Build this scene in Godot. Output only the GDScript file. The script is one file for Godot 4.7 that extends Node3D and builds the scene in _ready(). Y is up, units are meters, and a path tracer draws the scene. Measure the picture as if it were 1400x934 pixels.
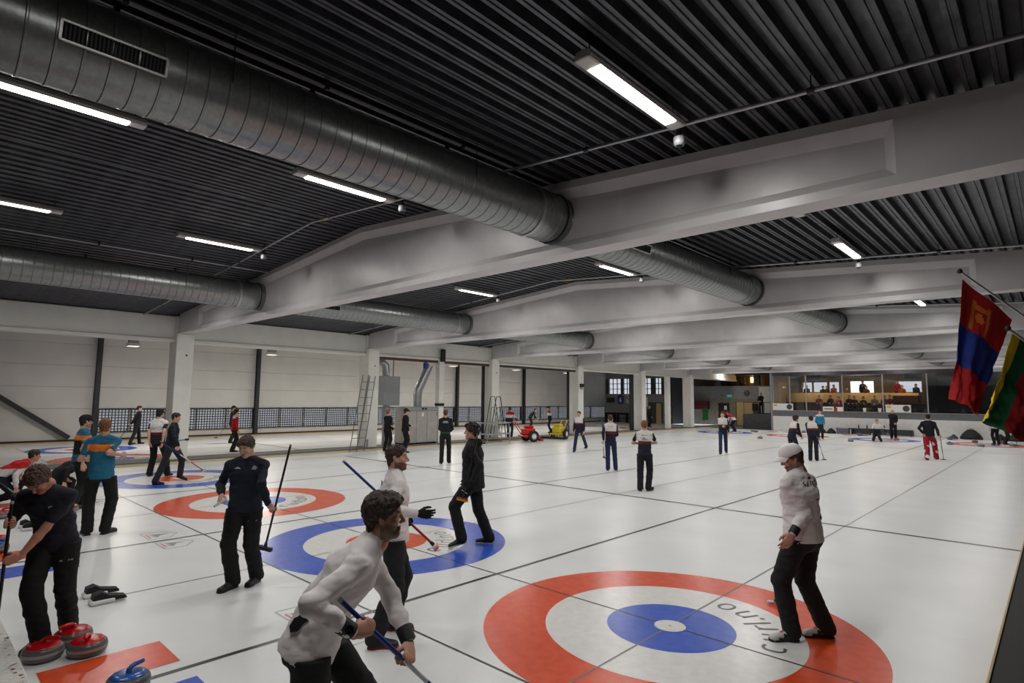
extends Node3D
# A curling hall: ice sheets, concrete roof beams, ducts, players, lounge with spectators.

const SHEET := 4.783      # width of one sheet
const HOG := -6.401
const FAR_TEE := -34.75
const BAY := 7.35
const BEAM_Z := -0.95     # near face of the first roof beam in view
const RIDGE := -7.4

var M := {}
var used := {}
var rng := RandomNumberGenerator.new()


func _ready() -> void:
	rng.seed = 7
	make_camera()
	make_light_setting()
	make_materials()
	build_floor()
	build_roof()
	build_beams_and_columns()
	build_ducts()
	build_lamps()
	build_pipes()
	build_annex()
	build_far_end()
	build_equipment()
	build_stones()
	build_flags()
	build_people()


func make_camera() -> void:
	var cam := Camera3D.new()
	cam.name = "camera"
	cam.position = Vector3(2.917, 2.206, 5.396)
	cam.rotation = Vector3(0.09836, 0.7557, 0.00994)
	cam.fov = rad_to_deg(2.0 * atan(467.0 / 791.95))
	cam.near = 0.05
	cam.far = 200.0
	add_child(cam)
	cam.current = true


func make_light_setting() -> void:
	var env := Environment.new()
	env.background_mode = Environment.BG_COLOR
	env.background_color = Color(0.85, 0.87, 0.91)
	env.background_energy_multiplier = 1.1
	env.tonemap_mode = Environment.TONE_MAPPER_LINEAR
	env.tonemap_exposure = EXPOSURE
	env.sdfgi_enabled = true
	env.ssao_enabled = true
	env.ssil_enabled = true
	var we := WorldEnvironment.new()
	we.name = "surroundings"
	we.environment = env
	add_child(we)

const EXPOSURE := 0.93
const LAMP_ENERGY := 5.0


# ---------------------------------------------------------------- mesh helpers
class MB:
	var v := PackedVector3Array()
	var n := PackedVector3Array()
	var c := PackedColorArray()
	var uv := PackedVector2Array()
	var ix := PackedInt32Array()
	var col := Color(1, 1, 1)

	func vert(p: Vector3, nn: Vector3, t := Vector2.ZERO) -> int:
		v.append(p); n.append(nn); c.append(col); uv.append(t)
		return v.size() - 1

	# a, b, c run counter-clockwise seen from the front
	func tri(a: Vector3, b: Vector3, d: Vector3) -> void:
		var nn := (b - a).cross(d - a).normalized()
		var i := vert(a, nn); vert(b, nn); vert(d, nn)
		ix.append_array([i, i + 2, i + 1])

	func quad(a: Vector3, b: Vector3, d: Vector3, e: Vector3) -> void:
		var nn := (d - a).cross(e - b).normalized()
		var i := vert(a, nn, Vector2(0, 1)); vert(b, nn, Vector2(1, 1)); vert(d, nn, Vector2(1, 0)); vert(e, nn, Vector2(0, 0))
		ix.append_array([i, i + 2, i + 1, i, i + 3, i + 2])

	func idx(a: int, b: int, d: int) -> void:
		ix.append(a); ix.append(d); ix.append(b)

	func box(x0: float, y0: float, z0: float, x1: float, y1: float, z1: float, bev := 0.0) -> void:
		boxt(Transform3D(Basis(), Vector3(x0 + x1, y0 + y1, z0 + z1) * 0.5), Vector3(x1 - x0, y1 - y0, z1 - z0), bev)

	func boxt(t: Transform3D, s: Vector3, bev := 0.0) -> void:
		var h := s * 0.5
		if bev <= 0.0:
			for ax in 3:
				for sg in [-1.0, 1.0]:
					var u := Vector3.ZERO; var w := Vector3.ZERO; var d := Vector3.ZERO
					d[ax] = h[ax] * sg
					u[(ax + 1) % 3] = h[(ax + 1) % 3] * sg
					w[(ax + 2) % 3] = h[(ax + 2) % 3]
					quad(t * (d - u - w), t * (d + u - w), t * (d + u + w), t * (d - u + w))
			return
		var b := minf(bev, minf(h.x, minf(h.y, h.z)) * 0.95)
		var k := h - Vector3(b, b, b)
		for ax in 3:
			for sg in [-1.0, 1.0]:
				var u := Vector3.ZERO; var w := Vector3.ZERO; var d := Vector3.ZERO
				d[ax] = h[ax] * sg
				u[(ax + 1) % 3] = k[(ax + 1) % 3] * sg
				w[(ax + 2) % 3] = k[(ax + 2) % 3]
				quad(t * (d - u - w), t * (d + u - w), t * (d + u + w), t * (d - u + w))
		var tc := t.origin
		for ax in 3:   # edge chamfers along axis ax
			var a1 := (ax + 1) % 3
			var a2 := (ax + 2) % 3
			for s1 in [-1.0, 1.0]:
				for s2 in [-1.0, 1.0]:
					var p := Vector3.ZERO; var q := Vector3.ZERO; var l := Vector3.ZERO
					p[a1] = h[a1] * s1; p[a2] = k[a2] * s2
					q[a1] = k[a1] * s1; q[a2] = h[a2] * s2
					l[ax] = k[ax]
					quad_out(t * (p - l), t * (q - l), t * (q + l), t * (p + l), t * ((p + q) * 0.5) - tc)
		for sx in [-1.0, 1.0]:
			for sy in [-1.0, 1.0]:
				for sz in [-1.0, 1.0]:
					var a := Vector3(h.x * sx, k.y * sy, k.z * sz)
					var d := Vector3(k.x * sx, h.y * sy, k.z * sz)
					var e := Vector3(k.x * sx, k.y * sy, h.z * sz)
					if sx * sy * sz > 0.0:
						tri(t * a, t * d, t * e)
					else:
						tri(t * a, t * e, t * d)

	func quad_out(a: Vector3, b: Vector3, d: Vector3, e: Vector3, out: Vector3) -> void:
		if (d - a).cross(e - b).dot(out) >= 0.0:
			quad(a, b, d, e)
		else:
			quad(e, d, b, a)

	# a tube along a polyline; radii one per point
	func tube(pts: Array, radii: Array, sides := 8, caps := true) -> void:
		var cnt := pts.size()
		var prev := Vector3.ZERO
		var base := v.size()
		for i in cnt:
			var d: Vector3
			if i == 0: d = pts[1] - pts[0]
			elif i == cnt - 1: d = pts[i] - pts[i - 1]
			else: d = (pts[i + 1] - pts[i]).normalized() + (pts[i] - pts[i - 1]).normalized()
			d = d.normalized()
			var u: Vector3
			if prev == Vector3.ZERO:
				u = d.cross(Vector3.UP if absf(d.y) < 0.9 else Vector3.RIGHT).normalized()
			else:
				u = (prev - d * prev.dot(d)).normalized()
			prev = u
			var w := d.cross(u)
			for s in sides:
				var a := TAU * s / sides
				var o := u * cos(a) + w * sin(a)
				var r: float = radii[i] if i < radii.size() else radii[0]
				vert(pts[i] + o * r, o, Vector2(float(s) / sides, float(i)))
		for i in cnt - 1:
			for s in sides:
				var a := base + i * sides + s
				var b := base + i * sides + (s + 1) % sides
				idx(a, b, b + sides)
				idx(a, b + sides, a + sides)
		if caps:
			for e in [0, cnt - 1]:
				var d2: Vector3 = (pts[1] - pts[0]) if e == 0 else (pts[cnt - 1] - pts[cnt - 2])
				var nn := d2.normalized() * (-1.0 if e == 0 else 1.0)
				var ci := vert(pts[e], nn)
				var r0 := v.size()
				for s in sides:
					vert(v[base + e * sides + s], nn)
				for s in sides:
					if e == 0: idx(ci, r0 + (s + 1) % sides, r0 + s)
					else: idx(ci, r0 + s, r0 + (s + 1) % sides)

	# profile of (radius, height) pairs turned about local y; a crease between segments
	func lathe(prof: Array, sides: int, t := Transform3D(), smooth := false) -> void:
		for i in prof.size() - 1:
			var p: Vector2 = prof[i]
			var q: Vector2 = prof[i + 1]
			var base := v.size()
			for s in sides + 1:
				var a := TAU * s / sides
				var o := Vector3(cos(a), 0, sin(a))
				var np := seg_n(prof, i)
				var nq := np
				if smooth:
					if i > 0: np = (np + seg_n(prof, i - 1)).normalized()
					if i < prof.size() - 2: nq = (nq + seg_n(prof, i + 1)).normalized()
				vert(t * (o * p.x + Vector3.UP * p.y), t.basis * (o * np.x + Vector3.UP * np.y))
				vert(t * (o * q.x + Vector3.UP * q.y), t.basis * (o * nq.x + Vector3.UP * nq.y))
			for s in sides:
				var a2 := base + s * 2
				idx(a2, a2 + 1, a2 + 3)
				idx(a2, a2 + 3, a2 + 2)

	func seg_n(prof: Array, i: int) -> Vector2:
		var d: Vector2 = prof[i + 1] - prof[i]
		return Vector2(d.y, -d.x).normalized()

	# polygon (x, y) extruded from z0 to z1 in the frame t
	func prism(poly: PackedVector2Array, z0: float, z1: float, t := Transform3D()) -> void:
		var pl := poly
		if Geometry2D.is_polygon_clockwise(pl):
			pl = pl.duplicate(); pl.reverse()
		var tr := Geometry2D.triangulate_polygon(pl)
		for i in range(0, tr.size(), 3):
			var a := pl[tr[i]]; var b := pl[tr[i + 1]]; var d := pl[tr[i + 2]]
			if (b - a).cross(d - a) < 0.0:
				var h := b; b = d; d = h
			tri(t * Vector3(a.x, a.y, z1), t * Vector3(b.x, b.y, z1), t * Vector3(d.x, d.y, z1))
			tri(t * Vector3(a.x, a.y, z0), t * Vector3(d.x, d.y, z0), t * Vector3(b.x, b.y, z0))
		for i in pl.size():
			var a := pl[i]; var b := pl[(i + 1) % pl.size()]
			quad(t * Vector3(a.x, a.y, z0), t * Vector3(b.x, b.y, z0), t * Vector3(b.x, b.y, z1), t * Vector3(a.x, a.y, z1))

	# flat ring lying on the ground
	func ring(cx: float, cz: float, r0: float, r1: float, y: float, seg := 96) -> void:
		for i in seg:
			var a := TAU * i / seg
			var b := TAU * (i + 1) / seg
			var p := Vector3(cx + cos(a) * r1, y, cz - sin(a) * r1)
			var q := Vector3(cx + cos(b) * r1, y, cz - sin(b) * r1)
			if r0 <= 0.0:
				tri(Vector3(cx, y, cz), p, q)
			else:
				quad(Vector3(cx + cos(a) * r0, y, cz - sin(a) * r0), p, q, Vector3(cx + cos(b) * r0, y, cz - sin(b) * r0))

	func flat(x0: float, z0: float, x1: float, z1: float, y: float) -> void:
		quad(Vector3(x0, y, z1), Vector3(x1, y, z1), Vector3(x1, y, z0), Vector3(x0, y, z0))

	func ball(ctr: Vector3, r: Vector3, seg := 10, rows := 6, b := Basis()) -> void:
		var base := v.size()
		for j in rows + 1:
			var th := PI * j / rows
			for i in seg + 1:
				var a := TAU * i / seg
				var o := Vector3(sin(th) * cos(a), cos(th), sin(th) * sin(a))
				vert(ctr + b * (o * r), (b * (o / r)).normalized())
		for j in rows:
			for i in seg:
				var a := base + j * (seg + 1) + i
				idx(a, a + 1, a + seg + 2)
				idx(a, a + seg + 2, a + seg + 1)

	func mesh() -> ArrayMesh:
		var arr := []
		arr.resize(Mesh.ARRAY_MAX)
		arr[Mesh.ARRAY_VERTEX] = v
		arr[Mesh.ARRAY_NORMAL] = n
		arr[Mesh.ARRAY_COLOR] = c
		arr[Mesh.ARRAY_TEX_UV] = uv
		arr[Mesh.ARRAY_INDEX] = ix
		var m := ArrayMesh.new()
		m.add_surface_from_arrays(Mesh.PRIMITIVE_TRIANGLES, arr)
		return m


func numbered(called: String) -> String:
	if not used.has(called):
		used[called] = 0
		return called
	used[called] += 1
	return "%s_%03d" % [called, used[called]]


func thing(called: String, label: String, category: String, at := Vector3.ZERO, turn := 0.0, group := "") -> Node3D:
	var o := Node3D.new()
	o.name = numbered(called)
	add_child(o)
	o.position = at
	o.rotation.y = turn
	o.set_meta("label", label)
	o.set_meta("category", category)
	if group != "":
		o.set_meta("group", group)
	return o


func put(mb: Variant, called: String, mat: Material, parent: Node, label := "") -> MeshInstance3D:
	var mi := MeshInstance3D.new()
	mi.name = called
	mi.mesh = mb.mesh() if mb is MB else mb
	mi.material_override = mat
	parent.add_child(mi, true)
	if label != "":
		mi.set_meta("label", label)
	return mi


func struct_node(called: String) -> Node3D:
	var o := Node3D.new()
	o.name = called
	o.set_meta("kind", "structure")
	add_child(o)
	return o


func duplicate_thing(src: Node3D, base_name: String, label: String, at: Vector3, turn := 0.0) -> Node3D:
	var o: Node3D = src.duplicate()
	o.name = numbered(base_name)
	add_child(o)
	o.position = at
	o.rotation.y = turn
	o.set_meta("label", label)
	return o


func roof_y(x: float) -> float:
	return 5.70 - 0.0735 * absf(x - RIDGE)


# ---------------------------------------------------------------- materials
func noise_tex(freq: float, c0: Color, c1: Color, seed_: int, oct := 4, normal := false, strength := 4.0, size := 512) -> NoiseTexture2D:
	var nz := FastNoiseLite.new()
	nz.noise_type = FastNoiseLite.TYPE_SIMPLEX_SMOOTH
	nz.frequency = freq
	nz.seed = seed_
	nz.fractal_octaves = oct
	var t := NoiseTexture2D.new()
	t.width = size
	t.height = size
	t.seamless = true
	t.noise = nz
	if normal:
		t.as_normal_map = true
		t.bump_strength = strength
	else:
		var g := Gradient.new()
		g.set_color(0, c0)
		g.set_color(1, c1)
		t.color_ramp = g
	return t


func mat(c: Color, rough := 0.7, metal := 0.0) -> StandardMaterial3D:
	var m := StandardMaterial3D.new()
	m.albedo_color = c
	m.roughness = rough
	m.metallic = metal
	return m


func rgb(r: int, g: int, b: int) -> Color:
	return Color(r / 255.0, g / 255.0, b / 255.0)


func textured(c0: Color, c1: Color, freq: float, scale_m: float, rough: float, metal := 0.0, seed_ := 1, bump := 0.0) -> StandardMaterial3D:
	var m := mat(Color(1, 1, 1), rough, metal)
	m.albedo_texture = noise_tex(freq, c0, c1, seed_)
	m.uv1_triplanar = true
	m.uv1_world_triplanar = true
	m.uv1_scale = Vector3.ONE / scale_m
	if bump > 0.0:
		m.normal_enabled = true
		m.normal_texture = noise_tex(freq * 2.0, Color.BLACK, Color.WHITE, seed_ + 5, 4, true, bump)
	return m


func make_materials() -> void:
	M.ice = textured(rgb(222, 223, 222), rgb(232, 233, 232), 0.006, 6.0, 0.3, 0.0, 3, 0.12)
	M.ice.roughness = 0.32
	M.ring_red = textured(rgb(208, 68, 26), rgb(228, 88, 40), 0.02, 1.5, 0.25, 0.0, 4)
	M.ring_blue = textured(rgb(44, 82, 186), rgb(62, 100, 208), 0.02, 1.5, 0.25, 0.0, 5)
	M.ring_white = textured(rgb(222, 221, 217), rgb(236, 235, 232), 0.02, 1.5, 0.25, 0.0, 6)
	M.line_dark = mat(rgb(52, 52, 54), 0.3)
	M.line_grey = mat(rgb(118, 116, 114), 0.3)
	M.line_faint = mat(rgb(168, 166, 163), 0.3)
	M.line_red = mat(rgb(190, 120, 110), 0.3)
	M.deck = textured(rgb(66, 68, 73), rgb(98, 101, 106), 0.008, 1.2, 0.42, 0.55, 11, 0.4)
	M.concrete = textured(rgb(196, 193, 193), rgb(208, 206, 206), 0.006, 2.5, 0.34, 0.0, 12, 0.3)
	M.concrete_wall = textured(rgb(220, 219, 211), rgb(230, 229, 222), 0.006, 2.5, 0.55, 0.0, 13, 0.3)
	M.wall_panel = textured(rgb(208, 207, 204), rgb(218, 217, 214), 0.004, 4.0, 0.6, 0.0, 14)
	M.duct = textured(rgb(126, 130, 129), rgb(154, 157, 155), 0.02, 0.6, 0.32, 0.72, 15, 0.3)
	M.duct_band = textured(rgb(150, 150, 146), rgb(190, 190, 184), 0.03, 0.4, 0.38, 0.7, 16)
	M.galv = textured(rgb(140, 143, 146), rgb(186, 188, 190), 0.05, 0.3, 0.35, 0.8, 17)
	M.alu = textured(rgb(170, 172, 175), rgb(200, 201, 203), 0.05, 0.3, 0.35, 0.85, 18)
	M.stainless = textured(rgb(168, 164, 158), rgb(184, 180, 174), 0.006, 1.0, 0.4, 0.4, 19)
	M.steel_dark = mat(rgb(52, 54, 56), 0.5, 0.3)
	M.black = mat(rgb(16, 16, 17), 0.6)
	M.rubber = textured(rgb(20, 20, 21), rgb(34, 34, 34), 0.05, 0.3, 0.8, 0.0, 20, 1.0)
	M.white_plastic = mat(rgb(226, 226, 222), 0.4)
	M.grey_plastic = mat(rgb(150, 152, 154), 0.45)
	M.wood = textured(rgb(176, 150, 104), rgb(204, 178, 128), 0.03, 0.6, 0.6, 0.0, 21)
	M.kick = textured(rgb(196, 176, 132), rgb(220, 204, 166), 0.03, 0.8, 0.6, 0.0, 22)
	M.walk = textured(rgb(92, 92, 90), rgb(120, 119, 117), 0.02, 0.8, 0.75, 0.0, 23, 0.6)
	M.bumper = textured(rgb(188, 186, 182), rgb(224, 222, 216), 0.02, 0.6, 0.7, 0.0, 24)
	M.stain = mat(rgb(120, 84, 58), 0.8)
	M.dark_mat = textured(rgb(28, 26, 25), rgb(44, 42, 40), 0.05, 0.5, 0.7, 0.0, 25, 1.0)
	M.lamp_glow = mat(Color(1, 1, 1), 0.5)
	M.lamp_glow.emission_enabled = true
	M.lamp_glow.emission = Color(1.0, 0.97, 0.92)
	M.lamp_glow.emission_energy_multiplier = 9.0
	M.lamp_body = mat(rgb(206, 203, 198), 0.5)
	M.people = mat(Color(1, 1, 1), 0.85)
	M.people.vertex_color_use_as_albedo = true
	M.glass = mat(Color(0.3, 0.33, 0.35, 0.05), 0.02)
	M.glass.transparency = BaseMaterial3D.TRANSPARENCY_ALPHA
	M.granite = textured(rgb(62, 60, 60), rgb(128, 124, 122), 0.25, 0.25, 0.25, 0.0, 26)
	M.granite_band = textured(rgb(120, 118, 116), rgb(172, 170, 168), 0.3, 0.25, 0.6, 0.0, 27)
	M.red_handle = mat(rgb(190, 16, 22), 0.22)
	M.blue_handle = mat(rgb(22, 84, 158), 0.22)
	M.yellow_handle = mat(rgb(226, 176, 40), 0.3)
	M.chrome = mat(rgb(210, 210, 210), 0.15, 1.0)
	M.frosted = mat(Color(0.88, 0.9, 0.92, 0.4), 0.1)
	M.frosted.transparency = BaseMaterial3D.TRANSPARENCY_ALPHA
	M.grey_wall = textured(rgb(128, 128, 128), rgb(146, 146, 145), 0.01, 2.0, 0.7, 0.0, 31)
	M.dark_wall = textured(rgb(58, 58, 60), rgb(74, 74, 75), 0.01, 2.0, 0.7, 0.0, 32)
	M.white_wall = textured(rgb(214, 213, 210), rgb(226, 225, 222), 0.01, 2.0, 0.5, 0.0, 33)
	M.grey_band = textured(rgb(96, 98, 100), rgb(112, 114, 116), 0.01, 2.0, 0.5, 0.0, 34)
	M.lobby_wall = textured(rgb(120, 112, 98), rgb(146, 136, 120), 0.01, 2.0, 0.7, 0.0, 35)
	M.carpet = textured(rgb(44, 40, 38), rgb(62, 58, 54), 0.05, 0.6, 0.9, 0.0, 36)
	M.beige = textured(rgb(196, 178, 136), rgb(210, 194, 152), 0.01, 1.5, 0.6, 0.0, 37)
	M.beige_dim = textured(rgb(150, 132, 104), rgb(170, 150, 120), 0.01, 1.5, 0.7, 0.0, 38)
	M.brown = textured(rgb(70, 50, 38), rgb(98, 72, 54), 0.02, 0.6, 0.6, 0.0, 39)
	M.rust = textured(rgb(74, 42, 34), rgb(98, 58, 46), 0.03, 0.5, 0.6, 0.1, 40)
	M.pennant_blue = mat(rgb(40, 66, 132), 0.7)
	M.red_cloth = mat(rgb(170, 28, 30), 0.8)
	M.red_dark = mat(rgb(92, 26, 26), 0.7)
	M.green_cloth = mat(rgb(46, 120, 62), 0.8)
	M.olive = mat(rgb(70, 78, 60), 0.8)
	M.purple = mat(rgb(98, 96, 118), 0.5)
	M.lamp_glow_soft = M.lamp_glow.duplicate()
	M.lamp_glow_soft.emission_energy_multiplier = 1.5
	M.lamp_warm = mat(Color(1, 1, 1), 0.5)
	M.lamp_warm.emission_enabled = true
	M.lamp_warm.emission = Color(1.0, 0.78, 0.48)
	M.lamp_warm.emission_energy_multiplier = 0.8
	M.screen_glow = mat(Color(1, 1, 1), 0.4)
	M.screen_glow.emission_enabled = true
	M.screen_glow.emission = Color(0.96, 0.98, 1.0)
	M.screen_glow.emission_energy_multiplier = 1.3
	M.exit_glow = mat(rgb(40, 150, 150), 0.4)
	M.exit_glow.emission_enabled = true
	M.exit_glow.emission = Color(0.1, 0.6, 0.62)
	M.exit_glow.emission_energy_multiplier = 0.6
	M.skin = mat(Color(1, 1, 1), 0.55)
	M.skin.vertex_color_use_as_albedo = true
	M.cloth = mat(Color(1, 1, 1), 0.88)
	M.cloth.vertex_color_use_as_albedo = true
	M.cloth.normal_enabled = true
	M.cloth.normal_texture = noise_tex(0.03, Color.BLACK, Color.WHITE, 51, 3, true, 2.0, 256)
	M.cloth.normal_scale = 0.35
	M.cloth.uv1_triplanar = true
	M.cloth.uv1_scale = Vector3(5, 5, 5)
	M.hair = mat(Color(1, 1, 1), 0.6)
	M.hair.vertex_color_use_as_albedo = true
	M.hair.normal_enabled = true
	M.hair.normal_texture = noise_tex(0.08, Color.BLACK, Color.WHITE, 52, 3, true, 6.0, 256)
	M.hair.uv1_triplanar = true
	M.hair.uv1_scale = Vector3(9, 9, 9)
	M.leather = mat(Color(1, 1, 1), 0.5)
	M.leather.vertex_color_use_as_albedo = true
	M.machine_red = textured(rgb(196, 42, 26), rgb(214, 56, 36), 0.02, 0.8, 0.35, 0.0, 61)
	M.machine_yellow = textured(rgb(206, 182, 40), rgb(222, 200, 58), 0.02, 0.8, 0.35, 0.0, 62)
	M.flag_red = mat(rgb(176, 18, 26), 0.8)
	M.flag_red2 = mat(rgb(148, 12, 22), 0.8)
	M.flag_blue = mat(rgb(28, 54, 150), 0.8)
	M.flag_yellow = mat(rgb(232, 196, 30), 0.8)
	M.flag_green = mat(rgb(10, 92, 54), 0.8)
	M.flag_gold = mat(rgb(206, 112, 36), 0.8)
	for key in ["flag_red", "flag_red2", "flag_blue", "flag_yellow", "flag_green", "flag_gold"]:
		M[key].backlight_enabled = true
		M[key].backlight = M[key].albedo_color.darkened(0.5)
	M.cloth_black = mat(rgb(17, 17, 19), 0.88)
	M.ladder = mat(rgb(112, 114, 117), 0.4, 0.6)
	M.letter_grey = mat(rgb(84, 84, 85), 0.3)
	M.logo_pale = mat(rgb(150, 148, 150), 0.4)
	M.logo_red = mat(rgb(200, 140, 130), 0.4)
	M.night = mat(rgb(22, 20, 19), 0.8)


# ---------------------------------------------------------------- the ice
func build_floor() -> void:
	var f := struct_node("floor")
	var mb := MB.new()
	mb.box(-18.1, -0.12, -40.4, 2.41, 0.0, 4.55)
	put(mb, "ice", M.ice, f, "white pebbled ice of the main hall")
	mb = MB.new()
	mb.box(-30.45, -0.12, -44.0, -19.2, 0.0, 8.4)
	put(mb, "annex_ice", M.ice, f, "white ice beyond the column row")
	mb = MB.new()
	mb.box(-19.2, -0.12, -44.0, -18.1, 0.115, 8.4, 0.01)
	put(mb, "walkway", M.walk, f, "grey concrete walkway under the columns")
	mb = MB.new()
	mb.box(-18.1, 0.0, -44.0, -18.06, 0.065, 4.6, 0.005)
	put(mb, "kick_board", M.kick, f, "pale wooden board edging the ice")
	mb = MB.new()
	mb.box(-19.2, -0.12, -47.2, 3.6, 0.0, -40.4)
	put(mb, "lobby_floor", M.walk, f)
	mb = MB.new()
	mb.box(2.41, -0.12, -40.4, 3.6, 0.14, 4.55, 0.012)
	put(mb, "side_walkway", M.dark_mat, f, "dark rubber walkway beside the ice")
	mb = MB.new()
	mb.box(2.395, 0.0, -40.4, 2.41, 0.15, 4.55)
	put(mb, "side_edge", M.wood, f)
	mb = MB.new()
	mb.box(-18.1, -0.12, 4.72, 3.6, 0.1, 8.4)
	put(mb, "near_walkway", M.walk, f)
	# white foam bumper along the near end, worn on top
	mb = MB.new()
	mb.box(-18.1, 0.0, 4.55, 2.41, 0.13, 4.75, 0.015)
	var bp := put(mb, "bumper", M.bumper, f, "white worn foam bumper at the end of the ice")
	mb = MB.new()
	var r2 := RandomNumberGenerator.new()
	r2.seed = 3
	for i in 46:
		var p := Vector2(r2.randf_range(-5.4, -2.4), 4.565 + r2.randf() * r2.randf() * 0.1)
		blot(mb, Vector3(p.x, 0.1312, p.y), r2.randf_range(0.004, 0.022), r2)
	put(mb, "rust_stains", M.stain, bp)
	for end in 2:
		var tee := 0.0 if end == 0 else FAR_TEE
		var back := 1.0 if end == 0 else -1.0
		for s in 4:
			house(f, -SHEET * s, tee, s % 2 == 0, end, back)
		for xx in [-21.0, -25.8]:
			house(f, xx, tee, xx > -22.0, end, back)
	# lines across and along
	for end in 2:
		var tee := 0.0 if end == 0 else FAR_TEE
		var back := 1.0 if end == 0 else -1.0
		var x0 := -3.5 * SHEET
		var x1 := 0.5 * SHEET
		line(f, "tee_line", x0, tee - 0.011, x1, tee + 0.011, M.line_dark)
		line(f, "back_line", x0, tee + back * 1.83 - 0.011, x1, tee + back * 1.83 + 0.011, M.line_dark)
		line(f, "hog_line", x0, tee - back * 6.401 - 0.045, x1, tee - back * 6.401 + 0.045, M.line_dark if end == 0 else M.line_red)
		line(f, "tee_line", -28.2, tee - 0.011, -19.2, tee + 0.011, M.line_dark)
		line(f, "back_line", -28.2, tee + back * 1.83 - 0.011, -19.2, tee + back * 1.83 + 0.011, M.line_dark)
		line(f, "hog_line", -28.2, tee - back * 6.401 - 0.04, -19.2, tee - back * 6.401 + 0.04, M.line_dark)
	for s in 4:
		var cx := -SHEET * s
		line(f, "centre_line", cx - 0.009, FAR_TEE - 3.66, cx + 0.009, 3.5, M.line_grey)
		if s > 0:
			line(f, "divider", cx + SHEET * 0.5 - 0.026, -40.3, cx + SHEET * 0.5 + 0.026, 4.5, M.line_dark)
	line(f, "divider", -3.5 * SHEET - 0.02, -40.3, -3.5 * SHEET + 0.02, 4.5, M.line_faint)
	for xx in [-21.0, -25.8]:
		line(f, "centre_line", xx - 0.009, FAR_TEE - 3.66, xx + 0.009, 3.5, M.line_grey)
	line(f, "divider", -23.42, -44.0, -23.38, 7.8, M.line_grey)


func blot(mb: MB, p: Vector3, r: float, g: RandomNumberGenerator) -> void:
	var k := 7
	var rr := []
	for i in k: rr.append(r * g.randf_range(0.5, 1.3))
	for i in k:
		var a := TAU * i / k
		var b := TAU * (i + 1) / k
		mb.tri(p, p + Vector3(cos(a), 0, -sin(a)) * rr[i], p + Vector3(cos(b), 0, -sin(b)) * rr[(i + 1) % k])


func line(parent: Node, called: String, x0: float, z0: float, x1: float, z1: float, m: Material) -> void:
	var mb := MB.new()
	mb.flat(x0, z0, x1, z1, 0.0032)
	put(mb, called, m, parent)


func house(f: Node, cx: float, tee: float, red_out: bool, end: int, back: float) -> void:
	var h := Node3D.new()
	h.name = "painted_house"
	f.add_child(h, true)
	h.position = Vector3(cx, 0, tee)
	h.set_meta("label", ("orange red" if red_out else "blue") + " target rings painted in the ice")
	var mo: Material = M.ring_red if red_out else M.ring_blue
	var mi: Material = M.ring_blue if red_out else M.ring_red
	var mb := MB.new()
	mb.ring(0, 0, 1.219, 1.829, 0.0014, 128)
	put(mb, "outer_ring", mo, h)
	mb = MB.new()
	mb.ring(0, 0, 0.61, 1.219, 0.0014, 96)
	put(mb, "white_ring", M.ring_white, h)
	mb = MB.new()
	mb.ring(0, 0, 0.15, 0.61, 0.0016, 64)
	put(mb, "inner_ring", mi, h)
	mb = MB.new()
	mb.ring(0, 0, 0.0, 0.15, 0.0042, 32)
	var bt := put(mb, "button", M.ring_white, h)
	mb = MB.new()
	mb.ring(0, 0, 0.0, 0.012, 0.0048, 10)
	put(mb, "centre_pin", M.line_dark, bt)
	# the lettering in the white ring, tops of the letters towards the button
	var txt := "curl.no"
	var angs := [10.0, 27.0, 41.5, 49.0, 55.0, 64.0, 79.0]
	var rot0 := 0.0 if end == 0 else 180.0
	var grp := Node3D.new()
	for i in txt.length():
		var a := deg_to_rad(angs[i] + rot0)
		var tm := TextMesh.new()
		tm.text = txt[i]
		tm.font = sans()
		tm.font_size = 64
		tm.pixel_size = 0.0058
		tm.depth = 0.0012
		tm.curve_step = 2.0
		var lt := put(tm, "letter", M.letter_grey, h)
		var rad := Vector3(cos(a), 0, -sin(a))
		var right := Vector3(-sin(a), 0, -cos(a))   # reading direction, counter-clockwise from above
		lt.transform = Transform3D(Basis(right, -rad, Vector3.UP), rad * 0.91 + Vector3.UP * 0.0030)
	grp.free()
	# painted corner rectangles where the stones are parked: blue one side, red on the other
	if cx > -19.0:
		for sd in [-1.0, 1.0]:
			mb = MB.new()
			var xa: float = 1.66 if sd > 0 else -2.18
			var za := 3.58 if back > 0 else -4.45
			mb.flat(xa, za, xa + 0.56, za + 0.87, 0.0020)
			put(mb, "parking_mark", M.ring_red if sd > 0 else M.ring_blue, h)
	# faint outlined logo on either side of the sheet by the back line
	if end == 0 and cx > -19.0:
		for sd in [-1.0, 1.0]:
			logo_mark(h, Vector3(sd * 2.02 - 0.05, 0, 2.38))


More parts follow.
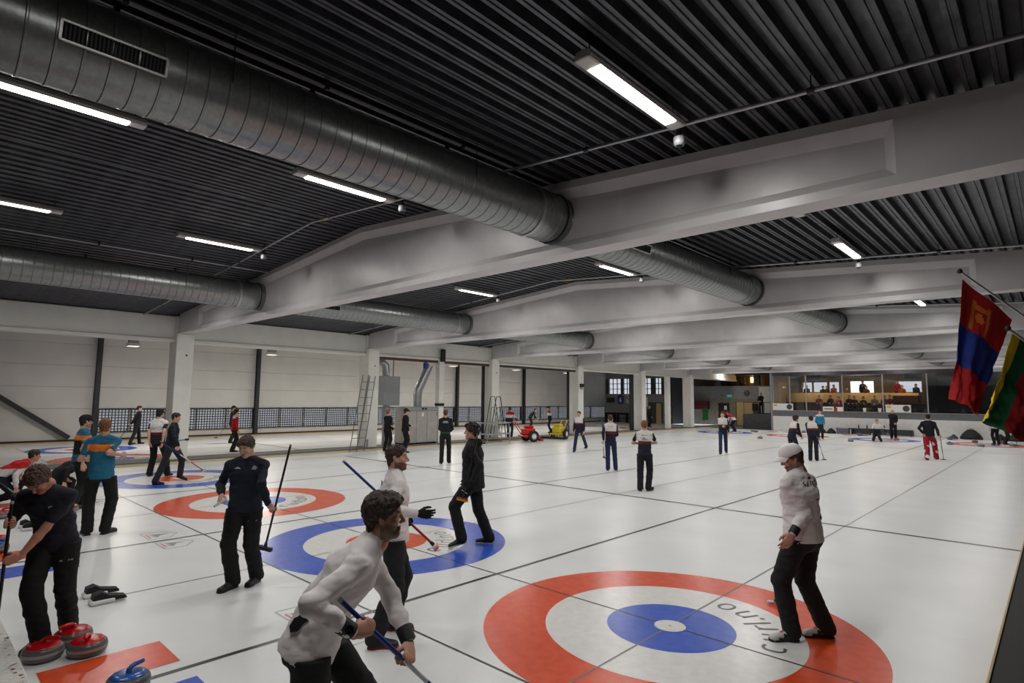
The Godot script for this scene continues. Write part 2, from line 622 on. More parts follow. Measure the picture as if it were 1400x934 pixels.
func logo_mark(h: Node, p: Vector3) -> void:
	var lg := Node3D.new()
	lg.name = "painted_logo"
	h.add_child(lg, true)
	lg.position = p
	lg.set_meta("label", "small faint outlined logo painted in the ice")
	var mb := MB.new()
	var o := [Vector2(-0.26, 0.16), Vector2(-0.26, -0.12), Vector2(0.0, -0.30), Vector2(0.26, -0.12), Vector2(0.26, 0.16)]
	for i in o.size():
		var a: Vector2 = o[i]; var b: Vector2 = o[(i + 1) % o.size()]
		var nrm := (b - a).orthogonal().normalized() * 0.008
		var q := [a - nrm, b - nrm, b + nrm, a + nrm]
		mb.quad(Vector3(q[0].x, 0.0022, q[0].y), Vector3(q[3].x, 0.0022, q[3].y), Vector3(q[2].x, 0.0022, q[2].y), Vector3(q[1].x, 0.0022, q[1].y))
	put(mb, "outline", M.line_faint, lg)
	mb = MB.new()
	mb.tri(Vector3(-0.12, 0.0024, 0.08), Vector3(0.02, 0.0024, 0.02), Vector3(-0.03, 0.0024, -0.2))
	mb.tri(Vector3(0.02, 0.0024, 0.08), Vector3(0.14, 0.0024, 0.02), Vector3(0.02, 0.0024, -0.06))
	put(mb, "emblem", M.logo_pale, lg)
	mb = MB.new()
	mb.flat(-0.14, 0.1, 0.14, 0.125, 0.0024)
	put(mb, "red_stroke", M.logo_red, lg)


var _sans: SystemFont
func sans() -> SystemFont:
	if _sans == null:
		_sans = SystemFont.new()
		_sans.font_names = PackedStringArray(["Droid Sans"])
	return _sans


# ---------------------------------------------------------------- roof, beams, columns
func bays() -> Array:
	var out := []
	for k in range(-1, 6):
		out.append(BEAM_Z - BAY * k)
	return out


func build_roof() -> void:
	var f := struct_node("ceiling")
	var pitch := 0.21
	# profile of one rib, from below: wide lower flange with a small groove, sloping web, upper flange
	var prof := [[0.0, 0.0], [0.034, 0.0], [0.040, 0.012], [0.052, 0.012], [0.058, 0.0], [0.092, 0.0], [0.108, 0.1], [0.194, 0.1]]
	var edges := [8.4]
	for b in bays(): edges.append(b - 0.17)
	edges.append(-47.2)
	edges.sort()
	for bi in edges.size() - 1:
		var za: float = edges[bi]
		var zb: float = edges[bi + 1]
		if zb - za < 0.2: continue
		for side in 2:
			var mb := MB.new()
			var x := -18.8 if side == 0 else RIDGE
			var xe := RIDGE if side == 0 else 3.7
			while x < xe:
				for i in prof.size():
					var p: Array = prof[i]
					var q: Array = prof[i + 1] if i < prof.size() - 1 else [pitch, 0.0]
					var xa: float = minf(x + p[0], xe)
					var xb: float = minf(x + q[0], xe)
					if xb - xa < 0.0005: continue
					var ya: float = roof_y(xa) + p[1] + 0.002
					var yb: float = roof_y(xb) + q[1] + 0.002
					# seen from below
					mb.quad(Vector3(xa, ya, zb), Vector3(xa, ya, za), Vector3(xb, yb, za), Vector3(xb, yb, zb))
				x += pitch
			put(mb, "roof_sheet", M.deck, f)
	# the roof build-up above the metal deck
	var mb2 := MB.new()
	var poly := PackedVector2Array([Vector2(-19.4, roof_y(-19.4) + 0.13), Vector2(RIDGE, 5.84), Vector2(4.0, roof_y(4.0) + 0.13), Vector2(4.0, 6.2), Vector2(-19.4, 6.2)])
	mb2.prism(poly, -47.6, 8.8)
	put(mb2, "roof_slab", M.walk, f)
	var wr := struct_node("wall_right")
	mb2 = MB.new()
	mb2.box(3.6, -0.12, -47.4, 3.85, 6.0, 8.6)
	put(mb2, "wall_face", M.dark_wall, wr)
	var wb := struct_node("wall_back")
	mb2 = MB.new()
	mb2.box(-31.0, -0.12, 8.4, 3.85, 6.0, 8.65)
	put(mb2, "wall_face", M.dark_wall, wb)


func loft(mb: MB, xs: Array, fn: Callable) -> void:
	# fn(x) -> Array of Vector2(z, y), a closed loop running the same way at every x
	for i in xs.size() - 1:
		var a: Array = fn.call(xs[i])
		var b: Array = fn.call(xs[i + 1])
		for k in a.size():
			var k2 := (k + 1) % a.size()
			mb.quad(Vector3(xs[i], a[k].y, a[k].x), Vector3(xs[i], a[k2].y, a[k2].x), Vector3(xs[i + 1], b[k2].y, b[k2].x), Vector3(xs[i + 1], b[k].y, b[k].x))


const BX0 := -18.32
const BX1 := 3.58
const RX0 := -16.55
const RX1 := 1.92
const DUCT_R := 0.35
const DUCT_Y := 4.82
const DUCT_X := [-2.33, -12.33]

func build_beams_and_columns() -> void:
	var ords := ["nearest", "second", "third", "fourth", "fifth", "farthest"]
	var hw := 0.17
	var proto: Node3D
	for k in 6:
		var zc := BEAM_Z - BAY * k - hw
		var lab: String = "white painted concrete roof beam with recessed web, " + ords[k] + " from the camera"
		if k == 0:
			proto = thing("roof_beam", lab, "beam", Vector3(0, 0, zc), 0, "concrete roof beams")
			make_beam(proto, hw)
		else:
			duplicate_thing(proto, "roof_beam", lab, Vector3(0, 0, zc))
	# a beam behind the camera closes the first bay
	# columns
	var col: Node3D
	for k in 6:
		var zc := BEAM_Z - BAY * k - 0.2
		var lab2: String = "square white concrete column carrying the " + ords[k] + " roof beam"
		if k == 0:
			col = thing("concrete_column", lab2, "column", Vector3(-18.5, 0.115, zc), 0, "concrete columns beside the ice")
			var mb := MB.new()
			mb.box(-0.42, 0.0, -0.27, 0.28, 4.14, 0.27, 0.02)
			put(mb, "shaft", M.concrete_wall, col)
			mb = MB.new()
			mb.box(-0.42, 4.14, -0.27, 0.14, 4.72, 0.27, 0.01)
			put(mb, "head", M.concrete_wall, col)
			mb = MB.new()
			mb.lathe([Vector2(0.0, 0.0), Vector2(0.03, 0.0), Vector2(0.03, 0.012), Vector2(0.0, 0.012)], 12, Transform3D(Basis(Vector3(0, 0, 1), -PI / 2), Vector3(0.28, 3.42, -0.05)))
			put(mb, "bolt_plug", M.black, col)
		else:
			duplicate_thing(col, "concrete_column", lab2, Vector3(-18.5, 0.115, zc))
	# slender posts between columns
	var slim := [[-12.35, 0.1, "slim white post beside the steel ventilation cabinet"], [-34.4, 0.13, "slim white post between the two farthest columns"]]
	for s in slim:
		var t := thing("slim_post", s[2], "post", Vector3(-18.5, 0.115, s[0]))
		var mb := MB.new()
		mb.box(-0.15, 0.0, -s[1] * 1.5, 0.15, 3.85, s[1] * 1.5, 0.012)
		put(mb, "shaft", M.concrete_wall, t)
		if s[0] > -20.0:
			mb = MB.new()
			mb.lathe([Vector2(0.0, 1.72), Vector2(0.21, 1.72), Vector2(0.23, 1.76), Vector2(0.23, 1.84), Vector2(0.0, 1.84)], 16, Transform3D(Basis(), Vector3(0.02, 0, 0)))
			put(mb, "collar", M.black, t)
			mb = MB.new()
			mb.box(0.16, 3.80, -0.12, 0.26, 4.4, 0.12, 0.01)
			mb.box(0.1, 3.80, -0.1, 0.16, 3.84, 0.1, 0.004)
			put(mb, "bracket", M.black, t)
	# edge beams from column to column
	var wl := struct_node("wall_left")
	for k in range(-1, 6):
		var za := BEAM_Z - BAY * k - 0.2 - 0.27
		var zb := za - (BAY - 0.54)
		if k == -1: za = 8.4
		if k == 5: zb = -47.2
		var mb := MB.new()
		mb.box(-18.84, 4.08, zb, -18.48, 4.82, za, 0.01)
		mb.box(-18.84, 3.97, zb, -18.40, 4.08, za, 0.015)
		put(mb, "edge_beam", M.concrete_wall, wl)


func make_beam(o: Node3D, hw: float) -> void:
	var rd := 0.095   # depth of the recess
	var yb := 4.255
	var mb := MB.new()
	# flanges and web between the end blocks, as one I-section
	var sec := func(x: float) -> Array:
		var yt := roof_y(x)
		var w := hw - rd
		return [Vector2(hw, yb), Vector2(hw, yb + 0.1), Vector2(w, yb + 0.21), Vector2(w, yt - 0.24), Vector2(hw, yt - 0.11), Vector2(hw, yt),
			Vector2(-hw, yt), Vector2(-hw, yt - 0.11), Vector2(-w, yt - 0.24), Vector2(-w, yb + 0.21), Vector2(-hw, yb + 0.1), Vector2(-hw, yb)]
	# stations leave the duct openings out of the web
	var xs := [RX0 + 0.1, RIDGE, RX1 - 0.1]
	for dx in DUCT_X:
		for i in range(0, 13):
			xs.append(dx - cos(PI * i / 12.0) * (DUCT_R + 0.02))
	xs.sort()
	for i in xs.size() - 1:
		var x0: float = xs[i]
		var x1: float = xs[i + 1]
		var a: Array = sec.call(x0)
		var b: Array = sec.call(x1)
		for k in a.size():
			var k2 := (k + 1) % a.size()
			if k == 2 or k == 8:
				var inside := -1.0
				for dx in DUCT_X:
					if (x0 + x1) * 0.5 > dx - DUCT_R - 0.02 and (x0 + x1) * 0.5 < dx + DUCT_R + 0.02: inside = dx
				if inside != -1.0:
					var h0 := sqrt(maxf(0.0, pow(DUCT_R + 0.02, 2) - pow(x0 - inside, 2)))
					var h1 := sqrt(maxf(0.0, pow(DUCT_R + 0.02, 2) - pow(x1 - inside, 2)))
					for up in [-1.0, 1.0]:
						var ya: float = a[k].y if (up < 0) == (k == 2) else a[k2].y
						var yb2: float = b[k].y if (up < 0) == (k == 2) else b[k2].y
						var ca: float = DUCT_Y + up * h0
						var cb: float = DUCT_Y + up * h1
						if up < 0: ca = maxf(ca, ya); cb = maxf(cb, yb2)
						else: ca = minf(ca, ya); cb = minf(cb, yb2)
						mb.quad_out(Vector3(x0, ya, a[k].x), Vector3(x1, yb2, b[k].x), Vector3(x1, cb, b[k].x), Vector3(x0, ca, a[k].x), Vector3(0, 0, a[k].x))
						if k == 2:   # the thickness of the opening
							mb.quad_out(Vector3(x0, ca, a[2].x), Vector3(x1, cb, a[2].x), Vector3(x1, cb, a[8].x), Vector3(x0, ca, a[8].x), Vector3(0, -up, 0))
					continue
			mb.quad_out(Vector3(x0, a[k].y, a[k].x), Vector3(x0, a[k2].y, a[k2].x), Vector3(x1, b[k2].y, b[k2].x), Vector3(x1, b[k].y, b[k].x), sec_out(k))
	# end blocks, with slanted cheeks where the recess ends
	for e in 2:
		var xa := BX0 if e == 0 else RX1
		var xb := RX0 if e == 0 else BX1
		var poly := PackedVector2Array([Vector2(xa, yb), Vector2(xb, yb), Vector2(xb, roof_y(xb)), Vector2(xa, roof_y(xa))])
		mb.prism(poly, -hw, hw)
		var xo := RX0 if e == 0 else RX1
		var xi := RX0 + 0.1 if e == 0 else RX1 - 0.1
		for sg in [-1.0, 1.0]:
			var a2: Array = sec.call(xo)
			var yt: float = a2[5].y
			mb.quad_out(Vector3(xo, yb + 0.1, hw * sg), Vector3(xi, yb + 0.21, (hw - rd) * sg), Vector3(xi, yt - 0.24, (hw - rd) * sg), Vector3(xo, yt - 0.11, hw * sg), Vector3(xi - xo, 0, sg))
			# flange strips over the slant
			mb.quad_out(Vector3(xo, yb, hw * sg), Vector3(xi, yb, hw * sg), Vector3(xi, yb + 0.1, hw * sg), Vector3(xo, yb + 0.1, hw * sg), Vector3(0, 0, sg))
			mb.quad_out(Vector3(xo, yt - 0.11, hw * sg), Vector3(xi, yt - 0.11, hw * sg), Vector3(xi, roof_y(xi), hw * sg), Vector3(xo, yt, hw * sg), Vector3(0, 0, sg))
			mb.tri(Vector3(xo, yb + 0.1, hw * sg), Vector3(xi, yb + 0.1, hw * sg), Vector3(xi, yb + 0.21, (hw - rd) * sg))
			mb.tri(Vector3(xo, yt - 0.11, hw * sg), Vector3(xi, yt - 0.11, hw * sg), Vector3(xi, yt - 0.24, (hw - rd) * sg))
		mb.quad_out(Vector3(xo, yb, -hw), Vector3(xi, yb, -hw), Vector3(xi, yb, hw), Vector3(xo, yb, hw), Vector3.DOWN)
	put(mb, "beam_body", M.concrete, o)


func sec_out(k: int) -> Vector3:
	var t := [Vector3(0, 0, 1), Vector3(0, 1, 0.5), Vector3(0, 0, 1), Vector3(0, -1, 0.5), Vector3(0, 0, 1), Vector3.UP, Vector3(0, 0, -1), Vector3(0, -1, -0.5), Vector3(0, 0, -1), Vector3(0, 1, -0.5), Vector3(0, 0, -1), Vector3.DOWN]
	return t[k]


# ---------------------------------------------------------------- ducts
func build_ducts() -> void:
	var labs := ["long round galvanised duct nearer the flags, with air grilles", "long round galvanised duct nearer the column row"]
	for d in 2:
		var t := thing("ventilation_duct", labs[d], "duct", Vector3(DUCT_X[d], DUCT_Y, 0))
		# one length of spiral tube per bay
		for k in range(-1, 6):
			var z0 := BEAM_Z - BAY * k
			var z1 := z0 - BAY
			if k == -1: z0 = 8.3
			if k == 5: z1 = -40.3
			var pr := []
			var sp := 0.165 if k < 1 else 0.33
			var zz := z1
			while zz < z0 - 0.02:
				var e := minf(zz + sp, z0)
				pr.append(Vector2(DUCT_R, zz))
				if e < z0:
					pr.append(Vector2(DUCT_R, e - 0.022))
					pr.append(Vector2(DUCT_R + 0.007, e - 0.016))
					pr.append(Vector2(DUCT_R + 0.007, e - 0.006))
				zz += sp
			pr.append(Vector2(DUCT_R, z0))
			var mb := MB.new()
			mb.lathe(pr, 40 if k < 1 else 28, Transform3D(Basis(Vector3.RIGHT, PI / 2), Vector3.ZERO))
			put(mb, "spiral_tube", M.duct, t)
			# clamp collar shortly before the beam
			mb = MB.new()
			var zc := z1 + 0.52
			mb.lathe([Vector2(DUCT_R, zc - 0.03), Vector2(DUCT_R + 0.016, zc - 0.026), Vector2(DUCT_R + 0.016, zc + 0.026), Vector2(DUCT_R, zc + 0.03)], 40, Transform3D(Basis(Vector3.RIGHT, PI / 2), Vector3.ZERO))
			put(mb, "collar", M.duct_band, t)
			# sealing sleeve at the beam
			mb = MB.new()
			mb.lathe([Vector2(DUCT_R + 0.001, z1 + 0.001), Vector2(DUCT_R + 0.012, z1 + 0.001), Vector2(DUCT_R + 0.012, z1 + 0.02), Vector2(DUCT_R + 0.001, z1 + 0.02)], 40, Transform3D(Basis(Vector3.RIGHT, PI / 2), Vector3.ZERO))
			put(mb, "sleeve", M.rubber, t)
			# air grille on the flank, about the middle of the bay
			if d == 0 or k >= 0:
				make_grille(t, z1 + 5.42, deg_to_rad(-14.0), 0.68)
			# strap hangers
			for hz in [z1 + 1.8, z1 + 4.6]:
				if hz > z0: continue
				for sx in [-1.0, 1.0]:
					mb = MB.new()
					mb.tube([Vector3(sx * (DUCT_R + 0.005), 0, hz), Vector3(sx * (DUCT_R + 0.005), roof_y(DUCT_X[d]) - DUCT_Y, hz)], [0.006], 6)
					put(mb, "hanger", M.steel_dark, t)


func make_grille(t: Node3D, zc: float, ang: float, ln: float) -> void:
	var g := Node3D.new()
	g.name = "air_grille"
	t.add_child(g, true)
	# local x outwards, y up the flank, z along the duct
	g.position = Vector3(cos(ang), sin(ang), 0) * (DUCT_R - 0.004) + Vector3(0, 0, zc)
	g.rotation.z = ang
	g.set_meta("label", "dark louvred air grille in a steel frame")
	var mb := MB.new()
	var hh := 0.075
	mb.box(-0.02, hh - 0.018, -ln / 2, 0.026, hh, ln / 2, 0.003)
	mb.box(-0.02, -hh, -ln / 2, 0.026, -hh + 0.018, ln / 2, 0.003)
	mb.box(-0.02, -hh, -ln / 2, 0.026, hh, -ln / 2 + 0.022, 0.003)
	mb.box(-0.02, -hh, ln / 2 - 0.022, 0.026, hh, ln / 2, 0.003)
	put(mb, "frame", M.duct_band, g)
	mb = MB.new()
	mb.box(0.002, -hh + 0.01, -ln / 2 + 0.01, 0.006, hh - 0.01, ln / 2 - 0.01)
	put(mb, "opening", M.black, g)
	var sl := MB.new()
	sl.boxt(Transform3D(Basis(Vector3.UP, 0.5), Vector3.ZERO), Vector3(0.018, 0.114, 0.004))
	var slm := sl.mesh()
	var cnt := 26
	for i in cnt:
		var s := put(slm, "slat", M.steel_dark, g)
		s.position = Vector3(0.014, 0, -ln / 2 + 0.03 + (ln - 0.06) * i / (cnt - 1))


# ---------------------------------------------------------------- lamps
func build_lamps() -> void:
	var rows := [0.27, -4.68, -9.62, -14.55]
	var row_name := ["flag-side row", "row right of ridge", "row left of ridge", "row by columns"]
	var src: Node3D
	for r in 4:
		var n := 0
		for k in range(-1, 6):
			var zb := BEAM_Z - BAY * k if k >= 0 else BEAM_Z
			var z_end := BEAM_Z - BAY * (k + 1)
			var list := [z_end + 1.97, z_end + 5.45]
			list.reverse()
			if k == -1: list = [4.44, 0.98]
			for zc in list:
				if zc > 7.5 or zc < -40.0: continue
				n += 1
				var lab := "white linear ceiling lamp, number %s from camera, %s" % [word(n), row_name[r]]
				var at := Vector3(rows[r], roof_y(rows[r]) - 0.16, zc)
				if src == null:
					src = thing("ceiling_lamp", lab, "lamp", at, 0, "linear ceiling lamps")
					make_lamp(src)
				else:
					duplicate_thing(src, "ceiling_lamp", lab, at)


func word(n: int) -> String:
	return ["nought", "one", "two", "three", "four", "five", "six", "seven", "eight", "nine", "ten", "eleven", "twelve", "thirteen", "fourteen", "fifteen"][n]


func make_lamp(t: Node3D) -> void:
	var L := 1.62
	var mb := MB.new()
	var poly := PackedVector2Array([Vector2(-0.075, -0.03), Vector2(-0.085, 0.0), Vector2(-0.06, 0.05), Vector2(0.06, 0.05), Vector2(0.085, 0.0), Vector2(0.075, -0.03), Vector2(0.068, -0.03), Vector2(0.06, 0.0), Vector2(-0.06, 0.0), Vector2(-0.068, -0.03)])
	mb.prism(poly, -L / 2, L / 2)
	put(mb, "housing", M.lamp_body, t)
	for s in [-1.0, 1.0]:
		mb = MB.new()
		mb.box(-0.07, -0.034, -0.085, 0.07, 0.04, 0.085, 0.008)
		var e := put(mb, "end_cap", M.lamp_body, t)
		e.position.z = s * (L / 2 - 0.075)
		mb = MB.new()
		mb.tube([Vector3(0, 0.04, s * (L / 2 - 0.1)), Vector3(0, 0.158, s * (L / 2 - 0.1))], [0.006], 6)
		put(mb, "suspension", M.steel_dark, t)
	mb = MB.new()
	mb.box(-0.058, -0.046, -L / 2 + 0.16, 0.058, 0.0, L / 2 - 0.16, 0.010)
	put(mb, "diffuser", M.lamp_glow, t)
	var al := AreaLight3D.new()
	al.name = "lamp_light"
	al.area_size = Vector2(0.11, 1.3)
	al.light_energy = LAMP_ENERGY
	al.light_color = Color(1.0, 0.99, 0.98)
	al.area_range = 60.0
	al.area_attenuation = 2.0
	al.shadow_enabled = true
	al.rotation.x = -PI / 2
	al.position.y = -0.056
	t.add_child(al)


# ---------------------------------------------------------------- pipes and sensors
func build_pipes() -> void:
	var ords := ["nearest", "second", "third", "fourth", "fifth", "farthest"]
	for k in 6:
		var z := 0.12 - BAY * k
		var t := thing("cross_pipe", "thin galvanised pipe crossing below the roof before the " + ords[k] + " beam", "pipe", Vector3(0, 0, z), 0, "pipes crossing below the roof")
		var mb := MB.new()
		mb.tube([Vector3(-18.2, roof_y(-18.2) - 0.14, 0), Vector3(RIDGE, 5.56, 0), Vector3(3.5, roof_y(3.5) - 0.14, 0)], [0.022], 8)
		put(mb, "tube", M.galv, t)
		for x in [-16.4, -13.6, -10.8, -6.9, -3.6, -0.9, 1.5]:
			mb = MB.new()
			mb.lathe([Vector2(0.023, -0.03), Vector2(0.032, -0.03), Vector2(0.032, 0.03), Vector2(0.023, 0.03)], 10, Transform3D(Basis(Vector3(0, 0, 1), PI / 2), Vector3(x, roof_y(x) - 0.14, 0)))
			mb.tube([Vector3(x, roof_y(x) - 0.12, 0), Vector3(x, roof_y(x), 0)], [0.006], 6)
			put(mb, "clamp", M.steel_dark, t)
		mb = MB.new()
		mb.tube([Vector3(-6.95, 5.527, 0), Vector3(-6.75, 5.513, 0)], [0.034], 10)
		put(mb, "brass_joint", M.wood, t)
	var sp := [[0.22, "nearest lamp of the flag-side row"], [-4.57, "lamp under the near duct"], [-9.66, "lamp left of the roof ridge"]]
	for k in 2:
		for s in sp:
			var p := Vector3(s[0], roof_y(s[0]) - 0.2, 0.05 - BAY * k)
			var t := thing("round_camera", "small white round camera hanging by the " + ("" if k == 0 else "second bay ") + s[1], "camera", p, 0, "small ceiling cameras")
			var mb := MB.new()
			mb.lathe([Vector2(0.0, -0.095), Vector2(0.042, -0.095), Vector2(0.058, -0.075), Vector2(0.058, -0.005), Vector2(0.05, 0.0), Vector2(0.0, 0.0)], 20, Transform3D(Basis(), Vector3(0, -0.03, 0)))
			put(mb, "housing", M.grey_plastic, t)
			mb = MB.new()
			mb.lathe([Vector2(0.0, -0.112), Vector2(0.022, -0.108), Vector2(0.034, -0.095), Vector2(0.0, -0.094)], 16, Transform3D(Basis(), Vector3(0, -0.03, 0)))
			put(mb, "lens", M.black, t)
			mb = MB.new()
			mb.box(-0.02, -0.032, -0.02, 0.02, 0.19, 0.02, 0.003)
			put(mb, "bracket", M.steel_dark, t)
	# conduits running with the ducts
	var ci := 0
	for x in [-2.47, -2.18, -12.70, -11.53]:
		ci += 1
		var t := thing("conduit", ["grey conduit under the deck, the one closest to the near duct", "second grey conduit beside the near duct", "grey conduit under the deck closest to the far duct", "second grey conduit beside the far duct"][ci - 1], "conduit", Vector3(x, roof_y(x) - 0.06, 0), 0, "conduits along the ducts")
		var mb := MB.new()
		mb.tube([Vector3(0, 0, 8.3), Vector3(0, 0, BEAM_Z + 0.01)], [0.018], 8)
		put(mb, "tube", M.galv, t)
		for z in [0.9, 2.7, 4.4, 6.0]:
			mb = MB.new()
			mb.box(-0.03, -0.03, z - 0.02, 0.03, 0.06, z + 0.02, 0.003)
			put(mb, "clip", M.steel_dark, t)


# ---------------------------------------------------------------- the annex beyond the columns
func build_annex() -> void:
	var w := struct_node("wall_annex")
	var posts := []
	for k in range(-1, 6): posts.append(-1.2 - 7.55 * k)
	# sandwich panels, one above another, between the steel posts
	var rows := [1.55, 2.55, 3.55, 4.55, 5.5]
	for k in range(0, 7):
		var za: float = posts[k - 1] if k > 0 else 8.4
		var zb: float = posts[k] if k < 7 else -44.0
		if k == 6: zb = -44.0
		var has_net := za < -1.0
		var y0 := 1.55 if has_net else 0.12
		var ys := [y0]
		for r in rows:
			if r > y0 + 0.1: ys.append(r)
		for i in ys.size() - 1:
			var mb := MB.new()
			mb.box(-30.75, ys[i] + 0.004, zb + 0.01, -30.5, ys[i + 1] - 0.004, za - 0.01, 0.006)
			put(mb, "wall_panel", M.wall_panel, w)
		if has_net:
			var mb := MB.new()
			mb.box(-30.75, 0.12, zb, -30.5, 0.40, za, 0.006)
			put(mb, "sill_panel", M.wall_panel, w)
			# strip window with thick muntins
			mb = MB.new()
			var n := 5
			for i in n + 1:
				var z := lerpf(zb, za, float(i) / n)
				mb.box(-30.72, 0.40, z - 0.05, -30.56, 1.55, z + 0.05)
			mb.box(-30.72, 0.40, zb, -30.56, 0.46, za)
			mb.box(-30.72, 1.47, zb, -30.56, 1.55, za)
			var fr := put(mb, "window_frame", M.white_plastic, w)
			for i in n:
				mb = MB.new()
				mb.box(-30.66, 0.46, lerpf(zb, za, float(i) / n) + 0.05, -30.64, 1.47, lerpf(zb, za, float(i + 1) / n) - 0.05)
				put(mb, "pane", M.frosted, fr)
	var bk := MB.new()
	bk.box(-30.9, 1.55, -44.0, -30.76, 5.5, 8.4)
	put(bk, "backing", M.wall_panel, w)
	bk = MB.new()
	bk.box(-30.9, -0.1, -1.2, -30.76, 1.55, 8.4)
	put(bk, "backing", M.wall_panel, w)
	var base := MB.new()
	base.box(-30.75, -0.12, -44.0, -30.4, 0.12, 8.4, 0.01)
	put(base, "base_strip", M.steel_dark, w)
	base = MB.new()
	base.box(-30.4, -0.02, -44.0, -30.2, 0.05, 8.4, 0.01)
	put(base, "edging", M.wood, w)
	# black net stretched before the strip window
	for k in range(1, 7):
		var za: float = posts[k - 1] if k > 0 else 8.4
		if za > -1.0: continue
		var zb: float = posts[k] if k < 6 else -43.9
		var t := thing("ball_net", "black square-mesh net before the strip window, " + ["", "", "span nearest the dark brace", "span with the ladder before it", "span behind the ventilation cabinet", "span behind the red machine", "span behind the yellow machine", "span by the end windows"][k], "net", Vector3(-30.42, 0.42, (za + zb) * 0.5), 0, "nets before the strip window")
		var half := (za - zb) * 0.5 - 0.1
		var mb := MB.new()
		var z := -half
		while z < half:
			mb.boxt(Transform3D(Basis(), Vector3(0, 0.535, z)), Vector3(0.012, 1.07, 0.04))
			z += 0.135
		for i in 9:
			mb.boxt(Transform3D(Basis(), Vector3(0.004, 1.07 * i / 8.0, 0)), Vector3(0.012, 0.04, half * 2))
		var nt := put(mb, "mesh", M.black, t)
		nt.set_meta("kind", "stuff")
		mb = MB.new()
		mb.tube([Vector3(0, 1.09, -half), Vector3(0, 1.09, half)], [0.02], 6)
		put(mb, "top_rope", M.black, t)
	# steel posts of the wall
	var pi_ := 0
	for k in range(1, 7):
		pi_ += 1
		if k == 0: continue
		var t := thing("steel_post", "dark steel post on the white annex wall, " + ["", "first", "second", "third", "fourth", "fifth", "last"][pi_] + " from the dark brace", "post", Vector3(-30.28, 0.06, posts[k] + 7.55), 0, "steel posts of the annex wall")
		var mb := MB.new()
		mb.box(-0.1, 0, -0.1, -0.08, 5.0, 0.1)
		mb.box(0.08, 0, -0.1, 0.1, 5.0, 0.1)
		mb.box(-0.08, 0, -0.012, 0.08, 5.0, 0.012)
		put(mb, "section", M.steel_dark, t)
	var br := thing("diagonal_brace", "dark steel brace sloping down the white annex wall", "brace", Vector3(-30.3, 0.2, -0.35))
	var bm := MB.new()
	bm.boxt(Transform3D(Basis(Vector3.RIGHT, -0.63), Vector3(0, 2.25, 3.15)), Vector3(0.12, 0.2, 7.6), 0.01)
	put(bm, "bar", M.steel_dark, br)
	# annex ceiling and end wall with upper windows
	var c := struct_node("ceiling_annex")
	var mb2 := MB.new()
	mb2.box(-31.0, 5.1, -47.6, -18.84, 5.3, 8.6)
	put(mb2, "soffit", M.wall_panel, c)
	for k in 6:
		var t := thing("pendant_lamp", "box lamp hanging in the annex, " + ["first", "second", "third", "fourth", "fifth", "sixth"][k] + " from the dark brace", "lamp", Vector3(-25.0, 4.24, -1.27 - 5.85 * k), 0, "pendant lamps of the annex")
		var mb := MB.new()
		mb.box(-0.18, 0.1, -0.16, 0.18, 0.32, 0.16, 0.01)
		put(mb, "body", M.grey_plastic, t)
		mb = MB.new()
		mb.prism(PackedVector2Array([Vector2(-0.24, -0.02), Vector2(0.24, -0.02), Vector2(0.18, 0.1), Vector2(-0.18, 0.1)]), -0.22, 0.22)
		put(mb, "reflector", M.lamp_body, t)
		mb = MB.new()
		mb.box(-0.2, -0.03, -0.18, 0.2, -0.02, 0.18)
		put(mb, "glass", M.lamp_glow_soft, t)
		mb = MB.new()
		mb.tube([Vector3(0, 0.32, 0), Vector3(0, 0.86, 0)], [0.012], 6)
		put(mb, "stem", M.steel_dark, t)
		var al := AreaLight3D.new()
		al.name = "lamp_light"
		al.area_size = Vector2(0.4, 0.36)
		al.light_energy = ANNEX_ENERGY
		al.light_color = Color(1.0, 0.97, 0.93)
		al.area_range = 60.0
		al.area_attenuation = 2.0
		al.shadow_enabled = true
		al.rotation.x = -PI / 2
		al.position.y = -0.05
		t.add_child(al)
	var ew := struct_node("wall_annex_end")
	# solid parts around the window openings: x from -30.5 to -23.4
	var wins := [[-30.2, -28.75], [-28.5, -27.2], [-26.3, -25.4], [-25.0, -24.3]]
	mb2 = MB.new()
	mb2.box(-30.75, 0.0, -44.3, -23.4, 2.75, -44.0)
	put(mb2, "lower_wall", M.grey_wall, ew)
	mb2 = MB.new()
	mb2.box(-30.75, 4.3, -44.3, -23.4, 5.2, -44.0)
	put(mb2, "upper_wall", M.grey_wall, ew)
	var xp := -30.75
	for wn in wins + [[-23.4, -23.4]]:
		mb2 = MB.new()
		mb2.box(xp, 2.75, -44.3, wn[0], 4.3, -44.0)
		if wn[0] - xp > 0.02: put(mb2, "pier", M.dark_wall, ew)
		xp = wn[1]
		if wn[1] - wn[0] < 0.1: continue
		var fr := MB.new()
		var nx := 3 if wn[1] - wn[0] > 1.2 else 2
		for i in nx + 1:
			var x := lerpf(wn[0], wn[1], float(i) / nx)
			fr.box(x - 0.03, 2.75, -44.2, x + 0.03, 4.3, -44.1)
		for i in 4:
			var y := lerpf(2.75, 4.3, i / 3.0)
			fr.box(wn[0], y - 0.03, -44.2, wn[1], y + 0.03, -44.1)
		var fn := put(fr, "window_frame", M.grey_plastic, ew)
		for i in nx:
			var pn := MB.new()
			pn.box(lerpf(wn[0], wn[1], float(i) / nx) + 0.03, 2.78, -44.16, lerpf(wn[0], wn[1], float(i + 1) / nx) - 0.03, 4.27, -44.14)
			put(pn, "pane", M.glass, fn)
	# things on and before the end wall
	var sc := thing("wall_screen", "dark flat screen on the grey annex end wall", "screen", Vector3(-29.9, 1.9, -43.99))
	mb2 = MB.new(); mb2.box(-0.45, 0, 0, 0.45, 0.5, 0.06, 0.01); put(mb2, "casing", M.black, sc)
	mb2 = MB.new(); mb2.box(-0.42, 0.03, 0.06, 0.42, 0.47, 0.064); put(mb2, "panel", M.steel_dark, sc)
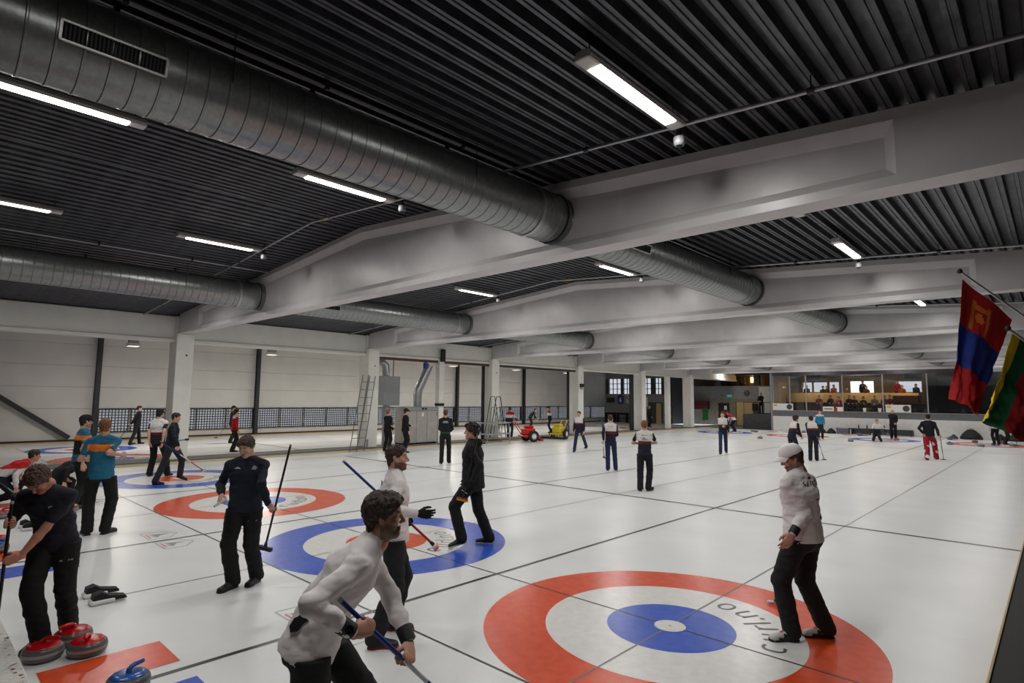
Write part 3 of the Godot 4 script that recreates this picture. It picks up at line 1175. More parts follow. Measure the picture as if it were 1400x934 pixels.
	var po := thing("blue_pennant", "blue pennant with a pale figure on the annex end wall", "pennant", Vector3(-28.75, 1.75, -43.98))
	mb2 = MB.new(); mb2.prism(PackedVector2Array([Vector2(-0.35, 0.1), Vector2(0, 0.0), Vector2(0.35, 0.1), Vector2(0.35, 0.8), Vector2(0.12, 0.92), Vector2(0, 1.05), Vector2(-0.12, 0.92), Vector2(-0.35, 0.8)]), 0.0, 0.02); put(mb2, "cloth", M.pennant_blue, po)
	mb2 = MB.new(); mb2.prism(PackedVector2Array([Vector2(-0.05, 0.2), Vector2(0.15, 0.3), Vector2(0.05, 0.5), Vector2(0.12, 0.68), Vector2(-0.08, 0.6), Vector2(-0.15, 0.4)]), 0.021, 0.024); put(mb2, "figure", M.white_plastic, po)
	var rs := thing("round_sign", "white round-cornered sign beside the blue pennant", "sign", Vector3(-27.8, 1.9, -43.98))
	mb2 = MB.new(); mb2.box(-0.26, 0, 0, 0.26, 0.8, 0.03, 0.02); put(mb2, "plate", M.white_plastic, rs)
	mb2 = MB.new(); mb2.lathe([Vector2(0.1, 0.031), Vector2(0.2, 0.031), Vector2(0.2, 0.036), Vector2(0.1, 0.036)], 20, Transform3D(Basis(Vector3.RIGHT, PI / 2), Vector3(0, 0.52, 0))); mb2.box(-0.12, 0.1, 0.031, 0.12, 0.2, 0.035); put(mb2, "print", M.black, rs)
	var ws := thing("notice_board", "white and blue notice board by the fifth column", "sign", Vector3(-26.2, 1.55, -43.98))
	mb2 = MB.new(); mb2.box(-0.5, 0.0, 0, 0.5, 0.95, 0.04, 0.02); put(mb2, "plate", M.white_plastic, ws)
	mb2 = MB.new(); mb2.box(-0.4, 0.06, 0.041, 0.3, 0.26, 0.045); mb2.box(-0.42, 0.36, 0.041, -0.1, 0.46, 0.045); put(mb2, "blue_print", M.pennant_blue, ws)
	var dr := thing("open_passage", "dark passage in the annex end wall with a pale door leaf", "doorway", Vector3(-24.9, 0.0, -43.99))
	mb2 = MB.new(); mb2.box(-0.75, 0, 0, 0.75, 2.0, 0.05, 0.01); put(mb2, "frame", M.dark_wall, dr)
	mb2 = MB.new(); mb2.box(0.1, 0, 0.05, 0.62, 1.9, 0.09, 0.01); put(mb2, "door_leaf", M.wood, dr)
	# low dark benches along the end
	for i in 3:
		var bn := thing("annex_bench", ["dark bench heaped with bags under the flat screen", "dark bench under the blue pennant", "dark bench beside the round sign"][i], "bench", Vector3(-29.5 + 1.35 * i, 0.0, -43.3), 0, "benches at the annex end")
		mb2 = MB.new(); mb2.box(-0.6, 0.4, -0.2, 0.6, 0.46, 0.2, 0.01); put(mb2, "seat", M.black, bn)
		mb2 = MB.new(); mb2.box(-0.6, 0.75, -0.22, 0.6, 0.95, -0.19, 0.01); put(mb2, "backrest", M.black, bn)
		for sx in [-0.5, 0.5]:
			mb2 = MB.new(); mb2.box(sx - 0.03, 0, -0.2, sx + 0.03, 0.95, 0.18, 0.005); put(mb2, "leg", M.steel_dark, bn)
		if i != 1:
			mb2 = MB.new(); mb2.ball(Vector3(0.1, 0.6, 0), Vector3(0.3, 0.17, 0.18)); put(mb2, "cushion", M.rubber, bn)
	# steel lintel rails and black side posts under the edge beam
	var spans := [[-8.62, -12.2, true], [-12.5, -15.6, true], [-16.15, -22.95, false]]
	var names := ["red-brown rail under the edge beam above the ventilation cabinet", "red-brown rail under the edge beam beyond the slim post", "dark rail under the edge beam above the machines"]
	for i in 3:
		var s: Array = spans[i]
		var t := thing("door_rail", names[i], "rail", Vector3(-18.55, 3.97, (s[0] + s[1]) * 0.5), 0, "rails under the edge beam")
		var hl: float = (s[0] - s[1]) * 0.5
		var mb := MB.new(); mb.box(-0.1, -0.11, -hl, 0.1, -0.002, hl, 0.01)
		put(mb, "track", M.rust if s[2] else M.steel_dark, t)
	for i in 3:
		var t := thing("frame_post", ["black frame post beside the third column", "black frame post beside the fourth column", "broad black frame post before the fifth column"][i], "post", Vector3(-18.72, 0.115, [-15.42, -22.55, -29.85][i]))
		var mb := MB.new(); mb.box(-0.06, 0, -0.07, 0.06, 3.85, 0.07 if i < 2 else 0.35, 0.008); put(mb, "section", M.black, t)

const ANNEX_ENERGY := 14.0


# ---------------------------------------------------------------- the far end: lounge with windows, stairs, lobby
func bxp(parent: Node, called: String, m: Material, x0: float, y0: float, z0: float, x1: float, y1: float, z1: float, bev := 0.0) -> MeshInstance3D:
	var mb := MB.new()
	mb.box(x0, y0, z0, x1, y1, z1, bev)
	return put(mb, called, m, parent)


func build_far_end() -> void:
	var w := struct_node("wall_far")
	bxp(w, "white_board", M.white_wall, -13.0, 0.0, -40.62, 3.6, 1.10, -40.45, 0.01)
	bxp(w, "grey_band", M.grey_band, -13.0, 1.10, -40.6, 3.6, 1.52, -40.48, 0.01)
	bxp(w, "ledge", M.grey_plastic, -13.0, 1.50, -40.62, 3.6, 1.54, -40.44, 0.006)
	bxp(w, "header", M.dark_wall, -13.0, 4.12, -40.62, 3.6, 5.0, -40.46)
	bxp(w, "lounge_side", M.grey_wall, -13.15, 0.0, -47.2, -13.0, 5.6, -40.46)
	bxp(w, "upper_gable", M.dark_wall, -18.8, 4.55, -40.62, 3.6, 5.68, -40.6)
	# mullions and panes of the lounge window
	var mx := [-12.95, -11.75, -10.62, -8.22, -5.78, -3.3, -0.9, 1.4, 3.55]
	for i in mx.size():
		bxp(w, "mullion", M.grey_plastic, mx[i] - 0.035, 1.54, -40.56, mx[i] + 0.035, 4.12, -40.49)
		if i < mx.size() - 1:
			bxp(w, "pane", M.glass, mx[i] + 0.035, 1.54, -40.53, mx[i + 1] - 0.035, 4.12, -40.52)
	# lounge interior
	var lo := struct_node("wall_lounge")
	bxp(lo, "floor_slab", M.carpet, -13.0, 1.2, -47.2, 3.6, 1.42, -40.62)
	bxp(lo, "upper_tier", M.carpet, -13.0, 1.42, -47.2, -3.4, 2.15, -43.45)
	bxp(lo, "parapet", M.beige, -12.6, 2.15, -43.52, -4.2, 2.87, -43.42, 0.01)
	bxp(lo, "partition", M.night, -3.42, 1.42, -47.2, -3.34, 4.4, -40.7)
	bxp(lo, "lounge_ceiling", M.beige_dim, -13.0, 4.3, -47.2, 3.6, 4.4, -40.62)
	# back wall with daylight windows
	var wins := [[-12.8, -12.05], [-11.95, -10.9], [-10.75, -10.03], [-5.96, -4.5]]
	var xp := -13.0
	for wn in wins + [[3.6, 3.6]]:
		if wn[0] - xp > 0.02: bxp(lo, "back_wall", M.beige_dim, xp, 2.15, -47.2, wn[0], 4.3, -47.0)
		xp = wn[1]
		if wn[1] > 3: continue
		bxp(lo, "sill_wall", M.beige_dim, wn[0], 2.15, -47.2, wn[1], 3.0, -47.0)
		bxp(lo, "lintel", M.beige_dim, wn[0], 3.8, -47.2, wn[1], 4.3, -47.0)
		bxp(lo, "window_pane", M.glass, wn[0], 3.0, -47.12, wn[1], 3.8, -47.1)
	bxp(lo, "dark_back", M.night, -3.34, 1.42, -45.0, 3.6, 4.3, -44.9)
	# ceiling boxes and beige fronts seen above the windows
	for b in [[-10.9, -10.1], [-4.6, -3.9]]:
		var t := thing("hanging_monitor", "dark monitor hanging in the lounge, " + ("near the stair" if b[0] < -8.0 else "near the dark window"), "monitor", Vector3((b[0] + b[1]) * 0.5, 3.82, -42.0), 0, "lounge monitors")
		bxp(t, "casing", M.black, -0.5, 0, -0.05, 0.5, 0.38, 0.05, 0.015)
		bxp(t, "bracket", M.steel_dark, -0.04, 0.38, -0.03, 0.04, 0.48, 0.03)
	var scr := thing("projection_screen", "bright white projection screen in the lounge", "screen", Vector3(-8.37, 2.95, -46.9))
	bxp(scr, "frame", M.black, -0.84, -0.04, -0.05, 0.84, 0.94, 0.0, 0.01)
	bxp(scr, "lit_face", M.screen_glow, -0.8, 0.0, 0.0, 0.8, 0.9, 0.012)
	var sl := AreaLight3D.new()
	sl.name = "screen_light"; sl.area_size = Vector2(1.6, 0.9); sl.light_energy = 1.2; sl.light_color = Color(0.95, 0.97, 1.0)
	sl.area_range = 30.0; sl.area_attenuation = 2.0; sl.shadow_enabled = true
	sl.rotation.y = PI; sl.position = Vector3(0, 0.45, 0.03)
	scr.add_child(sl)
	var shelf := thing("lounge_shelf", "brown slatted cabinet before the beige parapet", "cabinet", Vector3(-4.95, 2.1, -43.3))
	bxp(shelf, "carcass", M.brown, -0.75, 0, -0.1, 0.75, 0.6, 0.1, 0.01)
	for i in 5: bxp(shelf, "slat", M.rust, -0.72, 0.05 + 0.11 * i, 0.1, 0.72, 0.12 + 0.11 * i, 0.115)
	for i in 3:
		var x: float = [-10.8, -7.6, -4.9][i]
		var t := thing("downlight_panel", "warm ceiling panel in the lounge over the " + ["stair end", "middle", "dark-window end"][i], "lamp", Vector3(x, 4.26, -43.0), 0, "lounge ceiling panels")
		bxp(t, "frame", M.lamp_body, -0.62, -0.02, -0.32, 0.62, 0.04, 0.32, 0.01)
		bxp(t, "diffuser", M.lamp_warm, -0.58, -0.03, -0.28, 0.58, -0.02, 0.28)
		var al := AreaLight3D.new()
		al.name = "panel_light"; al.area_size = Vector2(1.16, 0.56); al.light_energy = LOUNGE_ENERGY; al.light_color = Color(1.0, 0.82, 0.58)
		al.area_range = 30.0; al.area_attenuation = 2.0; al.shadow_enabled = true
		al.rotation.x = -PI / 2; al.position.y = -0.05
		t.add_child(al)
	# banners on the ledge, each with a black round emblem
	var bn := [[-12.97, -11.52, "white banner with black round emblem beside the stair"], [-5.64, -4.22, "white banner with black round emblem below the slatted cabinet"]]
	for b in bn:
		var t := thing("sponsor_banner", b[2], "banner", Vector3((b[0] + b[1]) * 0.5, 1.545, -40.40), 0, "banners under the lounge window")
		var hw: float = (b[1] - b[0]) * 0.5
		bxp(t, "cloth", M.white_plastic, -hw, 0, -0.015, hw, 0.5, 0.0, 0.005)
		var mb := MB.new()
		mb.lathe([Vector2(0.0, 0.004), Vector2(0.2, 0.004), Vector2(0.2, 0.0), Vector2(0.0, 0.0)], 28, Transform3D(Basis(Vector3.RIGHT, PI / 2), Vector3(hw - 0.26, 0.26, 0)))
		var em := put(mb, "emblem", M.black, t)
		mb = MB.new()
		mb.lathe([Vector2(0.06, 0.007), Vector2(0.075, 0.007), Vector2(0.075, 0.004), Vector2(0.06, 0.004)], 20, Transform3D(Basis(Vector3.RIGHT, PI / 2), Vector3(hw - 0.26, 0.26, 0)))
		mb.lathe([Vector2(0.15, 0.007), Vector2(0.165, 0.007), Vector2(0.165, 0.004), Vector2(0.15, 0.004)], 24, Transform3D(Basis(Vector3.RIGHT, PI / 2), Vector3(hw - 0.26, 0.26, 0)))
		put(mb, "rings", M.grey_plastic, em)
		mb = MB.new()
		mb.prism(PackedVector2Array([Vector2(-hw + 0.06, 0.3), Vector2(-hw + 0.3, 0.28), Vector2(-hw + 0.34, 0.42), Vector2(-hw + 0.1, 0.46)]), 0.001, 0.004)
		put(mb, "yellow_mark", M.yellow_handle, t)
	var pb := thing("paper_notice", "white paper notice with small print on the lounge ledge", "notice", Vector3(-9.15, 1.545, -40.42))
	bxp(pb, "sheet", M.white_plastic, -0.36, 0, -0.01, 0.36, 0.32, 0.0, 0.004)
	bxp(pb, "print", M.line_grey, -0.26, 0.12, 0.0, 0.26, 0.2, 0.003)
	var fp := thing("flag_cloth", "red and white cloth on the lounge ledge beside the notice", "cloth", Vector3(-8.45, 1.545, -40.42))
	bxp(fp, "white_field", M.white_plastic, -0.2, 0, -0.012, 0.25, 0.3, 0.0, 0.004)
	bxp(fp, "red_field", M.red_cloth, -0.3, 0, -0.01, -0.12, 0.26, 0.003, 0.002)
	var tj := [[-6.0, "clear plastic jug on the lounge ledge beside the banner"], [-6.9, "white paper cup stack on the lounge ledge"]]
	for q in tj:
		var t := thing("ledge_jug", q[1], "jug", Vector3(q[0], 1.545, -40.5), 0)
		var mb := MB.new()
		mb.lathe([Vector2(0.0, 0.0), Vector2(0.08, 0.0), Vector2(0.11, 0.26), Vector2(0.1, 0.26), Vector2(0.0, 0.02)], 14)
		put(mb, "vessel", M.white_plastic, t)
	# stair from the landing down to the ice side, with a railing
	var st := thing("stair", "dark stair descending from the white door beside the lounge", "stair", Vector3(-13.1, 0, -41.5))
	bxp(st, "landing", M.dark_wall, -2.6, 0.0, -5.4, -0.02, 1.16, 0.0, 0.01)
	var mb := MB.new()
	mb.prism(PackedVector2Array([Vector2(-0.02, 0.0), Vector2(1.55, 0.0), Vector2(-0.02, 1.16)]), -0.1, 1.0 - 0.06)
	put(mb, "flank", M.dark_wall, st)
	for i in 6:
		bxp(st, "tread", M.steel_dark, 0.26 * i, 0.98 - 0.19 * i, 0.0, 0.26 * i + 0.28, 1.02 - 0.19 * i, 0.93)
	mb = MB.new()
	mb.tube([Vector3(-2.5, 2.1, 0.02), Vector3(0.0, 2.1, 0.02), Vector3(1.6, 0.95, 0.95)], [0.022], 8)
	put(mb, "handrail", M.black, st)
	for x in [-2.5, -1.7, -0.9, 0.0]:
		mb = MB.new(); mb.tube([Vector3(x, 1.16, 0.02), Vector3(x, 2.1, 0.02)], [0.016], 6); put(mb, "baluster", M.black, st)
	# lobby wall at the left of the lounge
	var lw := struct_node("wall_lobby")
	bxp(lw, "lower_wall", M.lobby_wall, -23.4, 0.0, -47.3, -13.1, 2.42, -47.0)
	bxp(lw, "grey_wall", M.grey_wall, -23.4, 2.42, -47.3, -13.1, 3.55, -47.0)
	bxp(lw, "top_wall", M.dark_wall, -23.4, 4.5, -47.3, -13.1, 5.6, -47.0)
	bxp(lw, "niche_back", M.brown, -23.4, 3.55, -48.4, -13.1, 4.5, -48.3)
	bxp(lw, "niche_floor", M.grey_wall, -23.4, 3.45, -48.4, -13.1, 3.55, -47.3)
	bxp(lw, "niche_top", M.dark_wall, -23.4, 4.5, -48.4, -13.1, 4.6, -47.3)
	for x in [-20.1, -16.6, -15.3]: bxp(lw, "niche_pier", M.dark_wall, x - 0.25, 3.55, -47.3, x + 0.25, 4.5, -47.0)
	bxp(lw, "corner_wall", M.dark_wall, -23.5, 0.0, -47.3, -23.4, 5.2, -44.0)
	var nl := OmniLight3D.new()
	var nt := thing("niche_lamp", "warm glowing panel in the balcony niche above the clock", "lamp", Vector3(-17.25, 3.85, -48.2))
	bxp(nt, "lit_face", M.lamp_warm, -0.35, 0.0, -0.06, 0.4, 0.55, 0.0, 0.02)
	nl.name = "panel_light"; nl.light_energy = 0.5; nl.light_color = Color(1.0, 0.78, 0.45); nl.omni_range = 20.0; nl.omni_attenuation = 2.0
	nl.shadow_enabled = true; nl.light_size = 0.2; nl.position = Vector3(0, 0.25, 0.15)
	nt.add_child(nl)
	var bi := 0
	for x in [-19.4, -19.0, -18.6, -18.2, -17.9]:
		bi += 1
		var t := thing("niche_figure", "dark ornament standing in the balcony niche, " + ["first", "second", "third", "fourth", "fifth"][bi - 1] + " from the column row", "ornament", Vector3(x, 3.55, -47.6), 0, "ornaments in the niche")
		var mm := MB.new()
		mm.lathe([Vector2(0.0, 0.0), Vector2(0.1, 0.0), Vector2(0.13, 0.2), Vector2(0.05, 0.42), Vector2(0.07, 0.5 + 0.05 * bi), Vector2(0.0, 0.55 + 0.05 * bi)], 10)
		put(mm, "body", [M.brown, M.black, M.rust][bi % 3], t)
	var dw := thing("white_door", "tall white door at the top of the stair landing", "door", Vector3(-15.9, 1.17, -46.98))
	bxp(dw, "leaf", M.white_wall, -0.47, 0, 0, 0.47, 2.3, 0.05, 0.01)
	bxp(dw, "frame", M.grey_plastic, -0.53, 0, -0.01, -0.47, 2.36, 0.06, 0.005)
	bxp(dw, "handle", M.chrome, 0.34, 1.0, 0.05, 0.42, 1.03, 0.09, 0.004)
	var dbg := thing("beige_door", "wide beige double door under the clock", "door", Vector3(-17.67, 0.0, -46.98))
	for s in [-1.0, 1.0]:
		bxp(dbg, "leaf", M.wood, minf(0.005 * s, 0.74 * s), 0.02, 0, maxf(0.005 * s, 0.74 * s), 2.08, 0.05, 0.01)
	bxp(dbg, "frame", M.brown, -0.82, 0, -0.01, -0.75, 2.15, 0.05, 0.005)
	bxp(dbg, "frame", M.brown, 0.75, 0, -0.01, 0.82, 2.15, 0.05, 0.005)
	var ck := thing("wall_clock", "round black wall clock on grey lobby wall", "clock", Vector3(-17.47, 2.9, -46.98))
	mb = MB.new(); mb.lathe([Vector2(0.0, 0.05), Vector2(0.23, 0.05), Vector2(0.25, 0.03), Vector2(0.25, 0.0), Vector2(0.0, 0.0)], 28, Transform3D(Basis(Vector3.RIGHT, PI / 2), Vector3.ZERO)); put(mb, "case", M.black, ck)
	mb = MB.new(); mb.lathe([Vector2(0.16, 0.055), Vector2(0.18, 0.055), Vector2(0.18, 0.05), Vector2(0.16, 0.05)], 24, Transform3D(Basis(Vector3.RIGHT, PI / 2), Vector3.ZERO)); put(mb, "dial_ring", M.grey_plastic, ck)
	mb = MB.new(); mb.box(-0.008, 0, 0.055, 0.008, 0.14, 0.06); mb.box(0, -0.008, 0.055, 0.1, 0.008, 0.06); put(mb, "hand", M.white_plastic, ck)
	var ex := thing("exit_sign", "small lit teal exit sign above the dark doorway", "sign", Vector3(-19.0, 2.55, -46.95))
	bxp(ex, "box", M.white_plastic, -0.22, 0, -0.03, 0.22, 0.22, 0.05, 0.01)
	bxp(ex, "lit_face", M.exit_glow, -0.2, 0.02, 0.05, 0.2, 0.2, 0.055)
	var rl := thing("red_lamp", "small red signal lamp beside the exit sign", "lamp", Vector3(-19.75, 2.68, -46.95))
	mb = MB.new(); mb.ball(Vector3.ZERO, Vector3(0.06, 0.06, 0.06)); put(mb, "lens", M.red_handle, rl)
	bxp(rl, "base", M.black, -0.05, -0.05, -0.04, 0.05, 0.05, -0.01)
	var dd := thing("dark_doorway", "dark doorway with red display in the lobby", "doorway", Vector3(-19.6, 0.0, -46.97))
	bxp(dd, "opening", M.black, -0.5, 0, 0, 0.5, 2.0, 0.03)
	bxp(dd, "red_display", M.red_cloth, -0.1, 0.9, 0.03, 0.42, 1.35, 0.1, 0.02)
	bxp(dd, "poster", M.white_plastic, 0.05, 1.4, 0.03, 0.3, 1.75, 0.04)
	var tv := thing("black_speaker", "black box loudspeaker beside the beige door", "speaker", Vector3(-16.62, 1.35, -46.6))
	bxp(tv, "cabinet", M.black, -0.22, 0, -0.13, 0.22, 0.62, 0.13, 0.02)
	mb = MB.new(); mb.lathe([Vector2(0.0, 0.02), Vector2(0.13, 0.03), Vector2(0.16, 0.0)], 18, Transform3D(Basis(Vector3.RIGHT, PI / 2), Vector3(0, 0.25, 0.13))); put(mb, "cone", M.rubber, tv)
	var rc := thing("coat_rack", "metal railing rack with green jacket by the lobby", "rack", Vector3(-20.6, 0.0, -44.2))
	for i in 11:
		mb = MB.new(); mb.tube([Vector3(-1.1 + 0.16 * i, 0, 0), Vector3(-1.1 + 0.16 * i, 1.35, 0)], [0.018], 6); put(mb, "bar", M.alu, rc)
	mb = MB.new(); mb.tube([Vector3(-1.2, 1.37, 0), Vector3(0.7, 1.37, 0)], [0.025], 6); put(mb, "top_rail", M.alu, rc)
	var gj := thing("green_jacket", "green jacket hanging on the metal rack", "jacket", Vector3(-20.05, 0.45, -44.1))
	mb = MB.new(); mb.prism(PackedVector2Array([Vector2(-0.28, 0.0), Vector2(0.25, 0.05), Vector2(0.2, 0.6), Vector2(0.32, 0.85), Vector2(0.1, 1.1), Vector2(-0.1, 1.1), Vector2(-0.34, 0.8), Vector2(-0.22, 0.6)]), -0.07, 0.07); put(mb, "cloth", M.green_cloth, gj)
	mb = MB.new(); mb.tube([Vector3(0, 1.08, 0), Vector3(0.02, 1.18, 0), Vector3(0, 1.2, 0)], [0.01], 6); put(mb, "hanger", M.steel_dark, gj)
	var rb := thing("red_shelf", "dark red shelf unit above the railing rack", "shelf", Vector3(-21.9, 1.4, -46.7))
	bxp(rb, "carcass", M.red_dark, -0.95, 0, -0.25, 0.95, 0.75, 0.25, 0.01)
	bxp(rb, "shelf_board", M.brown, -0.9, 0.35, 0.25, 0.9, 0.39, 0.3)
	var lb := thing("added_lobby_lamp", "added fill lamp brightening the lobby, unseen above the header", "lamp", Vector3(-18.2, 4.85, -43.8))  # fill lamp added to brighten the lobby, kept unseen behind the gable
	bxp(lb, "frame", M.lamp_body, -0.62, 0.0, -0.32, 0.62, 0.06, 0.32, 0.01)
	bxp(lb, "diffuser", M.lamp_glow_soft, -0.58, -0.02, -0.28, 0.58, 0.0, 0.28)
	var ll := AreaLight3D.new()
	ll.name = "lamp_light"; ll.area_size = Vector2(1.16, 0.56); ll.light_energy = 7.0; ll.light_color = Color(1.0, 0.96, 0.9)
	ll.area_range = 40.0; ll.area_attenuation = 2.0; ll.shadow_enabled = true
	ll.rotation.x = -PI / 2; ll.position.y = -0.04
	lb.add_child(ll)
	var rd_ := MB.new(); rd_.tube([Vector3(0, 0.06, 0), Vector3(0, roof_y(-18.2) - 4.85, 0)], [0.012], 6); put(rd_, "stem", M.steel_dark, lb)
	# things lying along the white board at the far end
	var bags := [[-9.6, 0.34, "black sports bag heaped by the white board behind the bending players"], [-8.9, 0.28, "second black bag by the white board behind the bending players"], [-1.15, 0.5, "large black bag against the white board near the flags"], [-2.0, 0.2, "small olive bag beside the large black bag"], [1.0, 0.42, "black backpack against the white board under the flags"], [0.2, 0.3, "dark grey bag by the white board under the flags"]]
	for i in bags.size():
		var b: Array = bags[i]
		var t := thing("sports_bag", b[2], "bag", Vector3(b[0], 0, -39.95), 0.0, "bags at the far board")
		mb = MB.new()
		mb.lathe([Vector2(0.0, 1.0), Vector2(0.35, 0.9), Vector2(0.7, 0.6), Vector2(0.95, 0.25), Vector2(1.0, 0.05), Vector2(0.9, 0.0), Vector2(0.0, 0.0)], 12, Transform3D(Basis.from_scale(Vector3(b[1] * 1.15, b[1] * 1.25, b[1] * 0.7)), Vector3.ZERO), true)
		put(mb, "body", M.rubber if i != 3 else M.olive, t)
		mb = MB.new()
		mb.tube([Vector3(-b[1] * 0.5, b[1] * 0.9, 0.1), Vector3(-b[1] * 0.2, b[1] * 1.3, 0.1), Vector3(b[1] * 0.2, b[1] * 1.3, 0.1), Vector3(b[1] * 0.5, b[1] * 0.9, 0.1)], [0.014], 6)
		put(mb, "strap", M.black, t)
	var be := thing("long_bench", "long low dark bench before the white board", "bench", Vector3(-5.9, 0, -40.0))
	bxp(be, "seat", M.steel_dark, -1.8, 0.36, -0.2, 1.8, 0.42, 0.2, 0.01)
	for x in [-1.7, -0.6, 0.6, 1.7]: bxp(be, "leg", M.steel_dark, x - 0.03, 0, -0.18, x + 0.03, 0.36, 0.18)
	bxp(be, "backing", M.grey_band, -1.8, 0.05, -0.22, 1.8, 0.34, -0.2)
	var cr := thing("purple_crate", "grey purple plastic crate at the end of the long bench", "crate", Vector3(-8.15, 0.0, -39.95))
	mb = MB.new()
	mb.prism(PackedVector2Array([Vector2(-0.34, 0.0), Vector2(0.34, 0.0), Vector2(0.4, 0.42), Vector2(0.36, 0.42), Vector2(0.31, 0.04), Vector2(-0.31, 0.04), Vector2(-0.36, 0.42), Vector2(-0.4, 0.42)]), -0.2, 0.2)
	put(mb, "tub", M.purple, cr)
	bxp(cr, "front", M.purple, -0.36, 0.02, 0.2, 0.36, 0.4, 0.22)
	var bo := 0
	for x in [-7.2, -6.7, -6.35, -5.7]:
		bo += 1
		var t := thing("drink_bottle", "dark drink bottle on the long bench, " + ["first", "second", "third", "fourth"][bo - 1] + " from the purple crate", "bottle", Vector3(x, 0.42, -40.0), 0, "bottles on the long bench")
		mb = MB.new(); mb.lathe([Vector2(0.0, 0.0), Vector2(0.04, 0.0), Vector2(0.04, 0.18), Vector2(0.018, 0.24), Vector2(0.018, 0.28), Vector2(0.0, 0.28)], 10); put(mb, "body", M.black, t)

const LOUNGE_ENERGY := 5.0


# ---------------------------------------------------------------- equipment along the column row
func build_equipment() -> void:
	var W := 0.115
	# ventilation cabinet with three doors
	var c := thing("ventilation_cabinet", "stainless steel ventilation cabinet with three doors beside the slim post", "cabinet", Vector3(-18.72, W, -11.2))
	bxp(c, "body", M.stainless, -0.4, 0.06, -0.92, 0.38, 1.5, 0.92, 0.01)
	for i in 3:
		bxp(c, "door", M.stainless, 0.38, 0.08, -0.90 + 0.605 * i, 0.405, 1.48, -0.90 + 0.605 * i + 0.59, 0.006)
	bxp(c, "control_panel", M.alu, -0.4, 1.5, -0.92, 0.40, 1.68, 0.92, 0.01)
	for i in 2:
		bxp(c, "switch", M.black, 0.40, 1.55, -0.1 - 0.16 * i, 0.43, 1.63, 0.0 - 0.16 * i, 0.006)
	bxp(c, "paper_tag", M.white_plastic, 0.406, 1.25, -0.1, 0.412, 1.42, 0.02)
	bxp(c, "handle", M.chrome, 0.406, 1.28, -0.86, 0.43, 1.42, -0.83, 0.005)
	for z in [-0.85, 0.85]: bxp(c, "foot", M.black, -0.35, 0, z - 0.05, 0.35, 0.06, z + 0.05)
	var el := thing("round_duct", "bent shiny round duct rising from the ventilation cabinet", "duct", Vector3(-18.78, 1.80, -11.28))
	var mb := MB.new()
	mb.tube([Vector3(0, 0, 0), Vector3(0, 0.55, 0), Vector3(0, 0.75, -0.03), Vector3(0, 0.95, -0.13), Vector3(0, 1.92, -0.62)], [0.19], 24, false)
	put(mb, "pipe", M.galv, el)
	for y in [0.3, 0.55]:
		mb = MB.new(); mb.tube([Vector3(0, y, 0), Vector3(0, y + 0.03, 0)], [0.2], 24); put(mb, "seam", M.alu, el)
	var bl := thing("blue_device", "small blue box hanging under the red-brown rail", "box", Vector3(-18.45, 3.55, -11.45))
	bxp(bl, "box", M.pennant_blue, -0.08, 0, -0.1, 0.08, 0.28, 0.1, 0.02)
	bxp(bl, "bracket", M.black, -0.02, 0.28, -0.02, 0.02, 0.31, 0.02)
	var gb := thing("filter_box", "grey metal filter box hanging beside the second column", "box", Vector3(-18.9, 1.85, -9.75))
	bxp(gb, "case", M.grey_plastic, -0.3, 0, -0.4, 0.3, 1.3, 0.4, 0.015)
	bxp(gb, "lid_panel", M.galv, 0.3, 0.04, -0.36, 0.315, 1.26, 0.36, 0.006)
	mb = MB.new(); mb.tube([Vector3(0, 1.3, 0.15), Vector3(0, 1.75, 0.2), Vector3(-0.2, 2.1, 0.45)], [0.17], 18, false); put(mb, "inlet_pipe", M.galv, gb)
	mb = MB.new(); mb.tube([Vector3(0.1, 1.3, -0.15), Vector3(0.1, 2.15, -0.15)], [0.02], 8); put(mb, "rod", M.steel_dark, gb)
	mb = MB.new(); mb.tube([Vector3(0, 0, 0.1), Vector3(0, -0.8, 0.1), Vector3(0, -1.73, 0.1)], [0.16], 18, false); put(mb, "outlet_pipe", M.galv, gb)
	# two ladder sections leaning on the second column
	var lad := thing("aluminium_ladder", "tall aluminium extension ladder leaning on the second column", "ladder", Vector3(-17.92, 0.02, -7.45))
	var lean_to := Vector3(-0.22, 3.12, -0.62)
	for sct in 2:
		var sh := Vector3(0.05 * sct, 0, -0.30 * sct)
		var zx := Vector3(-0.02, 0, -0.34)
		for s in [-0.5, 0.5]:
			mb = MB.new()
			mb.tube([sh + zx * s, sh + zx * s * 0.82 + lean_to * (1.0 if sct == 0 else 0.985)], [0.021], 6)
			put(mb, "rail", M.ladder, lad)
		for i in 9:
			var f := (i + 0.6) / 9.5
			mb = MB.new()
			mb.tube([sh + zx * -0.5 * (1.0 - 0.18 * f) + lean_to * f, sh + zx * 0.5 * (1.0 - 0.18 * f) + lean_to * f], [0.013], 6)
			put(mb, "rung", M.ladder, lad)
	# low post with cap beside the ladder
	var lp := thing("floor_socket", "short steel floor socket at the foot of the second column", "socket", Vector3(-18.14, W, -8.25))
	mb = MB.new(); mb.lathe([Vector2(0, 0), Vector2(0.06, 0), Vector2(0.06, 0.02), Vector2(0.03, 0.02), Vector2(0.03, 0.3), Vector2(0.045, 0.3), Vector2(0.045, 0.34), Vector2(0, 0.34)], 12); put(mb, "tube", M.galv, lp)
	# folding work platform beside the third column
	var wp := thing("work_platform", "folding work platform with tall black handrail beside the third column", "platform", Vector3(-17.75, 0.0, -15.35))
	for y in [0.42, 0.96]:
		bxp(wp, "deck", M.alu, -0.3, y, -0.85, 0.3, y + 0.06, 0.85, 0.01)
	for z in [-0.75, 0.75]:
		for x in [-0.25, 0.25]:
			mb = MB.new(); mb.tube([Vector3(x * 1.15, 0, z * 1.05), Vector3(x, 1.0, z)], [0.022], 6); put(mb, "leg", M.alu, wp)
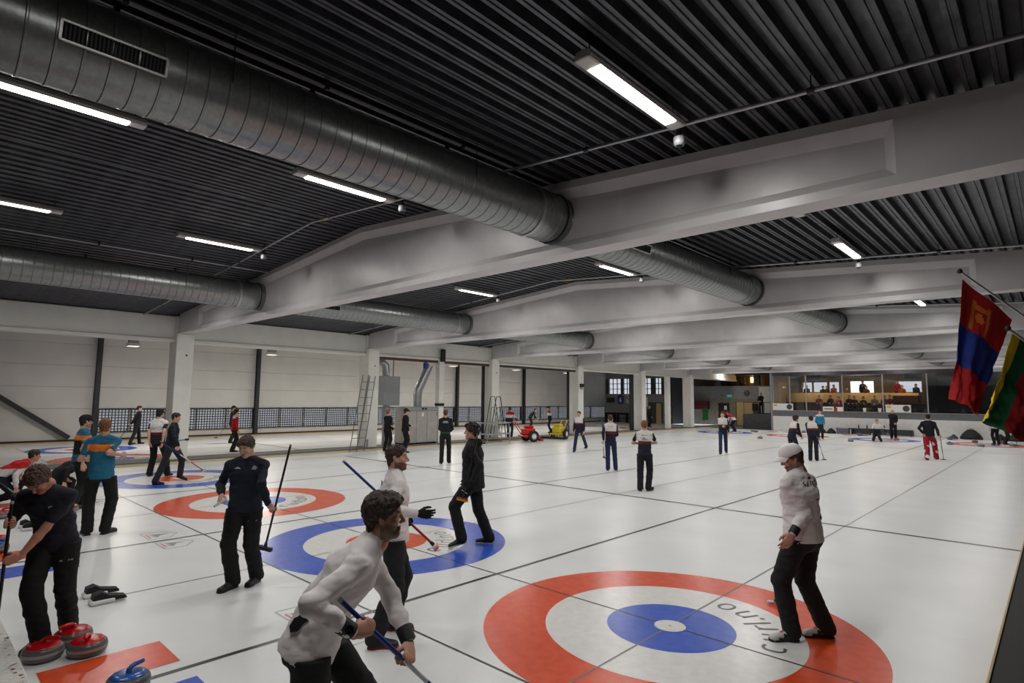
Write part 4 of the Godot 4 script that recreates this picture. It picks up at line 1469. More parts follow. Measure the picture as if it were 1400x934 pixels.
	for x in [-0.2, 0.2]:
		mb = MB.new()
		mb.tube([Vector3(x, 0.3, 0.55), Vector3(x, 2.28, 0.12), Vector3(x, 2.3, -0.16), Vector3(x, 0.3, -0.6)], [0.022], 6)
		put(mb, "handrail", M.black, wp)
		mb = MB.new()
		mb.tube([Vector3(x, 0.4, 0.3), Vector3(x, 1.75, 0.06), Vector3(x, 1.76, -0.14), Vector3(x, 0.9, -0.36)], [0.016], 6)
		put(mb, "inner_rail", M.steel_dark, wp)
	# ice machines
	machine("ice_scraper", "red walk-behind ice scraper with white-rimmed wheels at the ice edge", "machine", Vector3(-17.25, 0, -17.3), -0.35, M.machine_red, M.red_handle, false)
	machine("ice_resurfacer", "yellow walk-behind ice machine with white-rimmed wheels at the ice edge", "machine", Vector3(-17.5, 0, -20.1), 0.25, M.machine_yellow, M.machine_yellow, true)
	var vb := thing("purple_tank", "dark purple tank standing behind the yellow machine", "tank", Vector3(-18.5, W, -21.9))
	mb = MB.new(); mb.lathe([Vector2(0, 0), Vector2(0.26, 0), Vector2(0.3, 0.1), Vector2(0.3, 0.6), Vector2(0.2, 0.78), Vector2(0.08, 0.82), Vector2(0.08, 0.88), Vector2(0, 0.88)], 18, Transform3D(), true); put(mb, "drum", M.purple, vb)
	mb = MB.new(); mb.tube([Vector3(0.1, 0.8, 0), Vector3(0.45, 0.5, 0.1), Vector3(0.5, 0.05, 0.2)], [0.03], 8); put(mb, "hose", M.black, vb)
	# black tray by the umpire's side
	var tr := thing("black_tray", "long black tray with small items before the work platform", "tray", Vector3(-18.0, 0.0, -14.2))
	tr.position = Vector3(-17.75, 0.0, -14.1)
	bxp(tr, "tray", M.black, -0.14, 0.0, -0.5, 0.14, 0.07, 0.5, 0.01)
	bxp(tr, "bottle_item", M.white_plastic, -0.05, 0.07, -0.1, 0.05, 0.25, 0.02, 0.02)
	# hacks: a pair of black foot rubbers on white bases, on the second sheet
	for s in [1, 2]:
		var hk := thing("starting_hack", "black rubber starting hack " + ("beside the young man in navy jacket" if s == 1 else "behind the man in teal"), "hack", Vector3(-SHEET * s, 0.0, 3.62), 0, "starting hacks")
		for sx in [-1.0, 1.0]:
			bxp(hk, "base", M.white_plastic, sx * 0.155 - 0.075, 0.004, -0.02, sx * 0.155 + 0.075, 0.05, 0.20, 0.012)
			mb = MB.new()
			mb.prism(PackedVector2Array([Vector2(-0.13, 0.02), Vector2(-0.02, 0.02), Vector2(0.18, 0.03), Vector2(0.17, 0.10), Vector2(0.10, 0.12), Vector2(0.03, 0.075), Vector2(-0.12, 0.045)]), -0.062, 0.062, Transform3D(Basis(Vector3.UP, -PI / 2), Vector3(sx * 0.155, 0.004, 0.0)))
			put(mb, "foot_rubber", M.rubber, hk)
	# small items high on the columns
	var cb := thing("column_speaker", "small dark box camera fixed to the fourth column", "camera", Vector3(-18.18, 2.95, -23.2))
	bxp(cb, "case", M.black, -0.03, 0, -0.16, 0.1, 0.2, 0.16, 0.02)
	bxp(cb, "plate", M.grey_plastic, -0.035, -0.14, -0.12, 0.03, -0.01, 0.12, 0.01)


func machine(called: String, label: String, cat: String, at: Vector3, turn: float, m: Material, m2: Material, wide: bool) -> void:
	var t := thing(called, label, cat, at, turn, "")
	# local -z forward (away), x across
	var mb := MB.new()
	mb.boxt(Transform3D(Basis(), Vector3(0, 0.52, 0.0)), Vector3(0.5, 0.34, 0.62), 0.05)
	put(mb, "body", m, t)
	bxp(t, "deck_plate", m, -0.32, 0.26, -0.5, 0.32, 0.34, 0.45, 0.02)
	bxp(t, "engine_cover", m2, -0.2, 0.69, -0.22, 0.2, 0.82, 0.18, 0.04)
	for s in [-1.0, 1.0]:
		mb = MB.new()
		mb.lathe([Vector2(0.11, -0.05), Vector2(0.25, -0.07), Vector2(0.29, -0.04), Vector2(0.29, 0.04), Vector2(0.25, 0.07), Vector2(0.11, 0.05)], 24, Transform3D(Basis(Vector3(0, 0, 1), PI / 2), Vector3(s * 0.42, 0.29, -0.1)))
		var w := put(mb, "wheel", M.rubber, t)
		mb = MB.new()
		mb.lathe([Vector2(0.0, 0.058), Vector2(0.05, 0.06), Vector2(0.13, 0.05), Vector2(0.15, 0.06), Vector2(0.15, -0.06), Vector2(0.13, -0.05), Vector2(0.05, -0.06), Vector2(0.0, -0.058)], 20, Transform3D(Basis(Vector3(0, 0, 1), PI / 2), Vector3(s * 0.42, 0.29, -0.1)))
		put(mb, "rim", M.white_plastic, w)
	# handle bars rise backwards
	var hz := 1.0 if not wide else -1.0
	for s in [-0.16, 0.16]:
		mb = MB.new()
		mb.tube([Vector3(s, 0.35, 0.3 * hz), Vector3(s, 0.75, 0.62 * hz), Vector3(s, 1.0, 0.85 * hz)], [0.024], 8)
		put(mb, "handle_bar", m2, t)
	mb = MB.new(); mb.tube([Vector3(-0.26, 1.0, 0.85 * hz), Vector3(0.26, 1.0, 0.85 * hz)], [0.024], 8); put(mb, "grip", m if wide else M.red_handle, t)
	# blade box or roller in front
	bxp(t, "blade_box", m2 if not wide else M.rubber, -0.4 - (0.35 if wide else 0.0), 0.04, -0.62 * hz - 0.08, 0.4 + (0.35 if wide else 0.0), 0.16, -0.62 * hz + 0.08, 0.02)
	for s in [-0.25, 0.25]:
		mb = MB.new(); mb.tube([Vector3(s, 0.3, -0.4 * hz), Vector3(s, 0.14, -0.62 * hz)], [0.02], 6); put(mb, "strut", m2, t)


# ---------------------------------------------------------------- curling stones
var stone_src := {}
func stone(label: String, at: Vector3, turn: float, kind: String, group: String) -> void:
	if stone_src.has(kind):
		var d := duplicate_thing(stone_src[kind], "curling_stone", label, at, turn)
		d.set_meta("group", group)
		return
	var t := thing("curling_stone", label, "curling stone", at, turn, group)
	stone_src[kind] = t
	var hm: Material = {"red": M.red_handle, "blue": M.blue_handle, "yellow": M.yellow_handle, "grey": M.grey_plastic}[kind]
	var mb := MB.new()
	var pr := []
	for i in 13:
		var a := -PI / 2 + PI * i / 12.0
		var cx := signf(cos(a)) * pow(absf(cos(a)), 0.62)
		pr.append(Vector2(0.09 + 0.056 * cx, 0.062 + 0.056 * signf(sin(a)) * pow(absf(sin(a)), 0.8)))
	pr.push_front(Vector2(0.0, 0.010))
	pr.append(Vector2(0.0, 0.119))
	mb.lathe(pr, 40, Transform3D(), true)
	var b := put(mb, "granite_body", M.granite, t)
	mb = MB.new()
	mb.lathe([Vector2(0.1455, 0.05), Vector2(0.1468, 0.054), Vector2(0.1468, 0.070), Vector2(0.1455, 0.074)], 40)
	put(mb, "striking_band", M.granite_band, b)
	mb = MB.new()
	mb.lathe([Vector2(0.122, 0.104), Vector2(0.124, 0.112), Vector2(0.112, 0.124), Vector2(0.07, 0.132), Vector2(0.0, 0.134)], 36, Transform3D(), true)
	put(mb, "colour_disc", hm, t)
	mb = MB.new()
	mb.tube([Vector3(0, 0.13, 0), Vector3(0, 0.152, 0.0), Vector3(0, 0.168, 0.02), Vector3(0, 0.172, 0.06), Vector3(0, 0.170, 0.115), Vector3(0, 0.166, 0.125)], [0.024, 0.019, 0.017, 0.017, 0.016, 0.008], 12)
	put(mb, "handle", hm, t)
	mb = MB.new()
	mb.lathe([Vector2(0.0, 0.157), Vector2(0.012, 0.157), Vector2(0.012, 0.163), Vector2(0.0, 0.165)], 12, Transform3D(Basis(), Vector3(0, 0.006, 0)))
	put(mb, "bolt", M.chrome, t)


func build_stones() -> void:
	var ga := "red stones parked by the near bumper"
	stone("red-handled curling stone nearest the white bumper", Vector3(-3.41, 0, 4.37), 2.4, "red", ga)
	stone("red-handled curling stone on the orange patch side of its group", Vector3(-3.27, 0, 4.09), 1.2, "red", ga)
	stone("red-handled curling stone behind the other two by the bumper", Vector3(-3.62, 0, 4.13), 0.4, "red", ga)
	stone("blue-handled curling stone at the bottom edge of the ice", Vector3(-2.30, 0, 4.02), 3.6, "blue", "blue stones parked by the near bumper")
	var gl := "stones beside the man in teal"
	stone("red-handled stone half hidden behind the dark T-shirt, beside a yellow one", Vector3(-10.45, 0, 3.05), 0.5, "red", gl)
	stone("yellow-handled stone just beyond the red one by the teal-clad men", Vector3(-10.85, 0, 2.95), 1.5, "yellow", gl)
	stone("red-handled stone at the edge behind the broom of the dark T-shirt", Vector3(-8.55, 0, 4.2), 0.9, "red", gl)
	stone("blue-handled stone at the edge behind the dark T-shirt", Vector3(-8.0, 0, 4.25), 2.2, "blue", gl)
	stone("red-handled stone before the crouching man in red", Vector3(-10.9, 0, 3.9), 2.9, "red", gl)
	var gf := "stones lying at the far end"
	var fr := [[-10.07, -29.8, "grey", "grey stone alone short of the far orange rings"], [-5.73, -31.5, "grey", "grey stone alone short of the far blue rings"], [-4.15, -34.9, "red", "red stone beside the crouching player on the far blue rings"], [-5.9, -38.7, "red", "red stone on the orange patch behind the far blue rings"], [-1.47, -33.3, "blue", "pale blue stone at the outer edge of the far orange rings"], [-0.15, -32.9, "grey", "grey stone on the centre line of the far orange rings"], [1.0, -34.6, "grey", "grey stone on the far orange rings behind the flags"], [-0.7, -36.6, "red", "red stone behind the far orange rings near the large bag"], [0.4, -36.9, "red", "second red stone behind the far orange rings"], [-2.1, -38.9, "blue", "blue stone on the blue patch by the red-trousered man"], [-6.9, -38.8, "blue", "blue stone on the blue patch behind the far blue rings"], [-10.4, -38.9, "blue", "blue stone on the blue patch behind the far orange rings of the third sheet"], [-13.3, -37.2, "grey", "grey stone beside the crouching player in red and white"], [-12.9, -36.7, "grey", "second grey stone beside the crouching player in red and white"]]
	var i := 0
	for s in fr:
		i += 1
		stone(s[3], Vector3(s[0], 0, s[1]), 0.7 * i, s[2], gf)


# ---------------------------------------------------------------- flags on slanting poles
# cloth hung from a pole: rows run along the pole from the tip, columns down the free length
func cloth(label: String, called: String, pts: Array, nu: int, nv: int, colf: Callable, at: Vector3, seed_: int, folds: float) -> Node3D:
	var t := thing(called, label, "flag", at)
	var nz_ := FastNoiseLite.new()
	nz_.seed = seed_
	nz_.frequency = 1.0
	var th := 0.006
	# pts: corner offsets [tip top, wall top, wall bottom, tip bottom]
	var parts := {}
	var P := []
	for i in nu + 1:
		var row := []
		for j in nv + 1:
			var u := float(i) / nu
			var v := float(j) / nv
			var p: Vector3 = (pts[0] as Vector3).lerp(pts[1], u).lerp((pts[3] as Vector3).lerp(pts[2], u), v)
			var w := sin(u * folds * TAU + v * 1.7 + seed_) * 0.05 * (0.25 + v) + nz_.get_noise_2d(u * 2.6, v * 2.0 + seed_) * 0.12 * v
			p += Vector3(0.69, 0, 0.72) * w + Vector3(0.72, 0, -0.69) * sin(u * folds * TAU + 1.2 + v) * 0.02 * v
			row.append(p)
		P.append(row)
	for i in nu:
		for j in nv:
			var key: String = colf.call((i + 0.5) / nu, (j + 0.5) / nv)
			if not parts.has(key): parts[key] = MB.new()
			var mb: MB = parts[key]
			var q := [P[i][j], P[i + 1][j], P[i + 1][j + 1], P[i][j + 1]]
			var ns := []
			for c in [[i, j], [i + 1, j], [i + 1, j + 1], [i, j + 1]]:
				var a: Vector3 = P[mini(c[0] + 1, nu)][c[1]] - P[maxi(c[0] - 1, 0)][c[1]]
				var b: Vector3 = P[c[0]][mini(c[1] + 1, nv)] - P[c[0]][maxi(c[1] - 1, 0)]
				ns.append(a.cross(b).normalized())
			for sd in [1.0, -1.0]:
				var base := mb.v.size()
				for m in 4: mb.vert(q[m] + ns[m] * th * 0.5 * sd, ns[m] * sd)
				if sd > 0:
					mb.idx(base, base + 1, base + 2); mb.idx(base, base + 2, base + 3)
				else:
					mb.idx(base, base + 2, base + 1); mb.idx(base, base + 3, base + 2)
	for key in parts:
		put(parts[key], key, {"red_cloth": M.flag_red, "blue_cloth": M.flag_blue, "yellow_cloth": M.flag_yellow, "green_cloth": M.flag_green, "gold_emblem": M.flag_gold, "maroon_cloth": M.flag_red2}[key], t)
	return t


func flag_pole(label: String, tip: Vector3, root: Vector3) -> void:
	var t := thing("flag_pole", label, "pole", tip, 0, "flag poles")
	var mb := MB.new()
	mb.tube([Vector3.ZERO, root - tip], [0.011], 10)
	put(mb, "rod", M.alu, t)
	mb = MB.new()
	mb.ball(Vector3.ZERO, Vector3.ONE * 0.026, 12, 8)
	put(mb, "finial", M.steel_dark, t)
	mb = MB.new()
	mb.lathe([Vector2(0, 0), Vector2(0.05, 0), Vector2(0.05, 0.02), Vector2(0, 0.02)], 12, Transform3D(Basis(Vector3(0, 0, 1), PI / 2), root - tip + Vector3(0.0, 0, 0)))
	put(mb, "wall_plate", M.steel_dark, t)


func build_flags() -> void:
	var tip1 := Vector3(2.243, 3.565, -2.069)
	var root1 := Vector3(3.59, 2.22, -3.52)
	flag_pole("slanting steel pole carrying the red and blue flag", tip1, root1)
	var tri := func(u: float, v: float) -> String:
		var e := Vector2(u - 0.42, v * 1.6 - 0.34)
		if absf(e.x) < 0.16 and absf(e.y) < 0.2:
			if absf(absf(e.x) - 0.13) < 0.03 or e.length() < 0.07 or absf(e.y + 0.14) < 0.03: return "gold_emblem"
		return "red_cloth" if v < 0.36 or v > 0.68 else "blue_cloth"
	cloth("hanging red flag with blue band and gold emblem", "national_flag", [Vector3(0.017, -0.083, -0.027), Vector3(0.373, -0.492, -0.418), Vector3(0.05, -1.476, -0.246), Vector3(-0.124, -1.32, -0.062)], 40, 48, tri, tip1, 3, 1.3)
	var tip2 := Vector3(2.595, 2.93, -1.934)
	flag_pole("lower slanting steel pole carrying the green and red flag", tip2, Vector3(3.59, 1.93, -3.0))
	var lit := func(u: float, v: float) -> String:
		return "yellow_cloth" if u < 0.10 else ("green_cloth" if u < 0.28 else "maroon_cloth")
	cloth("hanging yellow, green and dark red flag", "national_flag", [Vector3(0.02, -0.05, -0.03), Vector3(0.55, -0.54, -0.62), Vector3(0.25, -1.32, -0.36), Vector3(-0.21, -0.86, 0.08)], 50, 40, lit, tip2, 8, 1.5)


# ---------------------------------------------------------------- figures
# A field of distances on a grid; bones are tapered capsules of elliptical section, joined smoothly.
class Field:
	var o := Vector3.ZERO
	var s := 0.01
	var nx := 0
	var ny := 0
	var nz := 0
	var d := PackedFloat32Array()

	func setup(lo: Vector3, hi: Vector3, cell: float) -> void:
		s = cell
		o = lo - Vector3.ONE * cell * 3.0
		var e := hi - lo
		nx = int(ceil(e.x / cell)) + 7
		ny = int(ceil(e.y / cell)) + 7
		nz = int(ceil(e.z / cell)) + 7
		d.resize(nx * ny * nz)
		d.fill(1000.0)

	# b: [A, B, U, a0, b0, a1, b1, k]
	func fit(bones: Array, cell: float) -> void:
		var lo := Vector3.ONE * 1e6
		var hi := -lo
		for b in bones:
			var m: float = maxf(maxf(b[3], b[4]), maxf(b[5], b[6])) + 0.004
			var v := Vector3(m, m, m)
			lo = lo.min(b[0] - v).min(b[1] - v)
			hi = hi.max(b[0] + v).max(b[1] + v)
		setup(lo, hi, cell)

	func bone(bb: Array) -> void:
		var A: Vector3 = bb[0]
		var B: Vector3 = bb[1]
		var U: Vector3 = bb[2]
		var a0: float = bb[3]
		var b0: float = bb[4]
		var a1: float = bb[5]
		var b1: float = bb[6]
		var k: float = bb[7]
		var m := maxf(maxf(a0, b0), maxf(a1, b1)) + k + s * 2.5
		var lo := (A.min(B) - Vector3(m, m, m) - o) / s
		var hi := (A.max(B) + Vector3(m, m, m) - o) / s
		var x0 := maxi(0, int(lo.x)); var x1 := mini(nx - 1, int(hi.x) + 1)
		var y0 := maxi(0, int(lo.y)); var y1 := mini(ny - 1, int(hi.y) + 1)
		var z0 := maxi(0, int(lo.z)); var z1 := mini(nz - 1, int(hi.z) + 1)
		var AB := B - A
		var l2 := maxf(AB.length_squared(), 1e-9)
		var da := a1 - a0
		var db := b1 - b0
		var ik := 1.0 / maxf(k, 1e-5)
		var m2 := m * m
		for z in range(z0, z1 + 1):
			for y in range(y0, y1 + 1):
				var i := (z * ny + y) * nx + x0
				var p := Vector3(o.x + x0 * s, o.y + y * s, o.z + z * s) - A
				for x in range(x0, x1 + 1):
					var t := p.dot(AB) / l2
					if t < 0.0: t = 0.0
					elif t > 1.0: t = 1.0
					var r := p - AB * t
					var rr := r.length_squared()
					if rr < m2:
						var du := r.dot(U)
						var a := a0 + da * t
						var b := b0 + db * t
						var q := sqrt(du * du / (a * a) + (rr - du * du) / (b * b))
						var dist := (q - 1.0) * (a if a < b else b)
						var c := d[i]
						var h := k - absf(c - dist)
						if h > 0.0:
							d[i] = (c if c < dist else dist) - h * h * ik * 0.25
						elif dist < c:
							d[i] = dist
					p.x += s
					i += 1

	# keep only the side of the plane where n.(p - c) < 0, near the given box
	func cut(c: Vector3, n: Vector3) -> void:
		for z in nz:
			for y in ny:
				var i := (z * ny + y) * nx
				var p := Vector3(o.x, o.y + y * s, o.z + z * s) - c
				var v := p.dot(n)
				var st := n.x * s
				for x in nx:
					if v > d[i]: d[i] = v
					v += st
					i += 1

	func carve(c: Vector3, r: float) -> void:
		var m := r + s * 2.0
		var lo := (c - Vector3(m, m, m) - o) / s
		var hi := (c + Vector3(m, m, m) - o) / s
		for z in range(maxi(0, int(lo.z)), mini(nz, int(hi.z) + 2)):
			for y in range(maxi(0, int(lo.y)), mini(ny, int(hi.y) + 2)):
				for x in range(maxi(0, int(lo.x)), mini(nx, int(hi.x) + 2)):
					var i := (z * ny + y) * nx + x
					var v := r - (o + Vector3(x, y, z) * s - c).length()
					if v > d[i]: d[i] = v

	func ripple(nz_: FastNoiseLite, amp: float, scl: Vector3, keep := []) -> void:
		var thr := s * 3.5
		for i in d.size():
			if absf(d[i]) < thr:
				var x := i % nx
				var y := (i / nx) % ny
				var z := i / (nx * ny)
				var p0 := o + Vector3(x, y, z) * s
				var w := 1.0
				for kp in keep:
					w = minf(w, absf((p0 - kp[0]).dot(kp[1])) * 14.0 - 0.1)
				if w > 0.0: d[i] += amp * w * nz_.get_noise_3dv(p0 * scl)

	func nets(mb: MB, xf: Transform3D, colf: Variant = null) -> void:
		var id := PackedInt32Array()
		id.resize(d.size())
		id.fill(-1)
		var sy := nx
		var sz := nx * ny
		var thr := s * 2.3
		var act := PackedInt32Array()
		var base_col := mb.col
		var off := [0, 1, sy, sy + 1, sz, sz + 1, sz + sy, sz + sy + 1]
		for z in nz - 1:
			for y in ny - 1:
				var i := (z * ny + y) * nx - 1
				for x in nx - 1:
					i += 1
					var d0 := d[i]
					if d0 > thr or d0 < -thr: continue
					var d1 := d[i + 1]; var d2 := d[i + sy]; var d3 := d[i + sy + 1]
					var d4 := d[i + sz]; var d5 := d[i + sz + 1]; var d6 := d[i + sz + sy]; var d7 := d[i + sz + sy + 1]
					var c := int(d0 < 0.0) + int(d1 < 0.0) + int(d2 < 0.0) + int(d3 < 0.0) + int(d4 < 0.0) + int(d5 < 0.0) + int(d6 < 0.0) + int(d7 < 0.0)
					if c == 0 or c == 8: continue
					var q := Vector3.ZERO
					var n := 0
					if (d0 < 0.0) != (d1 < 0.0): q += Vector3(d0 / (d0 - d1), 0, 0); n += 1
					if (d2 < 0.0) != (d3 < 0.0): q += Vector3(d2 / (d2 - d3), 1, 0); n += 1
					if (d4 < 0.0) != (d5 < 0.0): q += Vector3(d4 / (d4 - d5), 0, 1); n += 1
					if (d6 < 0.0) != (d7 < 0.0): q += Vector3(d6 / (d6 - d7), 1, 1); n += 1
					if (d0 < 0.0) != (d2 < 0.0): q += Vector3(0, d0 / (d0 - d2), 0); n += 1
					if (d1 < 0.0) != (d3 < 0.0): q += Vector3(1, d1 / (d1 - d3), 0); n += 1
					if (d4 < 0.0) != (d6 < 0.0): q += Vector3(0, d4 / (d4 - d6), 1); n += 1
					if (d5 < 0.0) != (d7 < 0.0): q += Vector3(1, d5 / (d5 - d7), 1); n += 1
					if (d0 < 0.0) != (d4 < 0.0): q += Vector3(0, 0, d0 / (d0 - d4)); n += 1
					if (d1 < 0.0) != (d5 < 0.0): q += Vector3(1, 0, d1 / (d1 - d5)); n += 1
					if (d2 < 0.0) != (d6 < 0.0): q += Vector3(0, 1, d2 / (d2 - d6)); n += 1
					if (d3 < 0.0) != (d7 < 0.0): q += Vector3(1, 1, d3 / (d3 - d7)); n += 1
					q /= n
					var g := Vector3(d1 + d3 + d5 + d7 - d0 - d2 - d4 - d6, d2 + d3 + d6 + d7 - d0 - d1 - d4 - d5, d4 + d5 + d6 + d7 - d0 - d1 - d2 - d3)
					var p := o + (Vector3(x, y, z) + q) * s
					if colf != null: mb.col = colf.call(p)
					id[i] = mb.vert(xf * p, (xf.basis * g).normalized())
					act.append(i)
		mb.col = base_col
		var flip := xf.basis.determinant() < 0.0
		for i in act:
			var neg := d[i] < 0.0
			for ax in 3:
				var st := 1 if ax == 0 else (sy if ax == 1 else sz)
				if (d[i + st] < 0.0) == neg: continue
				var b := sy if ax == 0 else (sz if ax == 1 else 1)
				var c := sz if ax == 0 else (1 if ax == 1 else sy)
				if i - b - c < 0: continue
				var v0 := id[i]; var v1 := id[i - b]; var v2 := id[i - b - c]; var v3 := id[i - c]
				if v0 < 0 or v1 < 0 or v2 < 0 or v3 < 0: continue
				if neg == flip:
					mb.idx(v0, v3, v2); mb.idx(v0, v2, v1)
				else:
					mb.idx(v0, v1, v2); mb.idx(v0, v2, v3)


func rb(a: Vector3, b: Vector3, r0: float, r1: float, k := 0.02) -> Array:
	return [a, b, Vector3.RIGHT, r0, r0, r1, r1, k]


# -- heads: +x the figure's right, +y up, -z the way it looks; origin between the ears; made once per fineness
var figs := {}
var head_cache := {}
func head_field(cell: float) -> Field:
	if head_cache.has(cell): return head_cache[cell]
	var X := Vector3.RIGHT
	var bones := [
		[Vector3(0, 0.045, 0.022), Vector3(0, 0.04, -0.012), X, 0.074, 0.078, 0.071, 0.080, 0.02],
		[Vector3(0, -0.012, -0.03), Vector3(0, -0.082, -0.052), X, 0.060, 0.054, 0.036, 0.030, 0.03],
		[Vector3(-0.058, -0.05, 0.0), Vector3(-0.02, -0.088, -0.05), X, 0.022, 0.028, 0.016, 0.022, 0.03],
		[Vector3(0.058, -0.05, 0.0), Vector3(0.02, -0.088, -0.05), X, 0.022, 0.028, 0.016, 0.022, 0.03],
		[Vector3(0, -0.098, -0.074), Vector3(0, -0.098, -0.07), X, 0.018, 0.014, 0.018, 0.014, 0.02],
		[Vector3(-0.042, -0.022, -0.064), Vector3(-0.04, -0.03, -0.06), X, 0.022, 0.022, 0.022, 0.022, 0.02],
		[Vector3(0.042, -0.022, -0.064), Vector3(0.04, -0.03, -0.06), X, 0.022, 0.022, 0.022, 0.022, 0.02],
		[Vector3(-0.036, 0.028, -0.078), Vector3(0.036, 0.028, -0.078), X, 0.012, 0.012, 0.012, 0.012, 0.014],
	]
	var fine := [
		[Vector3(0, 0.018, -0.088), Vector3(0, -0.024, -0.112), X, 0.009, 0.009, 0.013, 0.011, 0.01],
		[Vector3(-0.013, -0.031, -0.096), Vector3(0.013, -0.031, -0.096), X, 0.009, 0.008, 0.009, 0.008, 0.006],
		[Vector3(-0.016, -0.058, -0.091), Vector3(0.016, -0.058, -0.091), X, 0.007, 0.006, 0.007, 0.006, 0.006],
		[Vector3(-0.014, -0.070, -0.089), Vector3(0.014, -0.070, -0.089), X, 0.008, 0.007, 0.008, 0.007, 0.006],
		[Vector3(-0.078, 0.012, 0.008), Vector3(-0.074, -0.022, 0.0), X, 0.008, 0.019, 0.008, 0.011, 0.006],
		[Vector3(0.078, 0.012, 0.008), Vector3(0.074, -0.022, 0.0), X, 0.008, 0.019, 0.008, 0.011, 0.006],
		[Vector3(0, -0.05, 0.018), Vector3(0, -0.14, 0.03), X, 0.058, 0.058, 0.060, 0.060, 0.03],
	]
	var f := Field.new()
	f.fit(bones + fine, cell)
	for b in bones: f.bone(b)
	for sx in [-1.0, 1.0]:
		f.carve(Vector3(0.032 * sx, 0.010, -0.100), 0.018)
	for b in fine: f.bone(b)
	head_cache[cell] = f
	return f


# hair styles: "short", "curly", "bun", "long", "fringe"
func hair_field(style: String, cell: float) -> Field:
	var key := style + str(cell)
	if head_cache.has(key): return head_cache[key]
	var X := Vector3.RIGHT
	var g := {"short": 0.012, "curly": 0.024, "fringe": 0.018, "long": 0.016, "crop": 0.006}
	var e: float = g.get(style, 0.012)
	var f := Field.new()
	var bones := [[Vector3(0, 0.047, 0.026), Vector3(0, 0.044, -0.014), X, 0.074 + e * 0.8, 0.078 + e, 0.071 + e, 0.080 + e * 1.1, 0.02],
		[Vector3(0, 0.0, 0.04), Vector3(0, -0.055, 0.05), X, 0.066 + e * 0.5, 0.05 + e * 0.5, 0.052, 0.035 + e * 0.4, 0.03]]
	if style == "long":
		bones.append([Vector3(0, 0.0, 0.05), Vector3(0, -0.17, 0.075), X, 0.085, 0.05, 0.075, 0.03, 0.03])
	if style == "fringe":
		bones.append([Vector3(-0.04, 0.09, -0.07), Vector3(0.045, 0.085, -0.075), X, 0.03, 0.026, 0.03, 0.026, 0.02])
	f.fit(bones, cell)
	for b in bones: f.bone(b)
	# hairline: leave the face and the neck free
	f.cut(Vector3(0, 0.062, -0.084), Vector3(0, -0.60, -0.62).normalized())
	f.cut(Vector3(0, -0.075 if style != "long" else -0.2, 0.05), Vector3(0, -1, 0))
	var nz_ := FastNoiseLite.new()
	nz_.seed = style.hash() % 1000
	nz_.frequency = 1.0
	nz_.fractal_octaves = 2
	f.ripple(nz_, 0.010 if style != "curly" else 0.026, Vector3(34, 20, 34) if style != "curly" else Vector3(46, 46, 46))
	head_cache[key] = f
	return f


# -- hands: origin at the wrist, +y towards the fingers, +z out of the palm, +x the thumb side
var hand_cache := {}
func hand_field(pose_: String, cell: float) -> Field:
	var key := pose_ + str(cell)
	if hand_cache.has(key): return hand_cache[key]
	var Z := Vector3(0, 0, 1)
	var bones := []
	bones.append([Vector3(-0.004, 0.0, 0), Vector3(0.0, 0.03, 0), Z, 0.019, 0.028, 0.015, 0.032, 0.012])
	bones.append([Vector3(0.004, 0.03, 0.0), Vector3(0.004, 0.082, 0.0), Z, 0.015, 0.030, 0.013, 0.036, 0.012])
	bones.append([Vector3(-0.016, 0.04, 0.0), Vector3(-0.022, 0.080, 0.0), Z, 0.014, 0.020, 0.012, 0.018, 0.012])
	var xs := [0.030, 0.010, -0.011, -0.030]
	var ln := [[0.040, 0.026, 0.021], [0.045, 0.029, 0.022], [0.041, 0.027, 0.021], [0.033, 0.021, 0.019]]
	var rr := [0.0098, 0.0100, 0.0094, 0.0084]
	var curl: Array = {"grip": [1.15, 1.35, 0.8], "relax": [0.28, 0.42, 0.3], "flat": [0.05, 0.08, 0.05]}[pose_]
	for i in 4:
		var p := Vector3(xs[i], 0.084 - absf(xs[i] - 0.008) * 0.18, 0.0)
		var a := 0.0
		var sp: float = xs[i] * (2.2 if pose_ != "grip" else 0.4)
		for j in 3:
			a += curl[j] + 0.06 * i * float(pose_ == "relax")
			var dir := Vector3(sin(sp) * cos(a), cos(a), sin(a)).normalized()
			var q: Vector3 = p + dir * ln[i][j]
			bones.append(rb(p, q, rr[i] * (1.0 - 0.08 * j), rr[i] * (0.92 - 0.08 * j), 0.004))
			p = q
	# the thumb leaves the side of the palm near its base
	var t0 := Vector3(0.022, 0.024, 0.006)
	var t1: Vector3; var t2: Vector3; var t3: Vector3
	if pose_ == "grip":
		t1 = Vector3(0.046, 0.050, 0.026); t2 = Vector3(0.042, 0.078, 0.048); t3 = Vector3(0.022, 0.094, 0.058)
	else:
		t1 = Vector3(0.046, 0.048, 0.016); t2 = Vector3(0.056, 0.080, 0.022); t3 = Vector3(0.056, 0.104, 0.028)
	bones.append(rb(t0, t1, 0.0155, 0.0125, 0.010))
	bones.append(rb(t1, t2, 0.0118, 0.0108, 0.004))
	bones.append(rb(t2, t3, 0.0108, 0.0088, 0.004))
	var f := Field.new()
	f.fit(bones, cell)
	for b in bones: f.bone(b)
	hand_cache[key] = f
	return f


# two-bone reach: returns the middle joint
func reach(a: Vector3, c: Vector3, l1: float, l2: float, pole: Vector3) -> Vector3:
	var v := c - a
	var dd := clampf(v.length(), 0.02, (l1 + l2) * 0.999)
	var u := v.normalized()
	var x := (l1 * l1 - l2 * l2 + dd * dd) / (2.0 * dd)
	var h := sqrt(maxf(0.0, l1 * l1 - x * x))
	var w := (pole - u * pole.dot(u)).normalized()
	return a + u * x + w * h


